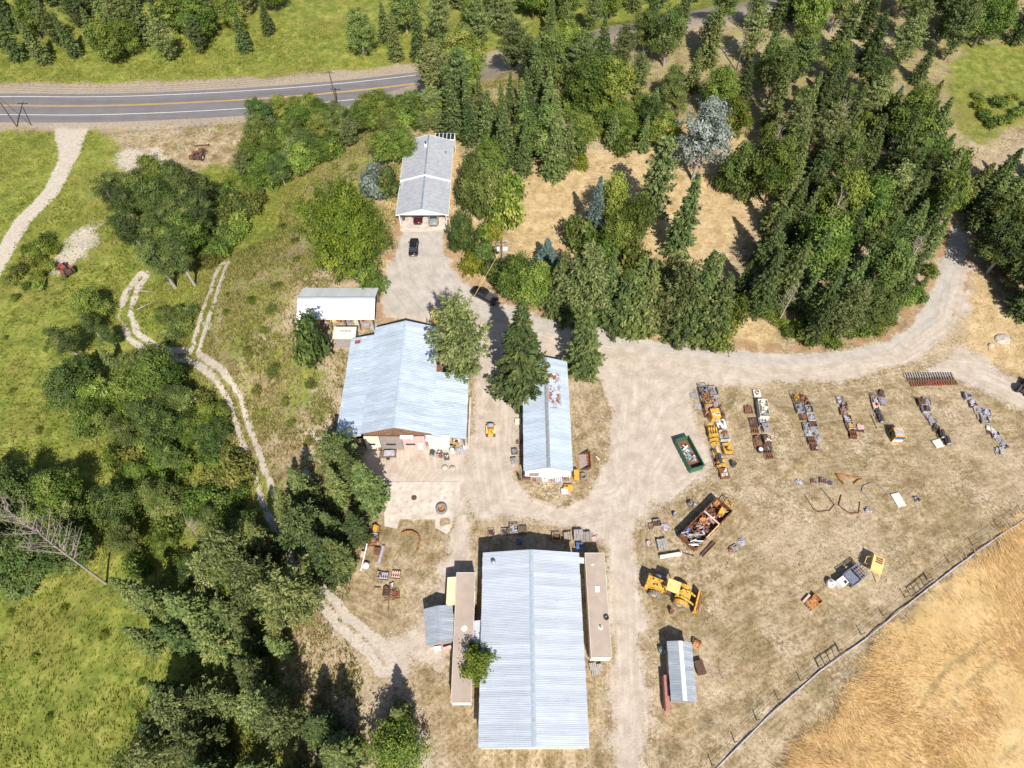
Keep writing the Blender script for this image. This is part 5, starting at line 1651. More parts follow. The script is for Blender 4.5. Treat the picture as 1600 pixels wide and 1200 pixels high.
ROWS = {
 'row beside the dumpster': (math.radians(8), 1.28, [
   (1100, 613, 'crate', 'steel', .8), (1113, 614, 'crate', 'greywood', .5), (1102, 624, 'frame', 'rust', 1.2), (1116, 627, 'flat', 'lilac', .4), (1104, 634, 'frame', 'orange', 1.2), (1112, 632, 'box', 'steel', .6),
   (1106, 644, 'machine', 'orange', 1.2), (1120, 640, 'gears', 'orange', .5), (1114, 654, 'box', 'yellow', 1.2), (1124, 650, 'machine', 'rust', .6), (1110, 667, 'flat', 'yellow', .7), (1125, 666, 'box', 'white', .5),
   (1112, 678, 'rollers', 'yellow', .8), (1127, 676, 'machine', 'orange', .7), (1115, 690, 'blade', 'yellow', .9), (1130, 684, 'crate', 'offwhite', .7), (1117, 702, 'flat', 'pale_yellow', .8), (1132, 694, 'flat', 'steel', .5),
   (1119, 713, 'machine', 'pale_yellow', .8), (1135, 703, 'box', 'yellow', .5), (1122, 722, 'engine', 'darksteel', .9), (1126, 731, 'blade', 'yellow', 1.0), (1130, 742, 'box', 'rust', .4)]),
 'second row': (math.radians(10), 1.05, [
   (1182, 616, 'box', 'offwhite', .3), (1169, 640, 'flat', 'rust', .3), (1176, 659, 'flat', 'darkrust', .5), (1190, 661, 'crate', 'greywood', .4), (1179, 673, 'rollers', 'rust', .3), (1195, 671, 'box', 'taupe', .7),
   (1182, 684, 'gears', 'rust', .4), (1184, 694, 'flat', 'rust', .3), (1197, 690, 'box', 'darkrust', .6), (1199, 702, 'flat', 'darkrust', .4), (1201, 713, 'rollers', 'rust', .3)]),
 'third row': (math.radians(12), 1.0, [
   (1243, 624, 'frame', 'rust', 1.0), (1255, 624, 'machine', 'orange', .5), (1261, 634, 'gears', 'darkrust', .4), (1248, 641, 'crate', 'steel', .7), (1262, 642, 'crate', 'greywood', .5), (1254, 651, 'flat', 'rust', .3),
   (1266, 653, 'crate', 'offwhite', .4), (1269, 663, 'crate', 'greywood', .4), (1260, 668, 'crate', 'greywood', .4), (1272, 673, 'flat', 'steel', .4), (1264, 679, 'flat', 'lilac', .5), (1267, 690, 'rollers', 'rust', .5),
   (1279, 687, 'flat', 'greywood', .3), (1271, 698, 'machine', 'darkrust', .4)]),
 'fourth row': (math.radians(14), 1.0, [
   (1312, 626, 'flat', 'lilac', .6), (1318, 635, 'machine', 'darkrust', .5), (1317, 645, 'box', 'rust', .25), (1323, 656, 'crate', 'rust', .3), (1327, 669, 'frame', 'lilac', .8), (1331, 680, 'rollers', 'rust', .6), (1343, 669, 'flat', 'pink', .3)]),
 'fifth row': (math.radians(16), 1.0, [
   (1363, 617, 'flat', 'rust', .3), (1375, 616, 'gears', 'darkrust', .3), (1366, 627, 'crate', 'greywood', .4), (1377, 628, 'flat', 'steel', .2), (1368, 636, 'box', 'pink', .3), (1371, 645, 'engine', 'darksteel', .6), (1375, 655, 'engine', 'darksteel', .6)]),
 'sixth row': (math.radians(18), 1.0, [
   (1438, 631, 'box', 'darkrust', .4), (1447, 628, 'crate', 'greywood', .3), (1444, 641, 'crate', 'lilac', .6), (1450, 651, 'flat', 'greywood', .2), (1457, 660, 'flat', 'steel', .3), (1461, 669, 'gears', 'darkrust', .4), (1469, 680, 'engine', 'darksteel', .9), (1477, 690, 'engine', 'darksteel', .9)]),
 'rightmost row': (math.radians(22), 1.0, [
   (1511, 621, 'box', 'steel', .5), (1519, 632, 'machine', 'lilac', .5), (1527, 641, 'flat', 'steel', .2), (1532, 650, 'flat', 'greywood', .25), (1540, 646, 'crate', 'lilac', .3), (1537, 657, 'crate', 'greywood', .4), (1547, 672, 'flat', 'offwhite', .3), (1555, 680, 'crate', 'greywood', .3),
   (1562, 687, 'flat', 'greywood', .25), (1568, 696, 'machine', 'steel', .3), (1560, 706, 'gears', 'lilac', .3)]),
}
for nm, (rz, s, items) in ROWS.items():
    for i, (px, py, k, c, h) in enumerate(items):
        if nm.startswith('row'):
            h *= 1.45
        lot(px, py, k, c, h, '%s from the drive, %s' % (ORD[i], nm), -rz + OR.uniform(-.08, .08) + math.radians(12), s * 1.08, sy=s * 1.32, group='pallets in the ' + nm, base=OR.choice(['greywood', 'wood', 'darkwood', 'darkrust']))

# white rack with open sides in the second row
def simple(name, label, cat, px, py, rz=0.0, group=None, place=None):
    return thing(name, label, cat, G(px, py) if place is None else place, rz, group)
t = simple('rack', 'white open-topped rack of engine parts at the top of the second pallet row', 'rack', 1190, 643, math.radians(-4))
mb = MB()
mb.box((-.75, 0, .7), (.06, 3.3, 1.3)); mb.box((.75, 0, .7), (.06, 3.3, 1.3)); mb.box((0, -1.62, .7), (1.44, .06, 1.3)); mb.box((0, 1.62, .7), (1.44, .06, 1.3)); mb.box((0, 0, .08), (1.44, 3.2, .08))
mb.obj('body', M['offwhite'], t)
for i in range(9):
    MB().box((OR.uniform(-.4, .4), -1.3 + i * .32, 1.1 + OR.uniform(0, .3)), (OR.uniform(.4, .8), .3, .35), rz=OR.uniform(-.4, .4)).obj('part', M[OR.choice(['white', 'steel', 'rust', 'offwhite', 'cream'])], t)

# barrels, wheels and small loose things
def barrel(px, py, col, label, h=.88, r=.29, lying=None, group=None):
    t = simple('barrel', label, 'barrel', px, py, OR.uniform(0, 3), group)
    prof = [(0, 0), (r, 0), (r * 1.04, .02), (r, .04), (r, h * .32), (r * 1.05, h * .34), (r, h * .36), (r, h * .64), (r * 1.05, h * .66), (r, h * .68), (r, h - .03), (r * 1.04, h), (r * .95, h - .02), (0, h - .02)]
    MB().lathe(prof, n=14).obj('drum', M[col], t)
    MB().cyl((r * .5, 0, h - .03), (r * .5, 0, h + .01), .04, n=8).obj('bung', M['darksteel'], t)
    return t
barrel(1187, 705, 'darksteel', 'dark barrel with white lid at the foot of the second pallet row', .7, .42)
MB().cyl((0, 0, .66), (0, 0, .73), .34, n=14).obj('lid', M['white'], bpy.data.objects['barrel'])
barrel(1145, 727, 'darksteel', 'dark barrel beside the foot of the row by the dumpster', .8, .4)
barrel(1048, 957, 'rust', 'small rusty barrel with pale lid below the wheel loader', .8, .3)
barrel(1054, 806, 'steel', 'small steel barrel left of the scrap bin', .7, .3)
t = simple('gearbox', 'grey gearbox standing above the scrap bin', 'machine part', 1080, 789, .4)
load_parts(t, 'machine', 'steel', .9, 77)
MB().box((0, 0, .07), (1.1, 1.0, .13)).obj('skid', M['darkwood'], t)
for i, (px, py, m_, s, rz, lb) in enumerate([(1083, 618, 'steel', (1.1, .9), .1, 'pale blue steel sheet on the grass left of the dumpster row'), (1091, 621, 'steel', (.7, .7), .3, 'small grey steel sheet against the dumpster row'),
                                             (1090, 635, 'greywood', (1.2, 1.1), -.1, 'grey plate left of the dumpster row'), (1465, 694, 'offwhite', (1.5, 1.4), .3, 'pale square plate on the grass by the black engines'), (1403, 782, 'offwhite', (1.4, 2.2), .25, 'large pale plate lying below the curved blades')]):
    t = simple('steel_sheet', lb, 'steel sheet', px, py, rz)
    MB().box((0, 0, .12), (s[0], s[1], .03), rx=.03, ry=.04).obj('sheet', M[m_], t)
    MB().box((0, 0, .05), (s[0] * .8, .1, .1)).obj('batten', M['darkwood'], t)

# ---- green dumpster with scrap
t = simple('dumpster', 'green open dumpster with rusty floor and white scrap', 'dumpster', 1075, 713, ang((1058, 690), (1083, 738)) + math.pi / 2)
w, L, h = 2.25, 5.4, 1.25
mb = MB()
for sx in (-1, 1):
    mb.box((sx * w / 2, 0, h / 2 + .15), (.08, L, h))
    for i in range(7):
        mb.box((sx * (w / 2 + .07), -L / 2 + .35 + i * (L - .7) / 6, h / 2 + .15), (.08, .12, h))
    mb.box((sx * w / 2, 0, h + .19), (.16, L + .1, .1))
mb.box((0, L / 2, h / 2 + .15), (w, .08, h)); mb.box((0, -L / 2, h / 2 + .15), (w, .08, h), rx=-.12)
mb.box((0, L / 2, h + .19), (w + .1, .14, .1)); mb.box((0, -L / 2 - .08, h + .17), (w + .1, .14, .1))
mb.obj('body', M['green'], t)
MB().box((0, 0, .2), (w - .1, L - .1, .12)).obj('floor', M['rust'], t)
r = random.Random(3)
sc = simple('scrap_heap', 'white and grey scrap strips lying inside the green dumpster', 'scrap', 1075, 713, t.rotation_euler[2], place=t.location + Vector((0, 0, .27)))
for i in range(34):
    MB().box((r.uniform(-.7, .55), r.uniform(-1.2, 1.5), .06 + r.random() * .5), (r.uniform(.12, .3), r.uniform(.4, 1.3), .06), rz=r.uniform(-1.4, 1.4), rx=r.uniform(-.35, .35)).obj('strip', M[r.choice(['white', 'white', 'white', 'steel', 'lilac', 'teal', 'rust'])], sc)

# ---- scrap bin / truck box full of metal
A = ang((1070, 845), (1132, 782))
t = simple('scrap_bin', 'long rusty open truck box heaped with scrap metal', 'scrap bin', 1100, 823, A)
w, L, h = 2.9, 8.6, 1.2
mb = MB()
for sy in (-1, 1):
    mb.box((0, sy * w / 2, h / 2 + .4), (L, .08, h))
    for i in range(8):
        mb.box((-L / 2 + .4 + i * 1.1, sy * (w / 2 + .08), h / 2 + .4), (.14, .1, h))
mb.box((-L / 2, 0, h / 2 + .4), (.08, w, h)); mb.box((L / 2, 0, h / 2 + .4), (.08, w, h)); mb.box((0, 0, .38), (L, w, .1))
mb.obj('body', M['rust'], t)
mb = MB()
for sx in (-1, 1):
    mb.box((0, sx * .5, .25), (L, .16, .24))
mb.obj('chassis', M['darkrust'], t)
MB().box((1.35, 0, 1.25), (.22, w - .1, 1.0), ry=-.5).obj('divider', M['pink'], t)
MB().box((-.4, -w / 2, h + .43), (3.0, .14, .1)).obj('rail', M['pale_yellow'], t)
hp = simple('scrap_heap', 'tangled brown and white scrap heaped inside the long truck box', 'scrap', 1100, 823, A, place=t.location + Vector((0, 0, .45)))
for i in range(95):
    x = r.uniform(-L / 2 + .5, L / 2 - .5)
    z = .15 + r.random() * .75
    if r.random() < .55:
        MB().box((x, r.uniform(-1.1, 1.1), z), (r.uniform(.3, 1.3), r.uniform(.08, .3), r.uniform(.05, .2)), rz=r.uniform(0, 3.1), rx=r.uniform(-.4, .4), ry=r.uniform(-.3, .3)).obj('strip', M[r.choice(['rust', 'rust', 'darkrust', 'lilac', 'wood', 'steel', 'pink'])], hp)
    else:
        a = Vector((x, r.uniform(-1, 1), z)); b = a + Vector((r.uniform(-1, 1), r.uniform(-.7, .7), r.uniform(-.2, .3)))
        MB().cyl(a, b, r.uniform(.03, .09), n=6).obj('pipe', M[r.choice(['rust', 'darkrust', 'steel', 'lilac'])], hp)
for i in range(12):
    MB().box((-L / 2 + .9 + r.uniform(-.8, .9), r.uniform(-1.2, 1.2), 1.15 + r.random() * .25), (r.uniform(.9, 1.7), .14, .05), rz=-.75 + r.uniform(-.45, .45), ry=r.uniform(-.2, .2)).obj('strip', M[r.choice(['white', 'lilac', 'steel', 'offwhite'])], hp)
MB().lathe([(.0, .9), (.35, .95), (.55, 1.1), (.6, 1.3), (.5, 1.3), (.3, 1.05), (0, 1.0)], (-.2, .5, 0), n=12).obj('bowl', M['orange'], hp)
MB().box((-2.9, 1.1, 1.0), (.6, .4, .5)).obj('can', M['blue'], hp)
MB().box((3.0, -.5, 1.1), (1.1, .8, .7), rz=.2).obj('block', M['yellow'], hp)
MB().box((3.6, .9, .9), (.9, .7, .5)).obj('block', M['orange'], hp)
t = simple('steel_frame', 'square yellow steel frame leaning at the upper end of the scrap bin', 'frame', 1135, 792, A + .1)  # simply a square steel frame, no known lifting use
mb = MB()
for s in (-1, 1):
    mb.box((s * .5, 0, 1.45), (.1, 1.1, .12)); mb.box((0, s * .5, 1.45), (1.1, .1, .12))
    mb.box((s * .5, .5, .7), (.09, .09, 1.4)); mb.box((s * .5, -.5, .7), (.09, .09, 1.4))
mb.obj('bars', M['yellow'], t)
t = simple('beam', 'rusty channel beam lying along the lower side of the scrap bin', 'beam', 1106, 858, A)
MB().prism([(-.25, .0), (.25, 0), (.25, .22), (.19, .22), (.19, .06), (-.19, .06), (-.19, .22), (-.25, .22)], 3.0, 'x', off=-1.5).obj('channel', M['darkrust'], t)
MB().box((0, 0, .1), (.1, .36, .1)).obj('stiffener', M['darkrust'], t)

# pallets by the scrap bin and by the warehouse
for i, (px, py, k, c, h, s) in enumerate([(1016, 823, 'flat', 'rust', .2, 1), (1026, 819, 'crate', 'wood', .5, 1), (1040, 824, 'flat', 'lilac', .3, 1), (1014, 849, 'gears', 'pink', .2, .8), (1034, 852, 'planks', 'greywood', .6, 1.35),
                                          (1147, 858, 'crate', 'wood', .2, 1.0), (1158, 848, 'flat', 'lilac', .2, 1.0), (1141, 862, 'gears', 'orange', .2, .8)]):
    lot(px, py, k, c, h, ORD[i] + ' of the lots left of the scrap bin' if i < 5 else 'on the dry grass right of the scrap bin', .12 if i < 5 else .5, s)
for i, (px, py, k, c, h, s) in enumerate([(768, 834, 'frame', 'orange', .4, .9), (789, 832, 'crate', 'greywood', .3, 1), (803, 829, 'crate', 'wood', .9, 1.15), (817, 830, 'planks', 'darkwood', .4, 1.1),
                                          (869, 841, 'crate', 'wood', .8, 1.1), (887, 840, 'planks', 'wood', .6, 1.1), (903, 838, 'planks', 'greywood', .9, 1.2), (917, 840, 'planks', 'taupe', .7, 1.1), (930, 842, 'flat', 'pink', .2, .9), (905, 855, 'box', 'blue', .5, .9), (812, 848, 'box', 'blue', .4, .8)]):
    lot(px, py, k, c, h, '%s along the north wall of the warehouse' % ORD[i], OR.uniform(-.06, .06), s, 'pallets along the warehouse wall')
t = simple('barrier_beam', 'white concrete beam lying below the grey plank stack', 'beam', 1047, 868, ang((1030, 870), (1064, 864)))
MB().prism([(-.28, 0), (.28, 0), (.22, .2), (.1, .62), (-.1, .62), (-.22, .2)], 3.3, 'x', off=-1.65).obj('block', M['offwhite'], t)
MB().box((1.4, 0, .65), (.15, .1, .06)).obj('lifting_lug', M['darkrust'], t)
t = simple('steel_bar', 'thin dark bar lying right of the white concrete beam', 'bar', 1075, 866, -.25)
MB().box((0, 0, .1), (1.8, .1, .1)).obj('bar', M['darkrust'], t)
MB().box((.7, 0, .08), (.12, .3, .16)).obj('bracket', M['darkrust'], t)

# ---- wheel loader
def wheel(root, c, R, w, axis='y', rim='yellow', tyre='dusty_rubber'):
    o = MB().tyre((0, 0, 0), R, R * .52, w, axis, 22).obj('wheel', M[tyre], root, c)
    MB().lathe([(R * .53, -w * .3), (R * .48, -w * .2), (R * .2, -w * .1), (R * .2, w * .1), (R * .48, w * .2), (R * .53, w * .3)], (0, 0, 0), axis, 16).obj('rim', M[rim], o)
    lug = MB()
    for i in range(16):
        a = 2 * math.pi * i / 16
        if axis == 'y':
            lug.box((math.cos(a) * R, 0, math.sin(a) * R), (.09, w * .86, .12), ry=-a)
        else:
            lug.box((0, math.cos(a) * R, math.sin(a) * R), (w * .86, .09, .12), rx=a)
    lug.obj('lugs', M[tyre], o)
    return o
LA = ang((1012, 908), (1090, 938))
t = simple('wheel_loader', 'large yellow wheel loader with four grey tyres and front fork frame', 'loader', 1050, 929, LA)
Y = M['yellow']
mb = MB().box((-2.55, 0, 1.75), (2.9, 1.5, 1.15), taper=.88, tx=.96).box((-3.75, 0, 1.35), (.5, 2.0, 1.2)).box((-2.3, 0, 1.1), (3.0, 1.2, .5))
o = mb.obj('engine_hood', Y, t)
for (x, y_) in ((-3.2, .35), (-2.5, -.3), (-1.9, .25), (-2.9, -.35)):
    MB().cyl((x, y_, 2.28), (x, y_, 2.36), .13, n=10).obj('vent', M['darksteel'], o)
MB().cyl((-1.7, -.35, 2.3), (-1.7, -.35, 3.1), .08, n=8).obj('exhaust', M['rust'], t)
MB().box((-.85, 0, 1.55), (.9, 1.6, .6)).obj('platform', M['darkrust'], t)
MB().box((-.7, -.1, 2.05), (.5, .5, .55)).obj('seat', M['darksteel'], t)
for sx in (-1.2, .25):
    for sy in (-.72, .72):
        MB().box((sx, sy, 2.55), (.1, .1, 1.7)).obj('post', Y, t)
MB().box((-.45, 0, 3.42), (1.75, 1.7, .1)).obj('canopy', M['pale_yellow'], t)
MB().box((1.35, 0, 1.35), (2.0, 1.0, 1.0), taper=.9).obj('front_frame', Y, t)
for sy in (-1, 1):
    for x in (-2.35, 1.25):
        wheel(t, (x, sy * 1.18, .85), .85, .62)
    fm_ = MB()
    for i in range(7):
        a = math.pi * (.15 + .7 * i / 6)
        fm_.box((1.25 + math.cos(a) * 1.0, sy * 1.15, .85 + math.sin(a) * 1.0), (.42, .6, .05), ry=math.pi / 2 - a)
    fm_.obj('fender', Y, t)
    arm = MB()
    arm.tube([(.9, sy * .5, 2.1), (2.0, sy * .62, 1.9), (3.2, sy * .62, .75)], .14, 8)
    arm.obj('lift_arm', Y, t)
    MB().cyl((.9, sy * .62, 1.2), (2.3, sy * .6, 1.6), .09, n=8).obj('cylinder', M['steel'], t)
bk = MB()
pr = [(3.15, .1), (3.95, .05), (3.98, .12), (3.3, .25), (3.2, .6), (3.35, 1.1), (3.6, 1.3), (3.55, 1.38), (3.22, 1.18), (3.05, .6)]
bk.prism(pr, 2.9, 'y', off=-1.45)
b_ = bk.obj('bucket', M['rust'], t)
for sy in (-1.46, 1.42):
    MB().prism([(3.1, .1), (3.95, .05), (3.6, 1.3), (3.2, 1.2)], .05, 'y', off=sy).obj('side_plate', Y, b_)
MB().box((3.3, 0, 1.42), (.25, 3.0, .1)).obj('cross_bar', Y, b_)
for sy in (-1.25, 1.25):
    MB().box((3.45, sy, 1.0), (.5, .25, .35), rz=.4).obj('bracket', Y, b_)

# ---- small yellow crawler in the yard
t = simple('crawler_loader', 'small yellow crawler machine parked between workshop and long shed', 'loader', 767, 674, math.pi / 2)
for sy in (-1, 1):
    MB().prism([(-1.1, .1), (-.95, 0), (.85, 0), (1.05, .15), (1.05, .42), (.85, .6), (-.95, .6), (-1.1, .5)], .34, 'y', off=sy * .58 - .17).obj('track', M['darkrust'], t)
    MB().box((0, sy * .58, .66), (1.5, .36, .06)).obj('fender', M['pale_yellow'], t)
    MB().tube([(-.2, sy * .5, .95), (.9, sy * .52, .85), (1.25, sy * .45, .4)], .07, 7).obj('arm', M['yellow'], t)
MB().box((-.62, 0, .85), (1.0, .9, .65), taper=.85).obj('hood', M['yellow'], t)
MB().box((.45, 0, .9), (.75, .8, .5)).obj('cab_deck', M['lilac'], t)
MB().box((-.08, 0, 1.0), (.2, .7, .6)).obj('seat', M['redpaint'], t)
MB().box((-.62, -.12, 1.2), (.4, .12, .06)).obj('grille', M['rust'], t)
MB().prism([(1.15, .1), (1.5, .05), (1.5, .12), (1.25, .25), (1.2, .6), (1.12, .6)], 1.0, 'y', off=-.5).obj('bucket', M['darksteel'], t)

# ---- yellow cab-like box and yellow machine
t = simple('machine_cab', 'yellow square machine cab with glass roof at the foot of the fifth row', 'machine', 1398, 684, math.radians(-2))
mb = MB()
for sx in (-1, 1):
    for sy in (-1, 1):
        mb.box((sx * .8, sy * .8, .95), (.12, .12, 1.7))
for z in (.15, 1.8):
    for s in (-1, 1):
        mb.box((s * .8, 0, z), (.14, 1.74, .14)); mb.box((0, s * .8, z), (1.46, .14, .14))
mb.box((0, 0, 1.8), (.1, 2.0, .12), rz=.75)
mb.obj('frame', M['yellow'], t)
MB().box((0, 0, 1.77), (1.5, 1.5, .04)).obj('roof_pane', M['lilac'], t)
for s in (-1, 1):
    MB().box((s * .8, 0, 1.0), (.04, 1.46, 1.5)).obj('pane', M['glass'], t)
MB().box((0, -.82, .6), (1.5, .05, .9)).obj('panel', M['white'], t)
MB().box((0, -.9, 1.25), (1.4, .08, .35)).obj('strip', M['blue'], t)

t = simple('spreader', 'yellow box machine with bent legs near the crop fence', 'machine', 1362, 888, math.radians(-28))
MB().box((0, 0, 1.75), (1.5, 2.4, .55)).obj('hopper', M['pale_yellow'], t)
mb = MB()
for i in range(3):
    mb.box((.1, .25 + i * .32, 2.04), (.95, .22, .05))
mb.obj('grate', M['rust'], t)
for sx in (-1, 1):
    for sy in (-1, 1):
        MB().tube([(sx * .6, sy * 1.0, 1.6), (sx * .85, sy * 1.35, 1.3), (sx * 1.0, sy * 1.7, 0.02)], .06, 6).obj('leg', M['pale_yellow'], t)
MB().tube([(-.8, .9, 1.7), (-1.35, .8, 1.2), (-1.4, -.2, 1.1), (-.8, -.4, 1.6)], .06, 6).obj('handle', M['pale_yellow'], t)
for sx in (-.4, .4):
    MB().cyl((sx, .95, 2.0), (sx, 1.0, 3.1), .035, n=6).obj('rod', M['yellow'], t)
t = simple('cage_trailer', 'grey slatted cage trailer beside the yellow box machine', 'trailer', 1331, 902, math.radians(32))
MB().box((0, 0, .5), (3.2, 2.0, .12)).obj('deck', M['darksteel'], t)
mb = MB()
for i in range(9):
    for s in (-1, 1):
        mb.box((-1.5 + i * .375, s * 1.0, 1.05), (.07, .06, 1.1))
for s in (-1, 1):
    for z in (.9, 1.3, 1.62):
        mb.box((0, s * 1.0, z), (3.2, .05, .08))
for i in range(6):
    for s in (-1, 1):
        mb.box((s * 1.6, -.85 + i * .34, 1.05), (.06, .07, 1.1))
for i in range(5):
    mb.box((.75, -.9 + i * .45, 1.66), (1.6, .07, .06))
for i in range(5):
    mb.box((.05 + i * .37, 0, 1.70), (.07, 1.9, .05))
mb.obj('cage', M['steel'], t)
MB().box((.75, .1, 1.45), (.95, .9, .3)).obj('rusty_load', M['rust'], t)
MB().box((-.85, 0, 1.2), (1.3, 1.8, .5)).obj('load', weather((0.16, 0.18, 0.24), 0, .8, .4, 5), t)
for s in (-1, 1):
    MB().tyre((0, s * .85, .32), .32, .17, .2, 'y').obj('wheel', M['rubber'], t)
MB().tube([(-1.6, .4, .5), (-2.4, 0, .45), (-1.6, -.4, .5)], .05, 6).obj('drawbar', M['steel'], t)
t = simple('control_box', 'white cabinet with dark panel at the end of the cage trailer', 'cabinet', 1312, 912, math.radians(32))
MB().box((0, 0, .6), (1.3, 1.2, 1.2), taper=.96).obj('body', M['white'], t)
MB().box((.2, -.25, 1.22), (.45, .4, .05)).obj('panel', M['darksteel'], t)
t = simple('water_tank', 'small white tank left of the white cabinet', 'tank', 1296, 913, math.radians(-15))
MB().lathe([(0, 0), (.55, 0), (.6, .1), (.6, .7), (.5, .85), (.15, .9), (.15, 1.0), (0, 1.0)], n=14).obj('tank', M['white'], t)
MB().box((.2, -.3, .75), (.3, .3, .4)).obj('pump', M['lilac'], t)
t = simple('digger_bucket', 'orange digger scoop lying on the grass near the crop fence', 'bucket', 1270, 942, math.radians(35))
pr = [(-.9, 0), (-.3, -.05), (.5, .05), (.95, .5), (.9, 1.0), (.8, 1.0), (.82, .55), (.42, .15), (-.3, .06), (-.85, .1)]
MB().prism(pr, 1.3, 'y', off=-.65).obj('shell', M['orange'], t)
for s in (-.66, .62):
    MB().prism([(-.85, .02), (.5, .05), (.95, .5), (.85, 1.0)], .05, 'y', off=s).obj('side_plate', M['yellow'], t)
MB().box((-.2, 0, .5), (1.2, 1.1, .06), ry=-.6).obj('back_plate', M['orange'], t)
MB().box((-.4, .95, .3), (1.5, .3, .3), rz=.1).obj('arm', M['pink'], t)
for i in range(4):
    MB().box((-1.0, -.5 + i * .33, .06), (.3, .1, .07)).obj('tooth', M['darkrust'], t)

# ---- curved blades and frames lying on the grass
def curve_thing(name, label, cat, pts_px, mat, hgt, wid, part='bar'):
    P3 = [G(*p) for p in pts_px]
    c = sum(P3, Vector()) / len(P3)
    c.z = min(p.z for p in P3)
    t = thing(name, label, cat, c)
    for a, b in zip(P3[:-1], P3[1:]):
        d = b - a
        m = (a + b) / 2 - c
        m.z = hgt / 2 + 0.02
        MB().box((0, 0, 0), (d.length + wid * .5, wid, hgt)).obj(part, mat, t, m, (0, 0, math.atan2(d.y, d.x)))
    return t
curve_thing('steel_frame', 'yellow A-shaped frame lying above the curved blades', 'frame', [(1317, 757), (1306, 742), (1345, 748), (1334, 756)], M['orange'], .3, .16)  # simply an A-shaped steel frame lying flat
curve_thing('hoop', 'pinkish curved hoop lying right of the yellow A-shaped frame', 'hoop', [(1362, 786), (1346, 768), (1348, 760), (1358, 756), (1370, 757), (1388, 774)], M['taupe'], .2, .12)
curve_thing('hoop', 'orange U-shaped hoop lying in the middle of the hoop group', 'hoop', [(1314, 774), (1310, 790), (1318, 797), (1328, 803), (1341, 802), (1343, 785)], M['rust'], .2, .1)
curve_thing('hoop', 'dark rusty U-shaped hoop at the left of the hoop group', 'hoop', [(1258, 776), (1270, 795), (1278, 800), (1296, 798), (1303, 789), (1282, 763)], M['darkrust'], .18, .08)
curve_thing('hoop', 'rusty orange curved blade on the grass below the concrete slab', 'hoop', [(628, 835), (636, 831), (646, 832), (654, 838), (657, 845), (652, 862)], M['orange'], .5, .14, 'plate')
for i, (px, py, k, c) in enumerate([(1248, 753, 'flat', 'lilac'), (1272, 753, 'flat', 'rust'), (1285, 752, 'crate', 'steel'), (1296, 755, 'flat', 'darkrust'), (1355, 797, 'gears', 'lilac'), (1431, 781, 'machine', 'darkrust')]):
    lot(px, py, k, c, .25, ORD[i] + ' of the scattered lots around the hoops', OR.uniform(-.3, .3), .85, 'lots around the hoops')
t = simple('steel_bar', 'long thin dark bar lying beside the fifth pallet row', 'bar', 1365, 659, ang((1361, 650), (1369, 669)))
MB().box((0, 0, .06), (2.6, .12, .1)).obj('bar', M['darkrust'], t)
MB().box((1.2, 0, .07), (.2, .25, .12)).obj('end_plate', M['darkrust'], t)

# ---- crawler track strips
for i, (a, b, m_) in enumerate([((1411, 587), (1489, 586), 'greywood'), ((1416, 593), (1491, 592), 'darkwood'), ((1421, 601), (1495, 598), 'redpaint')]):
    A_, B_ = G(*a), G(*b)
    t = thing('track_chain', ['upper', 'middle', 'lower reddish'][i] + ' strip of crawler track laid by the drive', 'track chain', (A_ + B_) / 2, math.atan2(B_.y - A_.y, B_.x - A_.x), 'crawler track strips')
    L = (B_ - A_).length
    n = int(L / .42)
    for k in range(n):
        MB().box((0, 0, .12), (.20, .95, .10)).obj('grouser', M[m_] if (i < 2 or 5 < k < 14) else M['rust'], t, (-L / 2 + (k + .5) * L / n, 0, OR.uniform(0, .05)))
    for s in (-1, 1):
        MB().box((0, s * .22, .06), (L, .1, .1)).obj('link_rail', M['darkrust'], t)

# ---- machinery at the right edge
t = simple('tractor', 'dark machine with white hood cut by the right edge', 'tractor', 1600, 607, .9)
MB().box((0, 0, 1.0), (2.6, .9, .8)).obj('hood', M['offwhite'], t)
MB().box((-1.2, 0, 1.2), (1.0, 1.0, 1.0)).obj('cab', M['darksteel'], t)
for s in (-1, 1):
    wheel(t, (-1.2, s * .85, .7), .7, .4, 'y', 'redpaint', 'rubber')
    wheel(t, (1.0, s * .7, .4), .4, .25, 'y', 'redpaint', 'rubber')

# ---- bits round the long shed
t = simple('loader_bucket', 'rusty orange loader bucket standing beside the long shed', 'bucket', 912, 722, 0)
pr = [(-.9, 0.02), (.6, 0), (1.0, .4), (1.05, 1.3), (.95, 1.35), (.85, .45), (.5, .15), (-.9, .1)]
MB().prism(pr, 2.7, 'y', off=-1.35).obj('shell', M['orange'], t)
MB().box((-.15, 0, .14), (1.2, 2.6, .04)).obj('floor', weather((.33, .26, .25), 0.1, .8), t)
for s in (-1.38, 1.33):
    MB().prism([(-.85, .05), (.6, 0), (1.0, .4), (1.05, 1.3)], .05, 'y', off=s).obj('side_plate', M['darkrust'], t)
t = simple('forklift_mast', 'yellow mast block at the corner of the long shed', 'machine', 900, 745, 0)
MB().box((0, 0, .75), (.85, 1.3, 1.3), taper=.9).obj('block', M['yellow'], t)
MB().box((.55, 0, .4), (.3, 1.0, .2)).obj('carriage', M['darkrust'], t)
t = simple('tyre', 'grey tyre lying beside the yellow mast block', 'tyre', 911, 745, 0)
MB().tyre((0, 0, .22), .6, .3, .4, 'z').obj('tread', M['dusty_rubber'], t)
t = simple('loader_cab_part', 'yellow machine part on the grass before the long shed', 'machine part', 888, 763, -.05)
MB().box((0, 0, .35), (1.4, .8, .6), taper=.9).obj('block', M['yellow'], t)
MB().box((-.3, .1, .68), (.4, .3, .08)).obj('plate', M['darkrust'], t)
t = simple('cabinet', 'white cabinet lying before the yellow machine part', 'cabinet', 882, 769, .05)
MB().box((0, 0, .3), (1.0, .75, .5)).obj('body', M['white'], t)
MB().box((0, .3, .5), (.3, .5, .3)).obj('motor', M['offwhite'], t)
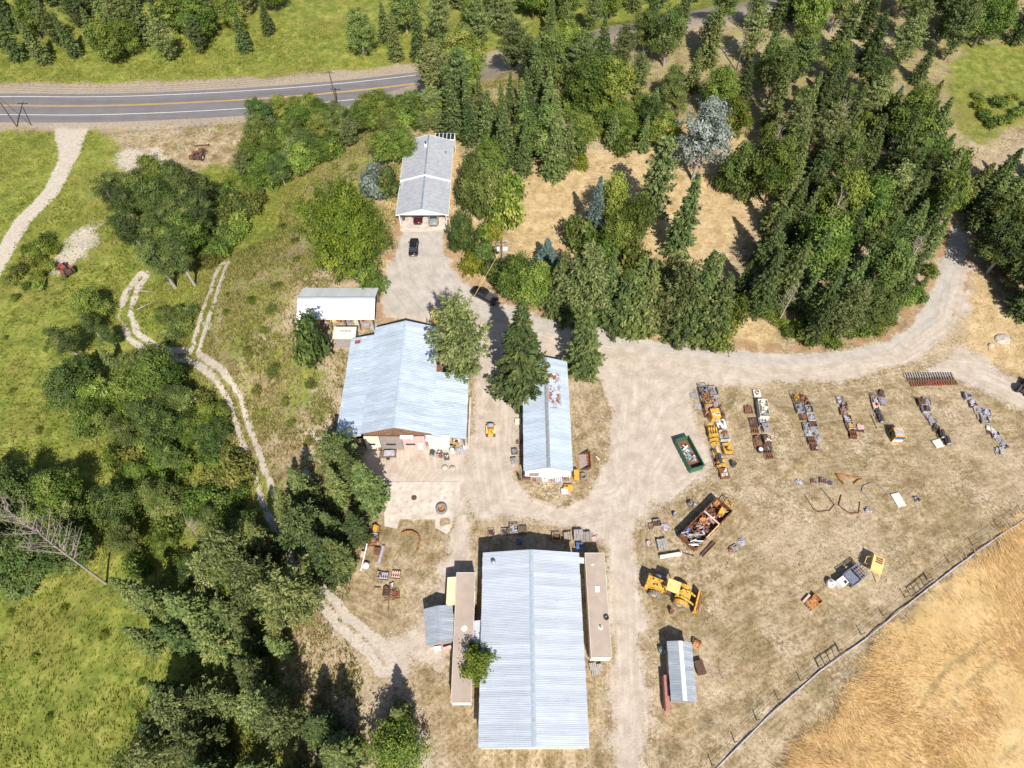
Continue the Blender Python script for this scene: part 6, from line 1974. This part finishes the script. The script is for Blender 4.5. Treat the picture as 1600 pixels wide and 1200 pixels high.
t = simple('tyre', 'black tyre leaning at the left corner of the long shed', 'tyre', 811, 748, .4)
MB().tyre((0, 0, .5), .5, .25, .3, 'x').obj('tread', M['rubber'], t)
for i, (px, py, k, c, h, s) in enumerate([(823, 746, 'crate', 'rust', .7, 1), (833, 748, 'flat', 'redpaint', .4, .9), (842, 748, 'planks', 'taupe', .5, 1), (851, 749, 'box', 'offwhite', .5, .9), (862, 748, 'flat', 'orange', .4, 1), (872, 749, 'planks', 'lilac', .5, 1.1), (883, 748, 'frame', 'darkrust', .8, .9)]):
    lot(px, py, k, c, h, '%s along the south gable of the long shed' % ORD[i], OR.uniform(-.1, .1), s, 'lots before the long shed gable')
for i, (px, py, k, c) in enumerate([(804, 707, 'crate', 'darkwood'), (803, 722, 'box', 'steel'), (812, 690, 'flat', 'rust'), (808, 640, 'box', 'green'), (806, 628, 'flat', 'redpaint'), (809, 660, 'planks', 'cream')]):
    lot(px, py, k, c, .45, '%s along the left side of the long shed' % ORD[i], OR.uniform(-.2, .2), .85, 'lots left of the long shed')

# ---- bits before the workshop
for i, (px, py, k, c, h, s) in enumerate([(600, 707, 'flat', 'teal', .5, 1.0), (594, 700, 'machine', 'orange', .6, 1), (580, 690, 'crate', 'rust', .8, 1.2), (556, 690, 'frame', 'rust', .9, 1.2), (568, 697, 'planks', 'wood', .5, 1),
                                          (688, 711, 'machine', 'rust', .8, 1), (698, 716, 'box', 'darksteel', .5, .8), (676, 709, 'engine', 'darksteel', .7, .8), (709, 701, 'gears', 'orange', .5, .8), (712, 692, 'machine', 'yellow', .9, 1), (720, 705, 'planks', 'lilac', .3, 1), (727, 698, 'flat', 'white', .3, 1)]):
    lot(px, py, k, c, h, '%s of the lots before the workshop doors' % ORD[i], OR.uniform(-.3, .3), s, 'lots before the workshop')
t = simple('utility_trailer', 'small grey trailer with tarp parked before the cream workshop door', 'trailer', 607, 712, .05)
MB().box((0, 0, .55), (2.6, 1.2, .14)).obj('deck', M['darkwood'], t)
MB().box((.2, .1, .8), (1.8, .9, .4), taper=.8).obj('tarp', M['lilac'], t)
mb = MB()
for sx in (-1, 1):
    for sy in (-1, 1):
        mb.box((sx * 1.25, sy * .55, .45), (.07, .07, .9))
mb.obj('stakes', M['darksteel'], t)
for s in (-1, 1):
    MB().tyre((0, s * .68, .3), .3, .15, .16, 'y').obj('wheel', M['rubber'], t)
for i, (px, py, m_) in enumerate([(704, 702, 'teal'), (707, 706, 'white'), (716, 688, 'white')]):
    barrel(px, py, m_, ['teal barrel right of the workshop doors', 'white barrel with dark bung right of the workshop doors', 'white barrel under the right lean-to corner'][i], .8, .3)
for i, (px, py) in enumerate([(695, 731), (707, 732)]):
    t = simple('rock', ['left', 'right'][i] + ' pale rock of the pair before the workshop', 'rock', px, py, i)
    MB().lathe([(0, 0), (.45, 0), (.5, .15), (.38, .3), (.15, .38), (0, .4)], n=8).obj('stone', M['stone'], t)
t = simple('tyre', 'big tractor tyre lying on the concrete slab with rusty hub', 'tyre', 690, 796, 0)
t.location.z = .08
MB().tyre((0, 0, .26), .88, .5, .5, 'z', 24).obj('tread', M['dusty_rubber'], t)
MB().lathe([(.5, .4), (.42, .3), (.2, .25), (.16, .3), (0, .3)], n=16).obj('hub', M['orange'], t)
t = simple('drain_cover', 'dark round cover on the concrete slab', 'cover', 647, 778, 0)
t.location.z = .08
MB().cyl((0, 0, 0), (0, 0, .05), .42, n=18).obj('plate', M['darkrust'], t)
MB().cyl((0, 0, .04), (0, 0, .075), .12, n=10).obj('knob', M['darkrust'], t)
# ---- implements on the grass left of the warehouse
for i, (px, py, k, c, h, s) in enumerate([(587, 828, 'engine', 'yellow', .9, 1.2), (585, 841, 'crate', 'rust', .6, 1.2), (582, 848, 'blade', 'orange', .5, 1), (590, 862, 'box', 'rust', .4, .9), (600, 900, 'rollers', 'lilac', .35, 1.1), (619, 898, 'rollers', 'pink', .35, 1.1), (593, 897, 'machine', 'orange', .5, .7),
                                          (612, 914, 'gears', 'offwhite', .2, .6), (604, 926, 'blade', 'darkrust', .4, .9), (619, 930, 'frame', 'orange', .5, .9)]):
    lot(px, py, k, c, h, '%s counted down the grass below the workshop slab' % ORD[i], OR.uniform(-.15, .15), s, 'implements left of the warehouse', base='darkrust')
t = simple('auger', 'white auger tube with round tank on the grass left of the warehouse', 'auger', 571, 872, math.radians(80))
MB().cyl((-2.0, 0, .3), (1.8, .1, .9), .1, n=8).obj('tube', M['white'], t)
MB().lathe([(0, 0), (.5, 0), (.52, .5), (.3, .75), (0, .8)], (-1.2, -.5, 0), n=12).obj('tank', M['white'], t)
MB().box((.3, .4, .3), (.8, .5, .5)).obj('motor', M['pink'], t)
t = simple('steel_beam', 'pale upright-looking steel channel on the grass beside the auger', 'beam', 596, 866, math.radians(82))
MB().prism([(-.18, .0), (.18, 0), (.18, .2), (.12, .2), (.12, .05), (-.12, .05), (-.12, .2), (-.18, .2)], 2.8, 'x', off=-1.4).obj('channel', M['lilac'], t)
MB().box((1.3, 0, .1), (.1, .5, .2)).obj('end_plate', M['darkrust'], t)
t = simple('harrow', 'rusty spiked harrow with long drawbar on the grass', 'harrow', 608, 938, math.radians(-88))
MB().cyl((-1.6, 0, .35), (1.6, 0, .3), .06, n=7).obj('drawbar', M['darkrust'], t)
for i in range(5):
    MB().tube([(-1.4 + i * .35, -.8, .05), (-1.3 + i * .35, 0, .4), (-1.4 + i * .35, .8, .05)], .04, 6).obj('tine', M['rust'], t)
t = simple('steel_bar', 'short dark bar lying left of the harrow', 'bar', 590, 918, 0)
MB().box((0, 0, .1), (.9, .12, .18)).obj('bar', M['darkrust'], t)
MB().box((-.4, 0, .1), (.1, .3, .2)).obj('end_plate', M['darkrust'], t)
t = simple('planter', 'green machine part behind the small steel-blue shed', 'machine part', 1034, 1017, .2)
load_parts(t, 'machine', 'teal', .8, 9)
t = simple('plough_share', 'orange plough share right of the small steel-blue shed', 'machine part', 1088, 1007, 1.2)
load_parts(t, 'blade', 'orange', .4, 10)
t = simple('seeder', 'dark rusty seeder box right of the small steel-blue shed', 'machine', 1092, 1045, .2)
MB().box((0, 0, .5), (1.0, 1.6, .6), taper=1.15).obj('box', M['darkrust'], t)
MB().box((0, 0, .15), (1.1, .2, .3)).obj('axle', M['darkrust'], t)
for i, (px, py) in enumerate([(926, 1042), (935, 1044), (929, 1050)]):
    lot(px, py, 'planks', 'greywood', .4, ORD[i] + ' of the stacks below the right trailer', .1, .8, 'stacks below the right trailer')
t = simple('cable_offcut', 'short white pipe lying on dirt right of the orange bucket', 'pipe', 934, 716, -.9)
MB().cyl((-.4, 0, .1), (.4, 0, .1), .09, n=8).obj('pipe', M['white'], t)
t = simple('awning_block', 'yellow box behind the workshop ridge', 'box', 684, 512, 0)
MB().box((0, 0, 2.4), (1.6, 1.2, 4.8)).obj('body', M['pale_yellow'], t)
MB().box((0, 0, 4.85), (1.7, 1.3, .08)).obj('lid', M['pale_yellow'], t)
# stuff under the pole shed
for i, (px, py, k, c, h) in enumerate([(480, 507, 'planks', 'pink', .8), (500, 500, 'box', 'yellow', 1.0), (512, 500, 'machine', 'orange', .9), (522, 500, 'box', 'pale_yellow', 1.1), (531, 501, 'machine', 'orange', 1.0), (545, 502, 'crate', 'wood', .8), (560, 505, 'box', 'offwhite', .7), (572, 508, 'flat', 'lilac', .6), (585, 512, 'planks', 'lilac', .4), (566, 500, 'machine', 'redpaint', .8)]):
    lot(px, py, k, c, h, '%s along the open front of the pole shed' % ORD[i], OR.uniform(-.2, .2), 1.05, 'lots under the pole shed')

# ---------------------------------------------------------------- vehicles
def car(label, loc, rz, paint, L=4.5, Wd=1.8, pickup=False, name='car', cat='car', cover='darksteel'):
    t = thing(name, label, cat, loc, rz)
    h1, h2 = (.95, 1.48) if not pickup else (1.12, 1.82)
    st = [(-.5, .72, .86), (-.47, .93, .95), (-.3, 1.0, 1.0), (0, 1.0, 1.0), (.28, 1.0, .98), (.44, .93, .88), (.5, .76, .74)]
    mb = MB()
    rings = []
    for fx, fw, fh in st:
        x, w, z = fx * L, fw * Wd / 2, h1 * fh
        rings.append([(x, -w, .32), (x, -w * 1.0, z * .72), (x, -w * .90, z), (x, w * .90, z), (x, w, z * .72), (x, w, .32)])
    vs_ = [p for rg in rings for p in rg]
    fs = []
    for i in range(len(rings) - 1):
        for j in range(6):
            a, b = i * 6 + j, i * 6 + (j + 1) % 6
            fs.append((a, b, b + 6, a + 6))
    fs += [tuple(range(6))[::-1], tuple(range(len(vs_) - 6, len(vs_)))]
    mb.add(vs_, fs, 0, True)
    body = mb.obj('body', paint, t)
    c0, c1, r0, r1 = ((-.36, .22, -.22, .08) if not pickup else (-.1, .24, -.06, .12))
    w0, w1 = Wd * .43, Wd * .36
    g = [(c0 * L, w0, h1 - .02), (c1 * L, w0, h1 - .02), (r1 * L, w1, h2), (r0 * L, w1, h2)]
    mb = MB().add([(x, -w, z) for x, w, z in g] + [(x, w, z) for x, w, z in g], [(0, 1, 2, 3), (7, 6, 5, 4), (1, 5, 6, 2), (0, 3, 7, 4), (3, 2, 6, 7)])
    mb.obj('windows', M['glass'], t)
    rw = w1 * 1.02
    MB().box(((r0 + r1) / 2 * L, 0, h2 + .012), ((r1 - r0) * L, rw * 2, .04)).obj('roof', paint, t)
    pm = MB()
    for s in (-1, 1):
        pm.cyl((c0 * L, s * w0, h1), (r0 * L, s * w1, h2), .04, n=5); pm.cyl((c1 * L, s * w0, h1), (r1 * L, s * w1, h2), .04, n=5)
        pm.cyl(((c0 + c1) / 2 * L, s * w0 * 1.01, h1), ((r0 + r1) / 2 * L, s * w1 * 1.01, h2), .035, n=5)
    pm.obj('pillars', paint, t)
    for s in (-1, 1):
        for fx in (-.31, .31):
            wo_ = MB().tyre((0, 0, 0), .33 if not pickup else .39, .2, .22, 'y', 16).obj('wheel', M['rubber'], t, (fx * L, s * (Wd / 2 - .09), .33 if not pickup else .39))
            MB().lathe([(.2, -.09), (.06, -.05), (.06, .05), (.2, .09)], (0, 0, 0), 'y', 12).obj('rim', M['chrome'], wo_)
        MB().box((c1 * L * .85, s * (Wd / 2 + .06), h1 + .08), (.14, .18, .12)).obj('mirror', paint, t)
        MB().box((.488 * L, s * Wd * .29, h1 * .66), (.1, .34, .13)).obj('headlight', M['lamp'], t)
        MB().box((-.496 * L, s * Wd * .29, h1 * .68), (.08, .32, .14)).obj('tail_light', M['redlamp'], t)
    MB().box((.505 * L, 0, .46), (.08, Wd * .8, .16)).obj('bumper', M['darksteel'], t)
    MB().box((-.505 * L, 0, .46), (.08, Wd * .8, .16)).obj('bumper', M['darksteel'], t)
    MB().box((-.505 * L, 0, h1 * .62), (.06, .5, .12)).obj('number_plate', M['white'], t)
    if pickup:
        MB().box((-.29 * L, 0, h1 + .02), (.36 * L, Wd * .84, .06)).obj('bed_cover', M[cover], t)
    return t
def on(px, py):
    return G(px, py)
car('black sedan parked on the house driveway', on(647, 389), math.radians(91), M['carblack'])
p = on(757, 465)
car('black pickup with covered bed parked at the drive edge', p, ang((775, 470), (738, 450)) , M['carblack'], 5.5, 1.95, True, 'pickup_truck', 'pickup')
car('red car with dark windows inside the left of the carport', Vector((-18.75, 102.7, .12)), math.radians(-90), M['carred'])
car('grey pickup parked inside the right of the carport', Vector((-15.6, 102.6, .12)), math.radians(-90), M['cargrey'], 5.2, 1.9, True, 'pickup_truck', 'pickup')
t = thing('storage_rack', 'dark rack at the left wall of the carport', 'rack', (-21.7, 102.6, .12))
MB().box((0, 0, .6), (.5, 1.4, 1.2)).obj('frame', M['darksteel'], t)
MB().box((0, 0, 1.25), (.55, 1.45, .08)).obj('top', M['darkwood'], t)

def tractor(label, px, py, rz, paint='redpaint', group=None, rake=True):
    t = simple('tractor', label, 'tractor', px, py, rz, group)
    MB().box((.9, 0, 1.15), (2.0, .85, .75), taper=.9).obj('hood', M[paint], t)
    MB().box((-.7, 0, .95), (1.4, 1.1, .7)).obj('rear_body', M['darkrust'], t)
    MB().box((-.5, 0, 1.55), (.55, .6, .5)).obj('seat', M['darksteel'], t)
    MB().tube([(0.1, 0, 1.5), (-.15, 0, 1.8)], .05).obj('steering_column', M['darksteel'], t)
    MB().cyl((.9, .2, 1.5), (.9, .2, 2.2), .06, n=7).obj('exhaust', M['darkrust'], t)
    for s in (-1, 1):
        wheel(t, (-.7, s * .95, .78), .78, .42, 'y', 'pink', 'rubber')
        wheel(t, (1.5, s * .75, .45), .45, .26, 'y', 'pink', 'rubber')
        MB().box((-.7, s * .9, 1.6), (1.1, .5, .06)).obj('fender', M[paint], t)
    if rake:
        MB().box((2.35, 0, .5), (.4, 2.4, .5), ry=.2).obj('front_blade', M['darkrust'], t)
        for s in (-1, 1):
            MB().cyl((0.3, s * .55, .9), (2.2, s * .6, .5), .07, n=6).obj('lift_arm', M[paint], t)
    return t
tractor('faded red tractor with blade parked on pale sand at the left', 107, 427, ang((118, 432), (98, 416)))
tractor('rusty old tractor on the dry bank below the highway', 313, 245, math.radians(80), 'rust', rake=False)
t = simple('hay_rake', 'rusty flat implement beside the old tractor on the dry bank', 'implement', 303, 243, math.radians(85))
MB().box((0, 0, .45), (3.0, 1.3, .2)).obj('deck', M['rust'], t)
for s in (-1, 1):
    MB().tyre((-.5, s * .8, .35), .35, .18, .18, 'y').obj('wheel', M['rubber'], t)
t = simple('steel_beam', 'long rusty beam lying above the old tractor', 'beam', 316, 228, .12)
MB().box((0, 0, .2), (3.6, .25, .3)).obj('bar', M['darkrust'], t)
MB().box((1.5, 0, .25), (.2, .6, .4)).obj('bracket', M['darkrust'], t)

# ---------------------------------------------------------------- poles, dish, fence, boulder
t = simple('utility_pole', 'wooden utility pole with two white transformers beside the driveway shrubs', 'utility pole', 784, 437, 0)
MB().cyl((0, 0, -.3), (0, 0, 10.2), .17, .12, 8).obj('pole', M['bark'], t)
MB().box((0, .1, 9.6), (2.4, .12, .14)).obj('cross_arm', M['darkwood'], t)
for x in (-.55, .5, .9):
    MB().lathe([(0, 0), (.24, 0), (.26, .1), (.26, .75), (.2, .85), (0, .88)], (x, -.25, 7.9), n=12).obj('transformer', M['white'], t)
for x in (-1.1, -.4, .4, 1.1):
    MB().cyl((x, .1, 9.66), (x, .1, 9.9), .05, n=6).obj('insulator', M['white'], t)
MB().cyl((0, 0, 8.0), (-7.6, -10.5, .2), .03, n=5).obj('guy_wire', M['pale_yellow'], t)
t = simple('flag_pole', 'thin white pole with a white box at its foot by the round shrub', 'pole', 707, 391, 0)
MB().cyl((0, 0, 0), (0, 0, 8.0), .06, .04, 7).obj('pole', M['white'], t)
MB().box((.5, -.3, .9), (.7, .5, .5)).obj('box', M['white'], t)
MB().box((.55, -.35, .35), (.5, .4, .7)).obj('plinth', M['darkrust'], t)
def power_pole(px, py, lb, h=11, brace=False):
    t = simple('power_pole', lb, 'utility pole', px, py, 0)
    MB().cyl((0, 0, -.3), (0, 0, h), .18, .12, 8).obj('pole', M['bark'], t)
    MB().box((0, 0, h - .6), (2.6, .14, .16)).obj('cross_arm', M['darkwood'], t)
    for x in (-1.1, 0, 1.1):
        MB().cyl((x, 0, h - .52), (x, 0, h - .2), .05, n=6).obj('insulator', M['white'], t)
    if brace:
        MB().cyl((3.6, .4, -.2), (.3, 0, h * .8), .1, .08, 7).obj('brace_pole', M['bark'], t)
power_pole(26, 197, 'dark utility pole with a bracing pole at the upper left', 11, True)
power_pole(529, 174, 'dark utility pole standing at the highway edge above the thicket', 11)
_pp = [o for o in bpy.data.objects if o.name.startswith('power_pole')]
_pp.sort(key=lambda o: o.location.x)
_a, _b = _pp[0].location.copy(), _pp[1].location.copy()
t = thing('power_line', 'three thin overhead wires beside the highway', 'power line', _a)
for x in (-1.1, 0, 1.1):
    pts = []
    for i in range(-14, 15):
        s_ = i / 14 if i >= 0 else i / 14
        q = (_b - _a) * s_ + Vector((0, x * .8, 10.8 - 2.4 * (1 - (2 * abs(s_) - 1) ** 2)))
        pts.append(q)
    MB().tube(pts, .022, 4).obj('wire', M['darksteel'], t)
power_pole(1150, 110, 'dark utility pole beyond the far wood', 11)

# fence along the crop
FP = [(1640, 776), (1598, 803), (1560, 826), (1520, 852), (1482, 880), (1448, 906), (1414, 934), (1380, 962), (1345, 992), (1310, 1018), (1278, 1042), (1250, 1064), (1216, 1094), (1182, 1126), (1148, 1160), (1112, 1196)]
F3 = [G(*p) for p in FP]
t = thing('fence', 'post and wire fence with wooden braces along the crop field', 'fence', F3[8])
for i, p in enumerate(F3):
    MB().cyl((0, 0, -.3), (0, 0, 1.45), .07, .06, 7).obj('post', M['darkwood'], t, p - F3[8])
for z in (.5, .9, 1.25):
    mb = MB()
    for a, b in zip(F3[:-1], F3[1:]):
        mb.cyl(a - F3[8] + Vector((0, 0, z)), b - F3[8] + Vector((0, 0, z)), .014, n=4, caps=False)
    mb.obj('wire', M['steel'], t)
for (i, frac) in ((5, 0), (9, .3)):
    a, b = F3[i], F3[i + 1]
    d = (b - a).normalized()
    nrm = Vector((-d.y, d.x, 0))
    br = MB()
    for k in range(5):
        q = a + d * (k * .95) - F3[8] + nrm * .35
        br.cyl(q - Vector((0, 0, .2)), q + Vector((0, 0, 1.6)), .075, n=6)
    q0 = a - F3[8] + nrm * .35
    br.cyl(q0 + Vector((0, 0, 1.5)), q0 + d * 3.9 + Vector((0, 0, 1.5)), .07, n=6)
    br.obj('brace', M['darkwood'], t)
IP = [(1650, 781), (1560, 838), (1490, 888), (1420, 943), (1350, 1000), (1280, 1049), (1198, 1121), (1100, 1220)]
I3 = [G(*p) + Vector((0, 0, .2)) for p in IP]
t = thing('irrigation_pipe', 'long grey irrigation pipe along the foot of the crop fence', 'pipe', I3[3])
for a, b in zip(I3[:-1], I3[1:]):
    MB().cyl(a - I3[3], b - I3[3], .085, n=8).obj('pipe_length', M['lilac'], t)
# fence beside the highway
HP = [(160, 212), (200, 209), (240, 207), (280, 205), (320, 201), (360, 199), (395, 196)]
H3 = [G(*p) for p in HP]
t = thing('fence', 'thin wire fence on the green verge below the highway', 'fence', H3[3])
for p in H3:
    MB().cyl((0, 0, -.3), (0, 0, 1.3), .07, n=6).obj('post', M['greywood'], t, p - H3[3])
for z in (.6, 1.15):
    mb = MB()
    for a, b in zip(H3[:-1], H3[1:]):
        mb.cyl(a - H3[3] + Vector((0, 0, z)), b - H3[3] + Vector((0, 0, z)), .03, n=4, caps=False)
    mb.obj('wire', M['steel'], t)
# boulder
def rock(px, py, s, lb, seed):
    rr = np.random.default_rng(seed)
    t = simple('boulder', lb, 'boulder', px, py, .3)
    prof = [(0, -.2), (.9, -.2), (1.0, .1), (.85, .45), (.5, .7), (0, .78)]
    mb = MB().lathe(prof, n=11, smooth=False)
    mb.v = [(x * s[0] * (1 + rr.normal(0, .07)), y_ * s[1] * (1 + rr.normal(0, .07)), z * s[2] + rr.normal(0, .04)) for x, y_, z in mb.v]
    mb.obj('stone', M['stone'], t)
rock(1566, 530, (1.5, 1.2, .7), 'large pale boulder at the right forest edge', 1)
rock(1548, 540, (.6, .5, .5), 'small stone left of the large boulder', 2)
rock(58, 443, (.9, .7, .5), 'pale stone in the weeds left of the red tractor', 3)
# fallen logs in the meadow
for i, (a, b) in enumerate([((210, 453), (246, 458)), ((215, 485), (238, 474))]):
    A_, B_ = G(*a), G(*b)
    t = thing('log', ['upper pale fallen log beside the upper track', 'lower pale fallen log beside the upper track'][i], 'log', A_)
    d = B_ - A_
    MB().cyl((0, 0, .15), d + Vector((0, 0, .2)), .14, .06, 7).obj('stem', M['pale_bark'], t)
    for k in (.4, .65, .85):
        q = d * k + Vector((0, 0, .2))
        MB().cyl(q, q + Vector((.5 * math.cos(k * 9), .6 * math.sin(k * 7), .5)), .05, .02, 5).obj('branch', M['pale_bark'], t)
